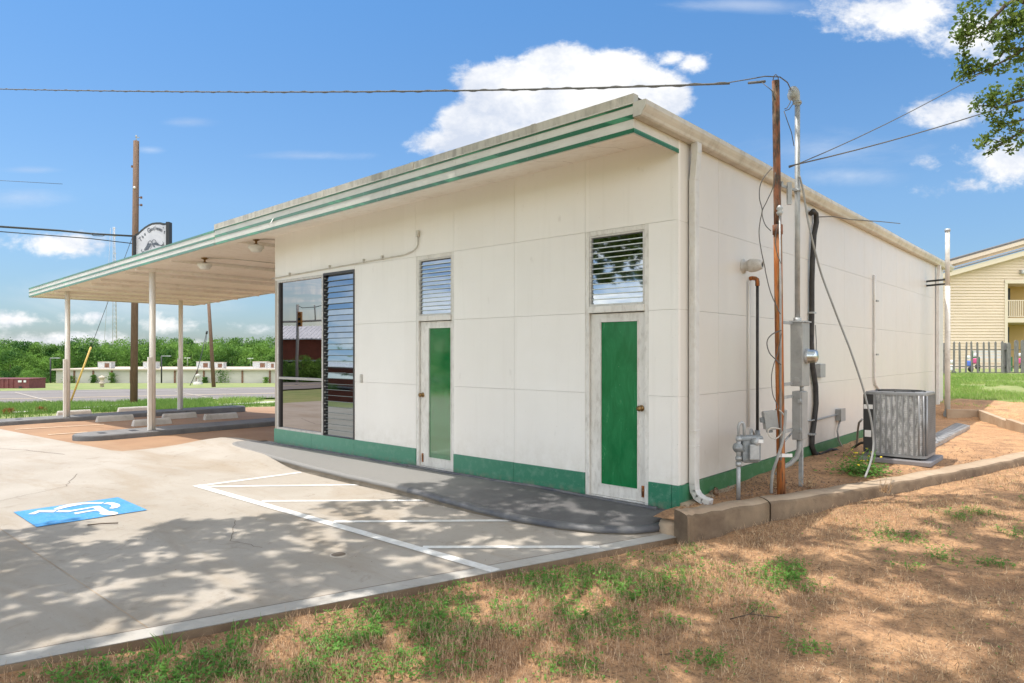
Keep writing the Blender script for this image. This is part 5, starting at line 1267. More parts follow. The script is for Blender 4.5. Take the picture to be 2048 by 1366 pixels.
# ------------------------------------------------------------------ storage building, dumpster, bits across the road
TB = 110; s_a, s_b = atT(112, 765, TB), atT(700, 762, TB)
sbld = thing('storage_building', tuple(s_a), 'long low pale metal building with rooftop units in front of the woods', 'building')
zl, zh = s_a.z-1.0, atT(0, 740.5, TB).z
def sbox(pa, pb, z0, z1, d0, d1, m_, nm, par=None):
    mb = MB(); a = Vector((pa.x, pa.y, 0))+fv*d0; b = Vector((pb.x, pb.y, 0))+fv*d0; f2 = fv*(d1-d0)
    mb.add([a+Vector((0,0,z0)), b+Vector((0,0,z0)), b+f2+Vector((0,0,z0)), a+f2+Vector((0,0,z0)), a+Vector((0,0,z1)), b+Vector((0,0,z1)), b+f2+Vector((0,0,z1)), a+f2+Vector((0,0,z1))], [(0,3,2,1),(4,5,6,7),(0,1,5,4),(1,2,6,5),(2,3,7,6),(3,0,4,7)])
    return mb.build(nm, m_, par or sbld)
sbox(s_a, s_b, zl, zh, 0, 18, M['storage'], 'wall')
sbox(s_a-rv*.4, s_b, zh, zh+.22, -.5, 18.5, M['storageroof'], 'roof')
for px_ in (149, 187, 224, 262, 300, 350, 394, 408, 485, 540, 590, 640):
    p = atT(px_, 765, TB); sbox(p-rv*.13, p+rv*.13, zl, zh-.001, -.12, 0, M['poletop'], 'wall_post')
leafv = M['leafwood']
def leafcloud(C, S, size, rng=RNG, flat=0.):   # C (n,3) centres -> quad leaves
    n_ = len(C); a = rng.normal(size=(n_, 3)); a /= np.linalg.norm(a, axis=1)[:, None]; b = rng.normal(size=(n_, 3))
    if flat: a[:, 2] *= (1-flat); a /= np.linalg.norm(a, axis=1)[:, None]
    b -= (a*b).sum(1)[:, None]*a; b /= np.linalg.norm(b, axis=1)[:, None]
    s = size*rng.uniform(.6, 1.3, (n_, 1))
    V = np.stack([C-a*s, C-b*s*.55+a*s*.1, C+a*s, C+b*s*.55+a*s*.1], 1).reshape(-1, 3)
    return V, np.arange(n_*4).reshape(-1, 4)
for px_, w_, h_ in ((139, 1.3, 1.0), (187, .7, 1.1), (224, .9, 1.4), (443, 1.8, 1.7), (532, .5, .8), (410, .6, .8)):
    p = atT(px_, 765, TB-.7); n_ = 380; C = np.stack([RNG.normal(0, w_*.35, n_), RNG.normal(0, .3, n_), np.abs(RNG.uniform(0, h_*1.25, n_))], 1)
    C3 = np.stack([p.x+C[:, 0]*RT[0], p.y+C[:, 0]*RT[1], zl+.9+C[:, 2]], 1); C3[:, :2] += C[:, 1:2]*np.array(FW)*.3
    V, F = leafcloud(C3, 1, .12); o = link('wall_vine', np_mesh('wall_vine', V-np.array(p), F, leafv), None, tuple(p))
    tag(o, {139: 'vine at the left end of the low pale building', 187: 'small vine on the second post of the low pale building', 224: 'narrow vine on the third post of the low pale building', 443: 'widest vine on the low pale building right of the leaning pole', 532: 'tiny weed at the foot of the low building wall near the shop window', 410: 'weed at the wall just left of the leaning pole'}[px_], 'vine')
for px0, px1, py0, py1, nm in ((200, 226, 724, 737, 'far left'), (290, 316, 724, 737, 'half behind the near column'), (396, 422, 723.5, 737, 'left one beside the leaning pole'), (427, 450, 725, 738, 'just right of the leaning pole'), (508, 536, 723.5, 738, 'left one of the pair nearest the shop window'), (537, 552, 725, 738, 'right one of the pair nearest the shop window')):
    a = atT(px0, py1, TB+3); b = atT(px1, py0, TB+3); t = thing('rooftop_unit', (a.x, a.y, zh+.2), 'rooftop cooling unit on the low building, '+nm, 'air conditioner', 'rooftop units on the low building')
    wd_ = (b-a).to_2d().length
    mb = MB(); c = (a+b)/2; c.z = (zh+.2+b.z)/2; mb.obox(c, (wd_, 1.2, b.z-zh-.2), Mx); mb.build('casing', M['accoil'], t)
    mb = MB(); mb.obox(Vector((c.x, c.y, b.z+.03)), (wd_+.1, 1.3, .06), Mx); mb.build('lid', M['storageroof'], t)
    mb = MB(); mb.obox(c-fv*.62+rv*wd_*.2, (wd_*.35, .04, (b.z-zh)*.55), Mx); mb.build('intake', M['poletop'], t)
for px_, lab in ((323, 'thin street lamp pole in front of the low building behind the near column'), (101, 'thin dark pole at the left end of the low building')):
    b = atT(px_, 766, TB-4); a = atT(px_, 712 if px_ > 200 else 716, TB-4); t = thing('street_lamp', tuple(b), lab, 'lamp post')
    mb = MB(); mb.tube([b, a], .12, 6); mb.build('post', M['dark'], t)
    mb = MB(); mb.bar(a, a+rv*1.1, .12, .12); mb.obox(a+rv*1.2, (.5, .3, .15), Mx); mb.build('lamp_arm', M['galv'], t)
for px_, y0, lab in ((375, 716, 'small white flood light on a short pole behind the low building'), (501, 717, 'T-topped pale light pole right of the leaning pole')):
    b = atT(px_, 740, TB+20); a = atT(px_, y0, TB+20); t = thing('light_pole', tuple(b), lab, 'lamp post'); mb = MB(); mb.tube([b, a], .12, 6); mb.build('post', M['storage'], t)
    mb = MB(); mb.bar(a-rv*.55, a+rv*.55, .3, .2); mb.build('lamp_head', M['label'], t)
# marker post
p = atT(204, 774, 70); t = thing('marker_post', tuple(p), 'short tan standpipe in the grass across the road', 'post')
mb = MB(); mb.lathe(p-Vector((0, 0, .3)), (0, 0, 1), [(.17, 0), (.17, .6), (.3, .62), (.3, .75), (.2, .8), (.2, 1.15), (.32, 1.2), (.32, 1.35), (.0, 1.5)], 12); mb.build('body', M['storageroof'], t)
p = atT(396, 765, 72); t = thing('yard_ornament', tuple(p), 'small pale object standing at the foot of the leaning pole', 'ornament')
mb = MB(); mb.lathe(p-Vector((0, 0, .2)), (0, 0, 1), [(.5, 0), (.45, .25), (.15, .3), (.12, .7), (.3, .8), (.28, 1.0), (.0, 1.15)], 10); mb.build('body', M['storage'], t)
# dumpster
TD = 62; a = atT(-90, 781, TD); b = atT(58, 779, TD); zt_ = atT(0, 758, TD).z
t = thing('dumpster', tuple(a.lerp(b, .5)), 'maroon ribbed steel dumpster at the far left across the road', 'dumpster')
ux = (b-a); ux.z = 0; Ld = ux.length; ux.normalize(); uy = Vector((-ux.y, ux.x, 0)); Md = Matrix((ux, uy, Vector((0, 0, 1)))).transposed()
zb_ = b.z-.1; c = a.lerp(b, .5)+uy*1.1; c.z = (zb_+zt_)/2; hh = zt_-zb_
mb = MB(); mb.obox(c, (Ld, 2.2, hh), Md); mb.build('body', M['dump'], t)
mb = MB(); mb.obox(c+Vector((0, 0, hh/2)), (Ld+.1, 2.3, .09), Md); mb.obox(c-Vector((0, 0, hh/2-.05)), (Ld+.05, 2.26, .1), Md)
for k in range(16):
    if Ld*(k+.5)/16 > Ld*.80: continue
    mb.obox(c-uy*1.13+ux*(-Ld/2+Ld*(k+.5)/16), (.10, .08, hh), Md)
mb.build('rib', M['dump'], t)
for px_, w_ in ((42, .32), (52, .22)):
    q = atT(px_, 762.5, TD)-fv*.05; mb = MB(); mb.obox(q-uy*.1, (w_, .02, .18), Md); mb.build('notice', M['label'], t)
q = atT(43, 775, TD)-fv*.05; mb = MB(); mb.obox(q-uy*.1, (.28, .02, .22), Md); mb.build('drain_opening', M['dark'], t)

# ------------------------------------------------------------------ woods
def crown_mesh(seed, H, Wd, leaf, ncl, nl):
    rg = np.random.default_rng(seed); C = []
    for k in range(ncl):
        th = rg.uniform(0, 2*math.pi); q = rg.uniform(.12, 1.0); rad = Wd*.5*math.sin(math.pi*min(.98, q*.82+.12))*rg.uniform(.45, 1.05)
        c = np.array([rad*math.cos(th), rad*math.sin(th), H*q*.93]); r_ = rg.uniform(.11, .22)*Wd
        d = rg.normal(size=(nl, 3)); d /= np.linalg.norm(d, axis=1)[:, None]; C.append(c+d*r_*rg.uniform(.78, 1.06, (nl, 1))*np.array([1, 1, .85]))
    C = np.vstack(C); V, F = leafcloud(C, 1, leaf, rg); return np_mesh('crown', V, F, M['leafwood'])
crowns = [crown_mesh(s, 1.0, w_, .021, 34, 140) for s, w_ in ((1, .95), (2, 1.1), (3, .85), (4, 1.25), (5, 1.0))]
mb = MB(); mb.tube([(0, 0, -.05), (.01, 0, .3), (0, .01, .7)], [.025, .018, .008], 6); trunk = mb.build('trunk', M['bark'], base=(0, 0, 0)).data
bpy.data.objects.remove(bpy.data.objects['trunk'])
protos = []
def tree_at(x, y, z, H, k, rz, label, grp, cat='tree', name='woodland_tree'):
    t = thing(name, (x, y, z), label, cat, grp); t.rotation_euler = (0, 0, rz); t.scale = (H, H, H)
    for nm, me in (('crown', crowns[k]), ('trunk', trunk)):
        o = bpy.data.objects.new(nm, me); col.objects.link(o); o.parent = t
    return t
rg = random.Random(5)
for row, (T_r, step, top) in enumerate(((132, 26, 692), (150, 30, 688.5), (175, 30, 687))):
    px_ = -520+row*9
    while px_ < 660:
        yt = top+rg.uniform(-9, 11)-(6 if 470 < px_ < 530 and row == 1 else 0)
        if row == 0 and px_ < 130: yt += 3
        b = atT(px_, 765, T_r); zt_ = atT(0, yt, T_r).z; zg = float(ground(b.x, b.y))-.1
        tree_at(b.x, b.y, zg, (zt_-zg)/.97, rg.randrange(5), rg.uniform(0, 6.28), 'full green broadleaf tree in the woods behind the low building', 'trees of the far woods')
        px_ += step*rg.uniform(.8, 1.2)
for px_, T_r, yt in ((-20, 112, 739), (8, 108, 742), (34, 110, 735), (55, 106, 741), (74, 109, 738), (92, 112, 744), (150, 129, 722), (20, 122, 705), (-15, 120, 700), (60, 124, 712), (95, 126, 716)):
    b = atT(px_, 768, T_r); zg = float(ground(b.x, b.y))-.3; zt_ = atT(0, yt, T_r).z
    if T_r < 114: tree_at(b.x, b.y, zg-.8, (zt_-zg)/.75, rg.randrange(5), rg.uniform(0, 6), 'bright green rounded bush in front of the woods beside the dumpster', 'bushes beside the dumpster', 'bush', 'bush')
    else: tree_at(b.x, b.y, zg, (zt_-zg)/.97, rg.randrange(5), rg.uniform(0, 6), 'lower green tree at the left edge of the far woods', 'lower trees at the left edge of the woods')

# ------------------------------------------------------------------ apartment block and picket fence
TA = 36; zg = .5
def ap(px_, py_, d=0): return atT(px_, py_, TA+d)
apt = thing('apartment_block', tuple(ap(1960, 745)), 'two-storey beige lapboard apartment block with gabled roof and open walkways', 'building')
def abox(px0, px1, z0, z1, d0, d1, m_, nm, par=None, fill=None):
    a, b = ap(px0, 700), ap(px1, 700); mb = MB(); f2 = fv*(d1-d0); a = Vector((a.x, a.y, 0))+fv*d0; b = Vector((b.x, b.y, 0))+fv*d0
    mb.add([a+Vector((0,0,z0)), b+Vector((0,0,z0)), b+f2+Vector((0,0,z0)), a+f2+Vector((0,0,z0)), a+Vector((0,0,z1)), b+Vector((0,0,z1)), b+f2+Vector((0,0,z1)), a+f2+Vector((0,0,z1))], [(0,3,2,1),(4,5,6,7),(0,1,5,4),(1,2,6,5),(2,3,7,6),(3,0,4,7)])
    return mb.build(nm, m_, par or apt)
zy = lambda y: atT(0, y, TA).z
# lap siding: overlapping tilted boards
mb = MB(); a0, a1 = ap(1780, 700), ap(2012, 700); z = zg-.4; bh = .155
def roofz(px_, off=0): return zy(542-(px_-1900)*.277)+off
while z < zy(500):
    # right end of this board stops at the wall edge, boards above the opening run on
    xr = 2012 if z < zy(565) else 2160
    # left end cut by the roof slope
    pl_ = 1780
    if z+bh > roofz(1780): pl_ = 1900+(542-(HY-(z+bh-CAM[2])/TA*FPX))/.277+1
    if pl_ < xr-3:
        a, b = ap(pl_, 700), ap(xr, 700); p0 = Vector((a.x, a.y, z)); p1 = Vector((b.x, b.y, z))
        mb.add([p0-fv*.05, p1-fv*.05, p1+Vector((0, 0, bh)), p0+Vector((0, 0, bh)), p0+fv*.001, p1+fv*.001], [(0, 1, 2, 3), (0, 4, 5, 1)])
    z += bh
mb.build('lap_siding', M['siding'], apt)
mb = MB(); pts = [ap(1780, 760), ap(2011, 760), Vector(ap(2011, 565)), ap(2160, 565), ap(2160, 471), ap(1780, 576)]
mb.extr([p+fv*.02 for p in pts], fv*.1); mb.build('wall', M['siding'], apt)
abox(2008, 2014, zg-.3, zy(560), -.06, .3, M['trim'], 'corner_board')
abox(2014, 2160, zy(645), zy(636), -.05, 3, M['trim'], 'floor_slab'); abox(2008, 2160, zy(567), zy(560), -.07, .1, M['trim'], 'opening_trim')
abox(2012, 2160, zg-.4, zy(560), 3, 3.1, M['warmint'], 'walkway_back_wall')
abox(2012, 2013, zg-.4, zy(560), .13, 3, M['warmint'], 'walkway_side_wall')
abox(2038, 2060, zg-.2, zy(652), 1.5, 1.6, M['dark'], 'doorway'); abox(2040, 2062, zy(632), zy(571), 1.5, 1.6, M['dark'], 'doorway'); abox(2029, 2038, zg-.4, zy(560), 1.4, 1.7, M['warmint'], 'walkway_pier')
abox(2016, 2027, zy(677), zy(665), .9, 1.0, M['dark'], 'wall_cabinet')
abox(2013, 2160, zy(562), zy(559), .13, 3, M['trim'], 'walkway_ceiling'); abox(2014, 2160, zy(602), zy(600), .0, .05, M['trim'], 'handrail'); abox(2014, 2160, zy(634), zy(632), .0, .05, M['trim'], 'handrail')
mb = MB()
for k in range(26):
    p = ap(2015+k*4.2, 617); mb.obox(Vector((p.x, p.y, (zy(601)+zy(633))/2)), (.045, .04, zy(601)-zy(633)), Mx)
mb.build('baluster', M['trim'], apt)
p = ap(2046, 544); mb = MB(); mb.obox(p-fv*.1, (.42, .18, .20), Mx); wl = mb.build('wall_light', M['greyframe'], apt); mb = MB(); mb.obox(p-fv*.2-Vector((0, 0, .0)), (.26, .02, .09), Mx); mb.build('lens', M['label'], wl)
def slope(nm, x0, y0, x1, y1, th, d0, d1, m_, Tr=TA):
    a, b = atT(x0, y0, Tr), atT(x1, y1, Tr); f0_ = fv*d0; f1_ = fv*d1; dn_ = Vector((0, 0, -th)); mb = MB()
    mb.add([a+f0_, b+f0_, b+f1_, a+f1_, a+f0_+dn_, b+f0_+dn_, b+f1_+dn_, a+f1_+dn_], [(0,1,2,3),(7,6,5,4),(0,4,5,1),(1,5,6,2),(2,6,7,3),(3,7,4,0)]); return mb.build(nm, m_, apt)
slope('fascia_board', 1800, 569, 2160, 469.5, .26, -.45, -.40, M['trim']); slope('roof', 1798, 566.5, 2160, 466, .05, -.5, .6, M['shingle'])
slope('eave_soffit', 1800, 573, 2160, 473.5, .04, -.40, .02, M['trim'])
pts = [atT(1840, 552, TA+3), atT(2160, 463.5, TA+3), atT(2160, 449, TA+3), atT(1905, 517, TA+3), atT(1860, 530, TA+3)]
mb = MB(); mb.extr(pts, fv*.1); mb.build('upper_gable', M['siding'], apt)
slope('upper_roof', 1880, 524, 2160, 444.5, .1, -.3, .6, M['shingle'], TA+3); slope('upper_fascia_board', 1882, 527, 2160, 447.5, .22, -.28, -.2, M['trim'], TA+3)

TF = 25.3
fence = thing('picket_fence', tuple(atT(1970, 747, TF)), 'weathered grey picket fence in front of the beige apartment block', 'fence')
zfb, zft = atT(0, 745, TF).z, atT(0, 683, TF).z
def picket(px_, w_, yt, tilt=0, d=0):
    p = atT(px_, 745, TF+d); H_ = atT(0, yt, TF).z-zfb; q = Vector((p.x, p.y, zfb)); a_ = rv*w_/2; lean = rv*tilt
    mb = MB(); mb.extr([q-a_, q+a_, q+a_+lean+Vector((0, 0, H_-.06)), q+a_*.35+lean+Vector((0, 0, H_)), q-a_*.35+lean+Vector((0, 0, H_)), q-a_+lean+Vector((0, 0, H_-.06))], fv*.02); mb.build('picket', M['greywood'], fence)
k = 0
for px_ in np.arange(1884, 2004, 12.0): picket(px_, .062+.01*random.random(), 683+random.uniform(-1, 1), random.uniform(-.035, .035)); k += 1
for px_, w_, yt in ((2005, .09, 682), (2018, .15, 685), (2033, .16, 680), (2046, .15, 680), (2060, .13, 682), (2074, .12, 683), (2088, .12, 683)): picket(px_, w_, yt, 0, -.05)
for y0, y1 in ((698, 701), (731, 734.5), (744, 747)):
    a, b = atT(1860, 700, TF+.06), atT(2110, 700, TF+.06); mb = MB(); zc_ = (atT(0, y0, TF).z+atT(0, y1, TF).z)/2; mb.bar((a.x, a.y, zc_), (b.x, b.y, zc_), .06, .03); mb.build('rail', M['greywood'], fence)
for px_ in (1889, 2010): p = atT(px_, 745, TF+.12); mb = MB(); mb.bar((p.x, p.y, zfb-.2), (p.x, p.y, zft-.05), .09, .09); mb.build('fence_post', M['greywood'], fence)
# playthings behind the fence
def toy(px_, py_, lab, m_, nm, shp):
    c = atT(px_, py_, TF+2.2); t = thing(nm, tuple(c), lab, 'toy'); shp(c, t, m_)
def sh_trike(c, t, m_):
    mb = MB(); mb.obox(c+Vector((0, 0, .0)), (.12, .2, .22), Mx); mb.build('body', m_, t, bevel=.04)
    mb = MB(); mb.lathe(c-Vector((0, 0, .22))-fv*.16, fv, [(.0, 0), (.1, 0), (.12, .03), (.1, .06), (0, .06)], 14); mb.build('wheel', M['dark'], t)
    mb = MB(); mb.obox(c+Vector((0, 0, .25)), (.10, .14, .14), Mx); mb.build('seat_back', M['label'], t, bevel=.04)
toy(1951, 722, 'pink and white ride-on toy behind the middle of the picket fence', M['pink'], 'ride_on_toy', sh_trike)
toy(2040, 722, 'magenta ride-on toy behind the wide pickets of the fence', M['pink'], 'ride_on_toy', sh_trike)
toy(1937, 727, 'blue and white plastic toy behind the picket fence', M['bluetoy'], 'plastic_toy', sh_trike)
toy(1903, 736, 'small white and red toy at the foot of the fence by the corner', M['label'], 'plastic_toy', sh_trike)
c = atT(1977, 722, TF+2.6); t = thing('garden_bench', tuple(c), 'pale slatted bench with green metal arms behind the picket fence', 'bench')
mb = MB()
for z in (.15, .27, .39): mb.obox(c+Vector((0, 0, z)), (1.35, .03, .08), Mx)
for f_ in (-.1, .05, .2): mb.obox(c-fv*(.1+f_)-Vector((0, 0, .0)), (1.35, .1, .03), Mx)
mb.build('slats', M['downspout'], t)
for s in (-1, 1):
    mb = MB(); e = c+rv*s*.66; mb.bar(e-Vector((0, 0, .42)), e+Vector((0, 0, .42)), .05, .05); mb.bar(e-fv*.4-Vector((0, 0, .42)), e-fv*.4+Vector((0, 0, .15)), .05, .05); mb.bar(e-fv*.4+Vector((0, 0, .15)), e+Vector((0, 0, .15)), .05, .05); mb.bar(e-fv*.4, e, .05, .05); mb.build('arm_frame', M['greenmetal'], t)

# ------------------------------------------------------------------ what the shop window mirrors: signal, brick building, shrubs
O2 = Vector((CAM[0], -CAM[1], CAM[2]))
def rf(px_, py_, T):       # a point seen mirrored in the front wall
    d = ray(px_, py_); return Vector((CAM[0]+T*d[0], -(CAM[1]+T*d[1]), CAM[2]+T*d[2]))
u_r = (rf(645, 700, 70)-rf(555, 700, 70)).normalized(); u_f = Vector((-u_r.y, u_r.x, 0));
if u_f.dot(rf(600, 706, 80)-rf(600, 706, 70)) < 0: u_f = -u_f
Mr = Matrix((u_r, u_f if u_r.cross(u_f).z > 0 else -u_f, Vector((0, 0, 1)))).transposed()
bb = thing('brick_building', tuple(rf(600, 755, 71)), 'red brick building with white metal roof mirrored in the front window', 'building')
def rbox(px0, px1, y0, y1, T, dep, m_, nm, off=0):
    a, b = rf(px0, y1, T), rf(px1, y0, T); c = (a+b)/2; c = c+u_f*(dep/2+off); mb = MB(); mb.obox(c, ((b-a).to_2d().length, dep, abs(b.z-a.z)), Mr); return mb.build(nm, m_, bb)
rbox(430, 760, 677, 720, 71, 14, M['brick'], 'upper_wall'); rbox(430, 760, 720, 723, 71, 14, M['galv'], 'trim_band', -.1)
rbox(430, 760, 723, 760, 71, 12, M['acdark'], 'window_band', .8)
for x0, x1 in ((604, 618), (520, 532), (690, 704)): rbox(x0, x1, 723, 760, 71, .6, M['brick'], 'pier')
mb = MB(); a, b = rf(420, 677, 70.4), rf(770, 677, 70.4); zt_ = rf(0, 655, 74).z; mb.add([a, b, Vector((b.x, b.y, 0))+u_f*5+Vector((0, 0, zt_+.2)), Vector((a.x, a.y, 0))+u_f*5+Vector((0, 0, zt_+.2))], [(0, 1, 2, 3)]); mb.add([a-Vector((0,0,.1)), b-Vector((0,0,.1)), b, a], [(0,1,2,3)])
n_ = 40
for k in range(n_):
    p = a.lerp(b, k/n_); q = Vector((p.x, p.y, 0))+u_f*5+Vector((0, 0, zt_+.25)); mb.bar(p+Vector((0, 0, .03)), q, .1, .08)
mb.build('metal_roof', M['whiteroof'], bb)
ts = thing('traffic_signal', tuple(rf(594, 760, 58)), 'traffic signal on a mast arm mirrored in the front window', 'traffic light')
mb = MB(); mb.tube([rf(593, 765, 58), rf(594, 609, 58)], .12, 10); mb.tube([rf(520, 645, 58), rf(594, 643, 58), rf(640, 640.5, 58), rf(760, 645, 58)], .09, 8); mb.tube([rf(629, 642, 58), rf(628, 610, 58)], .06, 8); mb.build('pole_and_arm', M['greybox'], ts)
c = (rf(594.5, 624, 57.6)+rf(603.5, 653, 57.6))/2; hgt = abs(rf(0, 624, 57.6).z-rf(0, 653, 57.6).z); mb = MB(); mb.obox(c, (.38, .3, hgt), Mr); mb.build('signal_head', M['signyellow'], ts, bevel=.03)
for k, m_ in enumerate((M['rust'], M['dark'], M['dark'])):
    q = c+Vector((0, 0, hgt*(.33-.33*k)))-u_f*.16; mb = MB(); mb.lathe(q, -u_f, [(0, 0), (.12, 0), (.13, .02), (.13, .12)], 14); mb.build('signal_lens', m_, ts)
tsl = rf(604, 616, 58); wire([rf(594, 611, 58), tsl, rf(628, 614, 58), rf(660, 606, 58)], .03, 'slack cable between the signal poles mirrored in the window')
for px_, H_ in ((570, 2.6), (584, 2.2), (607, 3.0), (617, 2.4), (648, 2.8), (545, 2.2)):
    b = rf(px_, 756, 66); zg2 = float(ground(b.x, b.y)); tree_at(b.x, b.y, zg2-.5, H_, rg.randrange(5), rg.uniform(0, 6), 'green shrub before the brick building, seen mirrored in the window', 'shrubs before the brick building', 'shrub', 'shrub')

def vnoise(x, y, s, seed):
    rg = np.random.default_rng(seed); T_ = rg.uniform(0, 1, (64, 64)); x = np.asarray(x)*s+100; y = np.asarray(y)*s+100
    xi = np.floor(x).astype(int); yi = np.floor(y).astype(int); fx = x-xi; fy = y-yi; fx = fx*fx*(3-2*fx); fy = fy*fy*(3-2*fy)
    g_ = lambda a, b: T_[a % 64, b % 64]
    return (g_(xi, yi)*(1-fx)+g_(xi+1, yi)*fx)*(1-fy)+(g_(xi, yi+1)*(1-fx)+g_(xi+1, yi+1)*fx)*fy
def fbm(x, y, s, seed): return .5*vnoise(x, y, s, seed)+.3*vnoise(x, y, s*2.1, seed+1)+.2*vnoise(x, y, s*4.3, seed+2)

for px_, py_, H_, lab in ((-24.0, -21.0, 9, 'tallest'), (-21, -24, 8.5, 'right'), (-31, -27, 9.5, 'rear')):
    tree_at(px_, py_, float(ground(px_, py_))-.1, H_, rg.randrange(5), rg.uniform(0, 6), lab+' one of the street trees across the slab, outside the left of the view', 'street trees across the slab', 'tree', 'street_tree')
# ------------------------------------------------------------------ the oaks whose crowns shade the foreground
def inpoly(x, y, P):
    c = False; n_ = len(P)
    for i in range(n_):
        x0, y0 = P[i]; x1, y1 = P[(i+1) % n_]
        if (y0 > y) != (y1 > y) and x < (x1-x0)*(y-y0)/(y1-y0)+x0: c = not c
    return c
edge_px = [(-500, 1075), (0, 1063), (100, 1052), (190, 1040), (270, 1046), (366, 1034), (481, 1040), (597, 1028), (654, 1008), (760, 1000), (923, 976), (1040, 978), (1167, 984), (1330, 1020), (1440, 1030), (1560, 1040), (1700, 1035), (1850, 1000), (2048, 960), (2300, 930)]
sh = [tuple(atZ(x, y, -.12 if x < 1350 else 0).to_2d()) for x, y in edge_px]
sh += [(9, 3), (10, -12), (-9, -13), (-9.5, -8)]
rg = np.random.default_rng(21)
SV = np.array(SUN)/SUN.z
centres = []
tries = 0
while len(centres) < 2500 and tries < 160000:
    tries += 1; gx_, gy_ = rg.uniform(-7.5, 7), rg.uniform(-10, 4)
    if not inpoly(gx_, gy_, sh): continue
    dens_ = 1.0 if gx_ < slab_right(gy_)+.3 else .55
    if fbm(gx_, gy_, 2.3, 51) < (.40 if dens_ == 1.0 else .44): continue
    if rg.uniform() > dens_: continue
    h = rg.uniform(5.6, 9.5); p = np.array([gx_, gy_, 0])+SV*h; rad = rg.uniform(.14, .30)
    px_, py_, t_ = proj(p)
    if t_ > .05 and py_ > -90-rad*FPX/t_ and -500 < px_ < 2560: continue
    centres.append((p, rad))
trunks = [(1.2, -11.5, 'tall oak standing behind the viewpoint that shades the parking slab'), (7.2, -.5, 'oak right of the view whose low branches hang into the upper right corner')]
groups = [[], []]
for p, r_ in centres: groups[0 if (p[0]-1.2)**2+(p[1]+10)**2 < (p[0]-7.2)**2+(p[1]+.5)**2*1.0 else 1].append((p, r_, int(360*r_**1.7)))
# sprays of leaves that hang into the picture
D4 = lambda x, y: (1880+x/4.268, y/4.268)
spray = [(260, 20, 9, .13, 45), (180, 90, 9, .10, 30), (310, 110, 9, .13, 45), (200, 170, 9, .12, 40), (300, 190, 9, .14, 60), (200, 270, 9, .16, 80), (250, 300, 9, .15, 60), (170, 300, 9, .12, 40), (240, 370, 9, .10, 25), (190, 410, 9, .06, 14),
    (370, 250, 9, .13, 40), (440, 230, 9, .12, 30), (480, 210, 9, .12, 26), (450, 320, 9, .16, 60), (540, 330, 9, .15, 60), (580, 300, 9, .1, 30), (590, 50, 9, .16, 60), (570, 180, 9, .16, 70), (640, 200, 9, .2, 90), (700, 150, 9, .2, 110), (690, 270, 9, .22, 120), (640, 130, 9, .14, 40), (540, 450, 9, .14, 45), (600, 400, 9, .1, 20), (690, 470, 9, .18, 80),
    (200, 470, 9, .1, 30), (230, 520, 9, .13, 45), (210, 570, 9, .12, 45), (260, 600, 9, .13, 45), (310, 550, 9, .11, 30), (190, 660, 9, .13, 45), (250, 640, 9, .1, 30), (380, 580, 9, .1, 22), (430, 560, 9, .11, 30), (410, 610, 9, .07, 14), (520, 590, 9, .11, 28), (580, 550, 9, .07, 14), (340, 600, 9, .08, 15),
    (460, 780, 9.4, .15, 60), (440, 840, 9.4, .15, 65), (340, 860, 9.4, .12, 40), (310, 910, 9.4, .11, 32), (470, 890, 9.4, .16, 70), (420, 980, 9.4, .12, 32), (460, 1000, 9.4, .1, 22), (560, 870, 9.4, .1, 28), (620, 820, 9.4, .12, 36), (690, 700, 9.4, .15, 60), (660, 770, 9.4, .12, 36), (600, 940, 9.4, .11, 26), (660, 940, 9.4, .07, 14), (580, 980, 9.4, .06, 10),
    (500, 1060, 9.4, .13, 48), (550, 1050, 9.4, .12, 34), (590, 1080, 9.4, .11, 26), (470, 1110, 9.4, .1, 24), (640, 1040, 9.4, .1, 20), (400, 1190, 9.4, .14, 48), (360, 1220, 9.4, .12, 32), (530, 1220, 9.4, .11, 28), (480, 1250, 9.4, .07, 14), (560, 1190, 9.4, .09, 22), (640, 1160, 9.4, .12, 32), (700, 1120, 9.4, .13, 36), (610, 1270, 9.4, .09, 22), (430, 1300, 9.4, .08, 20), (700, 1220, 9.4, .08, 16), (400, 15, 9, .07, 14)]
gb = []
for x, y, T, r_, n_ in spray:
    q = np.array(atT(*D4(x, y), T)); gb.append((q+np.array([0, 0, 0]), r_*1.08, int(n_*1.15)))
for k in range(60):      # more of the same limb beyond the right edge of the picture
    q = np.array(atT(*D4(720+rg.uniform(20, 900), rg.uniform(-900, 1300)), rg.uniform(8, 10.5))); gb.append((q, rg.uniform(.18, .35), 50))
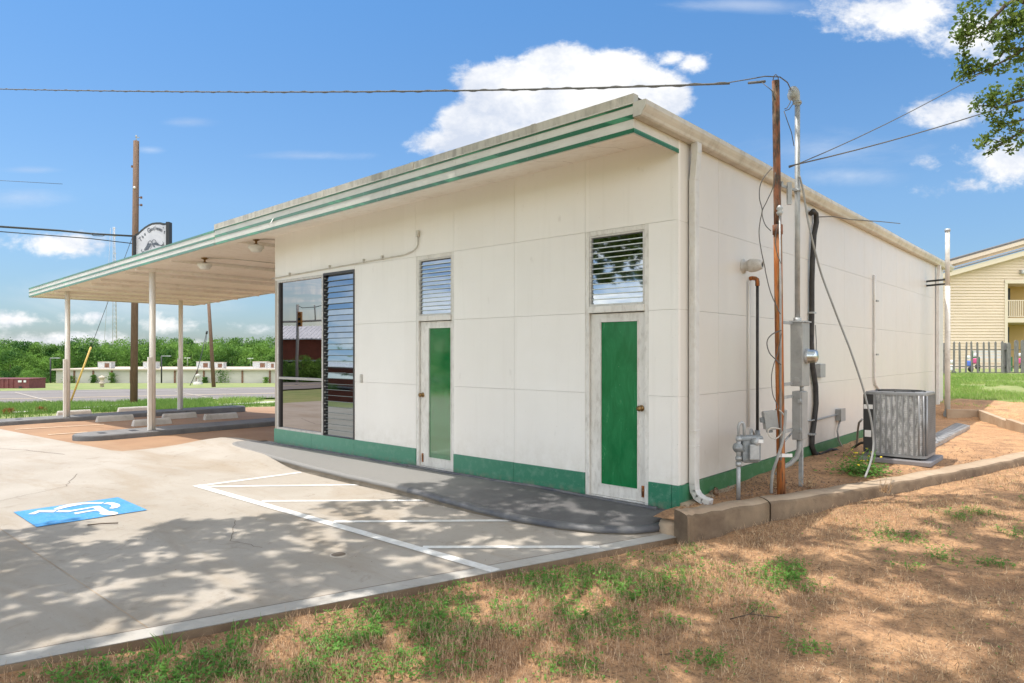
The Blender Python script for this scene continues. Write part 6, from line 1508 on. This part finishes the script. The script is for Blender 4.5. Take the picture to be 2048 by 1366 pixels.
for ti, (tx, ty, lab) in enumerate(trunks):
    tz = float(ground(tx, ty)); t = thing('oak_tree', (tx, ty, tz), lab, 'tree')
    G_ = groups[ti]; C = []; 
    for p, r_, n_ in G_:
        d = rg.normal(size=(n_, 3)); d /= np.linalg.norm(d, axis=1)[:, None]; C.append(p+d*r_*rg.uniform(.2, 1., (n_, 1))*np.array([1, 1, .55]))
    V, F = leafcloud(np.vstack(C), 1, .085, rg, .5)
    VV = [V]; FF = [F]
    if ti == 1:
        C = []
        for p, r_, n_ in gb:
            d = rg.normal(size=(n_, 3)); d /= np.linalg.norm(d, axis=1)[:, None]; C.append(p+d*r_*rg.uniform(.15, 1., (n_, 1))*np.array([1, 1, .9]))
        V2, F2 = leafcloud(np.vstack(C), 1, .034, rg, .2); VV.append(V2); FF.append(F2+len(V))
    o = np_mesh('crown', np.vstack(VV)-np.array([tx, ty, tz]), np.vstack(FF), M['leaftree']); link('crown', o, t)
    mb = MB(); mb.tube([(tx, ty, tz-.1), (tx+.05, ty, tz+1.5), (tx-.1, ty+.1, tz+3.2), (tx, ty+.1, tz+4.6)], [.32, .25, .22, .16], 12); mb.build('trunk', M['bark'], t)
    # limbs: cluster centres gathered round a few limb ends
    pts = np.array([p for p, _, _ in G_]); K_ = 16; idx = rg.choice(len(pts), K_, replace=False); cen_ = pts[idx].copy()
    for _ in range(6):
        dd = ((pts[:, None]-cen_[None])**2).sum(2).argmin(1)
        for k in range(K_):
            if (dd == k).any(): cen_[k] = pts[dd == k].mean(0)
    mb = MB(); tw = MB(); root = Vector((tx, ty+.1, tz+4.4))
    def okp(p):
        a_, b_, c_ = proj(p); return c_ < .05 or b_ < -25 or a_ < -80 or a_ > 2120
    for k in range(K_):
        e = Vector(cen_[k]); mid = root.lerp(e, .5)+Vector((0, 0, .9)); L_ = [root, root.lerp(mid, .5)+Vector((.1, .1, .25)), mid, mid.lerp(e, .5)+Vector((.1, -.1, .15)), e]
        if all(okp(q) for q in L_): mb.tube(L_, [.10, .075, .055, .04, .022], 7)
        else: L_ = [L_[-2], L_[-1]]
        mine = sorted(np.where(dd == k)[0], key=lambda i_: np.linalg.norm(pts[i_]-np.array(e))); done = list(L_[1:])
        for i in mine:
            q = Vector(pts[i]); s_ = min(done, key=lambda z_: (z_-q).length); m_ = s_.lerp(q, .5)+Vector((rg.uniform(-.08, .08), rg.uniform(-.08, .08), .05))
            if okp(m_) and okp(s_) and okp(q): tw.tube([s_, m_, q], [.010, .007, .004], 4)
            done.append(q)
    if ti == 1:
        def br(P_, r0, r1, T):
            Q = [atT(*D4(x, y), T) for x, y in P_]; n_ = len(Q); mb.tube(Q, [r0+(r1-r0)*i/(n_-1) for i in range(n_)], 6)
        br([(1500, -250), (1000, -60), (717, 20), (660, -10), (560, 40), (500, 110), (440, 170), (400, 240), (330, 240), (270, 300), (240, 370), (180, 410)], .035, .006, 9)
        br([(1000, -60), (717, 420), (620, 410), (540, 450), (500, 510)], .03, .004, 9)
        br([(1100, 200), (717, 410), (640, 470), (560, 515), (480, 550), (400, 600), (300, 640), (210, 690)], .02, .005, 9)
        br([(420, 0), (360, 50), (320, 75)], .006, .003, 9); br([(300, 640), (260, 560), (220, 480)], .006, .003, 9)
        br([(1500, 300), (1000, 700), (717, 850), (600, 880), (500, 920), (420, 900), (320, 900)], .03, .005, 9.4)
        br([(1000, 700), (717, 1020), (620, 1045), (500, 1060)], .02, .005, 9.4)
        br([(1000, 900), (717, 1110), (620, 1170), (540, 1220), (440, 1290)], .02, .005, 9.4); br([(540, 1220), (460, 1190), (370, 1220)], .006, .004, 9.4); br([(600, 880), (560, 950), (420, 980)], .005, .003, 9.4); br([(717, 700), (680, 770), (600, 830)], .007, .004, 9.4)
        e = atT(*D4(1500, 0), 9.1); mb.tube([root, root.lerp(e, .5)+Vector((0, 0, .3)), e], [.11, .07, .035], 7)
    mb.build('limbs', M['bark'], t); tw.build('twigs', M['bark'], t)

# ------------------------------------------------------------------ grass and weeds
def blades(name, P, h, wd, lean, m_, label, seed=1):
    rg = np.random.default_rng(seed); n_ = len(P); a = rg.uniform(0, 2*math.pi, n_); hh = h*rg.uniform(.45, 1.35, n_); ww = wd*rg.uniform(.7, 1.3, n_)
    la = rg.uniform(0, 2*math.pi, n_); ln = lean*rg.uniform(.1, 1.4, n_)
    dx_, dy_ = np.cos(a)*ww/2, np.sin(a)*ww/2; L1 = np.minimum(ln, 1.5)
    tx, ty, tz = np.cos(la)*np.sin(L1)*hh, np.sin(la)*np.sin(L1)*hh, np.cos(L1)*hh
    b0 = P+np.stack([-dx_, -dy_, np.zeros(n_)], 1); b1 = P+np.stack([dx_, dy_, np.zeros(n_)], 1)
    m_0 = P+np.stack([tx*.45-dx_*.7, ty*.45-dy_*.7, tz*.62], 1); m_1 = P+np.stack([tx*.45+dx_*.7, ty*.45+dy_*.7, tz*.62], 1)
    tp = P+np.stack([tx, ty, tz], 1); tp2 = tp+np.stack([dx_*.12, dy_*.12, np.zeros(n_)], 1)
    V = np.stack([b0, b1, m_1, m_0, tp, tp2], 1).reshape(-1, 3); k = np.arange(n_)[:, None]*6
    F = np.concatenate([k+np.array([[0, 1, 2, 3]]), k+np.array([[3, 2, 5, 4]])], 0)
    o = link(name, np_mesh(name, V, F, m_)); return tag(o, label, 'grass', kind='stuff')
M['dry'] = leafmat('dry_grass', (.38, .235, .125), (.72, .53, .33), 34, .15, lo=.4, hi=.6, c=(.11, .07, .04))
M['green'] = leafmat('green_weed', (.06, .18, .03), (.20, .40, .07), 7, .35)
M['mixed'] = leafmat('lawn_blade', (.16, .34, .04), (.38, .50, .13), 1.2, .3, c=(.42, .36, .18))
M['verge'] = leafmat('verge_blade', (.08, .19, .03), (.24, .35, .08), 3.5, .35)
M['straw'] = leafmat('straw_blade', (.40, .24, .13), (.70, .50, .33), 30, .15, lo=.4, hi=.6, c=(.16, .10, .06))
M['chip'] = mat('pale_chip', (.55, .46, .35), (.35, .27, .2), 40, rough=.9)
M['litter'] = mat('dead_leaf', (.24, .14, .08), (.12, .075, .045), 25, rough=.9, c3=(.45, .36, .27), sc3=60, f3=.7)
def scatter(n, x0, x1, y0, y1, dens, seed):
    rg = np.random.default_rng(seed); x = rg.uniform(x0, x1, n); y = rg.uniform(y0, y1, n); d = dens(x, y); k = rg.uniform(0, 1, n) < d; return x[k], y[k]
def curb_out(y): return np.interp(y, [p[1] for p in OUT], [p[0] for p in OUT])
def vis(x, y, z=0, mgn=80):
    dx_ = x-CAM[0]; dy_ = y-CAM[1]; t_ = dx_*FW[0]+dy_*FW[1]; s_ = dx_*RT[0]+dy_*RT[1]; u_ = s_/np.maximum(t_, .05); return (t_ > 2.2) & (np.abs(u_) < .754+.12)
def soilmask(x, y):
    lim = np.where(y < -.5, slab_right(y)+.045, curb_out(y)+.02); return (x > lim) & vis(x, y)
def zsoil(x, y): return np.array([soil_z(a, b) for a, b in zip(x, y)])
def edge_d(x, y): return (x-slab_right(y))*.953
def dryd(x, y):
    d = np.hypot(x-CAM[0], y-CAM[1]); nz = fbm(x, y, 1.3, 3); k = np.clip((nz-.43)*6, .05, 1)*(.35+.65*(fbm(x, y, 7, 61) > .47))
    bare = np.clip((y-1.2)/2.5, 0, 1)*.8; return soilmask(x, y)*k*(1-bare)*np.where(edge_d(x, y) > 1.3, .38, 1)*np.clip(1.3-.07*d, .3, 1)
x, y = scatter(420000, -2, 5.5, -6.5, 9, dryd, 31); print('dry', len(x))
blades('dry_grass', np.stack([x, y, zsoil(x, y)-.003], 1), .060, .0042, 1.15, M['dry'], 'short dry straw-coloured grass on the orange soil', 2)
x, y = scatter(260000, -2, 5.5, -6.5, 10, lambda x, y: soilmask(x, y)*np.clip((fbm(x, y, 1.1, 8)-.42)*5, .05, 1)*.6, 33); print('straw', len(x))
blades('straw_litter', np.stack([x, y, zsoil(x, y)+.001], 1), .07, .0040, 1.6, M['dry'], 'flattened straw lying on the soil', 3).__setitem__('category', 'litter')
def leaflets(name, x, y, z, size, m_, label, seed, cat='weeds', nl=3):
    rg = np.random.default_rng(seed); n_ = len(x); C = np.repeat(np.stack([x, y, z], 1), nl, 0); a = rg.uniform(0, 2*math.pi, n_*nl); u_ = np.stack([np.cos(a), np.sin(a), rg.uniform(-.1, .6, n_*nl)], 1); v_ = np.stack([-np.sin(a), np.cos(a), rg.uniform(-.4, .4, n_*nl)], 1)
    s = (size*rg.uniform(.6, 1.3, n_*nl))[:, None]; V = np.stack([C, C+u_*s*.6+v_*s*.42, C+u_*s*1.15, C+u_*s*.6-v_*s*.42], 1).reshape(-1, 3)
    o = link(name, np_mesh(name, V, np.arange(len(V)).reshape(-1, 4), m_)); return tag(o, label, cat, kind='stuff')
def edge_d(x, y): return (x-slab_right(y))*.953
def band(x, y, c, w_): return np.exp(-((edge_d(x, y)-c)/w_)**2)*np.clip((-1.0-y)/.8, 0, 1)
x, y = scatter(160000, -2, 2.6, -6.2, -.8, lambda x, y: soilmask(x, y)*band(x, y, .95, .62)*np.clip((fbm(x, y, 2.4, 71)-.40)*7, .04, 1)*.75, 51)
blades('tall_dry_grass', np.stack([x, y, zsoil(x, y)-.003], 1), .085, .0034, .55, M['straw'], 'taller upright dry grass in the strip along the slab edge', 52)
x, y = scatter(125000, -2, 2.6, -6.2, -.8, lambda x, y: soilmask(x, y)*band(x, y, .60, .50)*np.clip((fbm(x, y, 2.2, 81)-.41)*8, .03, 1)*.42, 53)
rg = np.random.default_rng(54); z = zsoil(x, y)+rg.uniform(.005, .05, len(x))
leaflets('clover_strip', x, y, z, .018, M['green'], 'green clover and weeds in the strip along the slab edge', 55)
k = rg.uniform(size=len(x)) < .6; blades('green_grass_strip', np.stack([x[k], y[k], zsoil(x[k], y[k])], 1), .085, .004, .6, M['green'], 'green blades mixed into the strip along the slab edge', 56)
patches = [(1040, 1190, 2.), (900, 1215, 2.), (780, 1260, 3.2), (830, 1235, 2.2), (700, 1275, 2.4), (950, 1200, 1.6), (1150, 1150, 2.2), (1190, 1165, 1.2), (1040, 1160, 1.2), (1090, 1245, 2.6), (1130, 1210, 1.8), (1200, 1235, 1.4), (1160, 1270, 1.8), (960, 1270, 1.5), (640, 1300, 1.2), (890, 1300, 1.5), (1110, 1330, 1.2), (1010, 1245, 1.6), (1800, 1062, 1.5), (1830, 1055, 1.2), (1940, 1036, 1.4), (1955, 1030, 1.), (1560, 1170, 1.5), (1590, 1155, 1.2), (1520, 1222, .6), (1885, 1133, .9), (1810, 1148, .7), (2010, 1062, 1.), (1985, 1150, .9), (1620, 1290, .7), (1415, 1310, .9), (1590, 1155, .9), (1190, 1335, 1.1), (1260, 1260, .8), (1350, 1240, .6), (400, 1340, 1.0), (220, 1350, 1.0), (1180, 1345, .8), (560, 1360, 1.), (1330, 1120, .8), (1380, 1110, .6), (1790, 1085, .8), (2030, 1005, .8), (1950, 780, 0.)]
rg = np.random.default_rng(77); PX, PY = [], []
for px_, py_, s in patches:
    if s <= 0: continue
    c = atZ(px_, py_, -.14 if py_ > 1100 else 0); n_ = int((430 if py_ < 1140 or px_ > 1300 else 170)*s*s/2.2); r_ = .11*s
    PX.append(rg.normal(c.x, r_, n_)); PY.append(rg.normal(c.y, r_, n_))
x = np.concatenate(PX); y = np.concatenate(PY); k = soilmask(x, y) & (fbm(x, y, 5, 5) > .48); x, y = x[k], y[k]; print('weeds', len(x))
z = zsoil(x, y)+rg.uniform(.005, .045, len(x))
leaflets('green_weeds', x, y, z, .014, M['green'], 'bright green low weeds and clover among the dry grass', 5)
k = rg.uniform(size=len(x)) < .42; blades('weed_stems', np.stack([x[k], y[k], z[k]*0+zsoil(x[k], y[k])], 1), .065, .0034, .7, M['green'], 'thin green blades rising among the low weeds', 6)
x, y = scatter(9000, -2, 5.5, -6.5, 9, lambda x, y: soilmask(x, y)*np.clip((fbm(x, y, 1.8, 15)-.47)*6, .01, 1)*.75, 35)
leaflets('sparse_weeds', x, y, zsoil(x, y)+.008, .011, M['green'], 'scattered tiny green leaves on the dry soil', 8)
x, y = scatter(9000, -2, 5.5, -6.5, 10, lambda x, y: soilmask(x, y)*.5, 36)
leaflets('leaf_litter', x, y, zsoil(x, y)+.006, .013, M['litter'], 'small dead leaves and wood chips on the soil', 9, 'litter', 1)
x, y = scatter(5200, -2, 5.5, -6.5, 10, lambda x, y: soilmask(x, y)*.5, 46)
leaflets('wood_chips', x, y, zsoil(x, y)+.008, .008, M['chip'], 'pale chips, husks and pebbles scattered on the soil', 19, 'litter', 1)
rg = np.random.default_rng(91); x, y = scatter(1500, -1, 5, -6, 7, lambda x, y: soilmask(x, y)*.12, 47); mb = MB()
for a_, b_ in zip(x, y):
    th = rg.uniform(0, 6.28); L_ = rg.uniform(.03, .13); z_ = soil_z(a_, b_)+.008; mb.tube([(a_, b_, z_), (a_+L_*.5*math.cos(th), b_+L_*.5*math.sin(th), z_+.006), (a_+L_*math.cos(th+.3), b_+L_*math.sin(th+.3), z_)], .0022, 4)
tag(mb.build('twig_litter', M['bark'], base=(0, 0, 0)), 'thin dark twigs strewn over the dry soil', 'litter', kind='stuff')
x, y = scatter(420, -6, 1, -6, -.6, lambda x, y: (x < slab_right(y)-.1)*vis(x, y)*.5, 37)
leaflets('slab_litter', x, y, np.array([slab_z(a, b)+.006 for a, b in zip(x, y)]), .008, M['litter'], 'small dark leaf bits scattered on the concrete', 10, 'litter', 1)
rg = np.random.default_rng(5)
x = rg.uniform(.05, 2.3, 6000); y = np.where(rg.uniform(size=6000) < .5, rg.normal(1.3, .55, 6000), rg.uniform(-.2, 6.5, 6000)); k = (x < curb_out(y)-.25); x, y = x[k], y[k]
leaflets('bed_litter', x, y, np.array([bedz(b)+.014 for b in y]), .022, M['litter'], 'dead leaves and chips on the bed soil by the wall', 11, 'litter', 1)
# lawn beyond the corner and verge grass by the road
def lawnd(x, y): return ((y > 13) & vis(x, y) & (fbm(x, y, .5, 4) > .34))*np.clip((y-12)/4, .15, 1)
x, y = scatter(60000, -3.5, 3.2, 13, 24, lawnd, 41); blades('far_lawn', np.stack([x, y, ground(x, y)-.04], 1), .09, .012, .5, M['mixed'], 'sunny green lawn in front of the picket fence', 12)
va, vb = G(0, 838), G(560, 811.5); vd = (vb-va).to_2d().normalized(); vp = Vector((vd.y, -vd.x)); vp = vp if vp.dot(Vector(FW)) > 0 else -vp
def verged(x, y):
    o = (x-va.x)*vp.x+(y-va.y)*vp.y; o2 = (x-n0.x)*per.x+(y-n0.y)*per.y
    pxs = CX+FPX*(((x-CAM[0])*RT[0]+(y-CAM[1])*RT[1])/((x-CAM[0])*FW[0]+(y-CAM[1])*FW[1]))
    return ((o > 0) & (o2 < -.15) & (pxs > -60) & (pxs < 620))*np.where(pxs < 425, np.clip((fbm(x, y, 1.1, 12)-.36)*5, .04, 1), np.clip((fbm(x, y, .9, 12)-.5)*5, .0, .5))
cg = (G(0, 820)+G(560, 806))/2
x, y = scatter(260000, cg.x-14, cg.x+14, cg.y-12, cg.y+14, verged, 43); print('verge', len(x))
blades('verge_grass', np.stack([x, y, ground(x, y)-.03], 1), .19, .018, .6, M['verge'], 'uneven green grass on the verge between the lot and the road', 13)
for px_, py_, lab, s in ((450, 806, 'round grass tuft at the road edge left of the window', .5), (492, 804, 'taller grass tuft at the road edge nearest the window', .45), (17, 823, 'reddish dry weed in the verge at the far left', .12), (81, 820, 'reddish dry weed in the verge left of the first column', .14)):
    c = G(px_, py_+3); n_ = 500; r_ = s
    x = rg.normal(c.x, r_*.4, n_); y = rg.normal(c.y, r_*.4, n_); rs_ = M['mixed'] if px_ > 100 else M['rust']
    o = blades('grass_tuft', np.stack([x, y, ground(x, y)-.03], 1), .36 if px_ > 100 else .17, .018, .7, rs_, lab, 14+px_); o['kind'] = 'thing'; del o['kind']; o['category'] = 'grass tuft'
# upright weed at the slab edge, flowering weed by the condenser
def plant(name, c, h, n_, m_, label, seed, lw=.012):
    rg = np.random.default_rng(seed); P = np.array(c)+np.stack([rg.normal(0, .03, n_), rg.normal(0, .03, n_), np.zeros(n_)], 1)
    o = blades(name, P, h, lw, .8, m_, label, seed); del o['kind']; o['category'] = 'weed'; return o
c = atZ(330, 1313, -.19); plant('leafy_weed', c, .13, 26, M['green'], 'upright leafy green weed against the slab edge in the foreground', 3, .014)
c = atZ(200, 1345, -.19); plant('leafy_weed', c, .06, 20, M['green'], 'low leafy weed at the slab edge in the lower left corner', 4, .016)
fw_ = thing('flowering_weed', tuple(atZ(1725, 945, .12)), 'bushy green weed with yellow flowers between the curb and the condenser', 'weed')
c = BASE[fw_.name]; rg = np.random.default_rng(8); n_ = 420; x = rg.normal(c.x-.02, .15, n_); y = rg.normal(c.y+.02, .20, n_); z = .11+np.abs(rg.normal(0, .07, n_))
o = leaflets('foliage', x-c.x, y-c.y, z-c.z, .03, M['green'], None, 15); o.parent = fw_; del o['kind']; del o['category']
mb = MB()
for k in range(26): a = Vector((c.x+rg.normal(0, .08), c.y+rg.normal(0, .1), .1)); mb.tube([a, a+Vector((rg.normal(0, .05), rg.normal(0, .05), .12)), a+Vector((rg.normal(0, .10), rg.normal(0, .10), rg.uniform(.16, .34)))], .003, 4)
mb.build('stems', M['green'], fw_)
M['yflower'] = mat('yellow_petal', (.75, .55, .03), rough=.6)
mb = MB()
for k in range(16): a = Vector((c.x+.03+rg.normal(0, .09), c.y+rg.normal(0, .09), rg.uniform(.24, .42))); mb.lathe(a, (rg.normal(0, .3), rg.normal(0, .3), 1), [(0, .0), (.016, .004), (.012, .008), (0, .008)], 7)
mb.build('flowers', M['yflower'], fw_)
for px_, py_, lab in ((1550, 975, 'tangle of dry stems at the base of the rusty pole'), (1620, 975, 'pale curled dry weed right of the pole base'), (1770, 985, 'sparse dry weed on the bed soil in front of the pad')):
    c = atZ(px_, py_, .09); plant('dry_weed', c, .16, 40, M['dry'], lab, px_, .006)
mb = MB(); c = atZ(1415, 985, .07)
for k in range(7): a = c+Vector((rg.normal(0, .07), rg.normal(0, .07), .02)); mb.lathe(a, (rg.normal(0, 1), rg.normal(0, 1), 1), [(0, 0), (.03, .008), (.035, .012), (0, .02)], 7)
tag(mb.build('dead_leaf_pile', M['litter']), 'small pile of dead leaves between the downspout and the curb', 'leaves', kind='stuff')
mb = MB(); mb.tube([atZ(1460, 1238, -.13), atZ(1500, 1228, -.10), atZ(1560, 1235, -.12)], .004, 5); mb.tube([atZ(1500, 1228, -.10), atZ(1515, 1215, -.1)], .003, 5)
tag(mb.build('fallen_twig', M['bark']), 'small dark fallen twig lying on the soil', 'twig')
mb = MB(); mb.tube([atZ(175, 1050, -.10), atZ(205, 1047, -.10), atZ(236, 1046, -.10)], .006, 5); tag(mb.build('fallen_twig', M['bark']), 'thin dark twig on the slab beside the blue parking sign', 'twig')
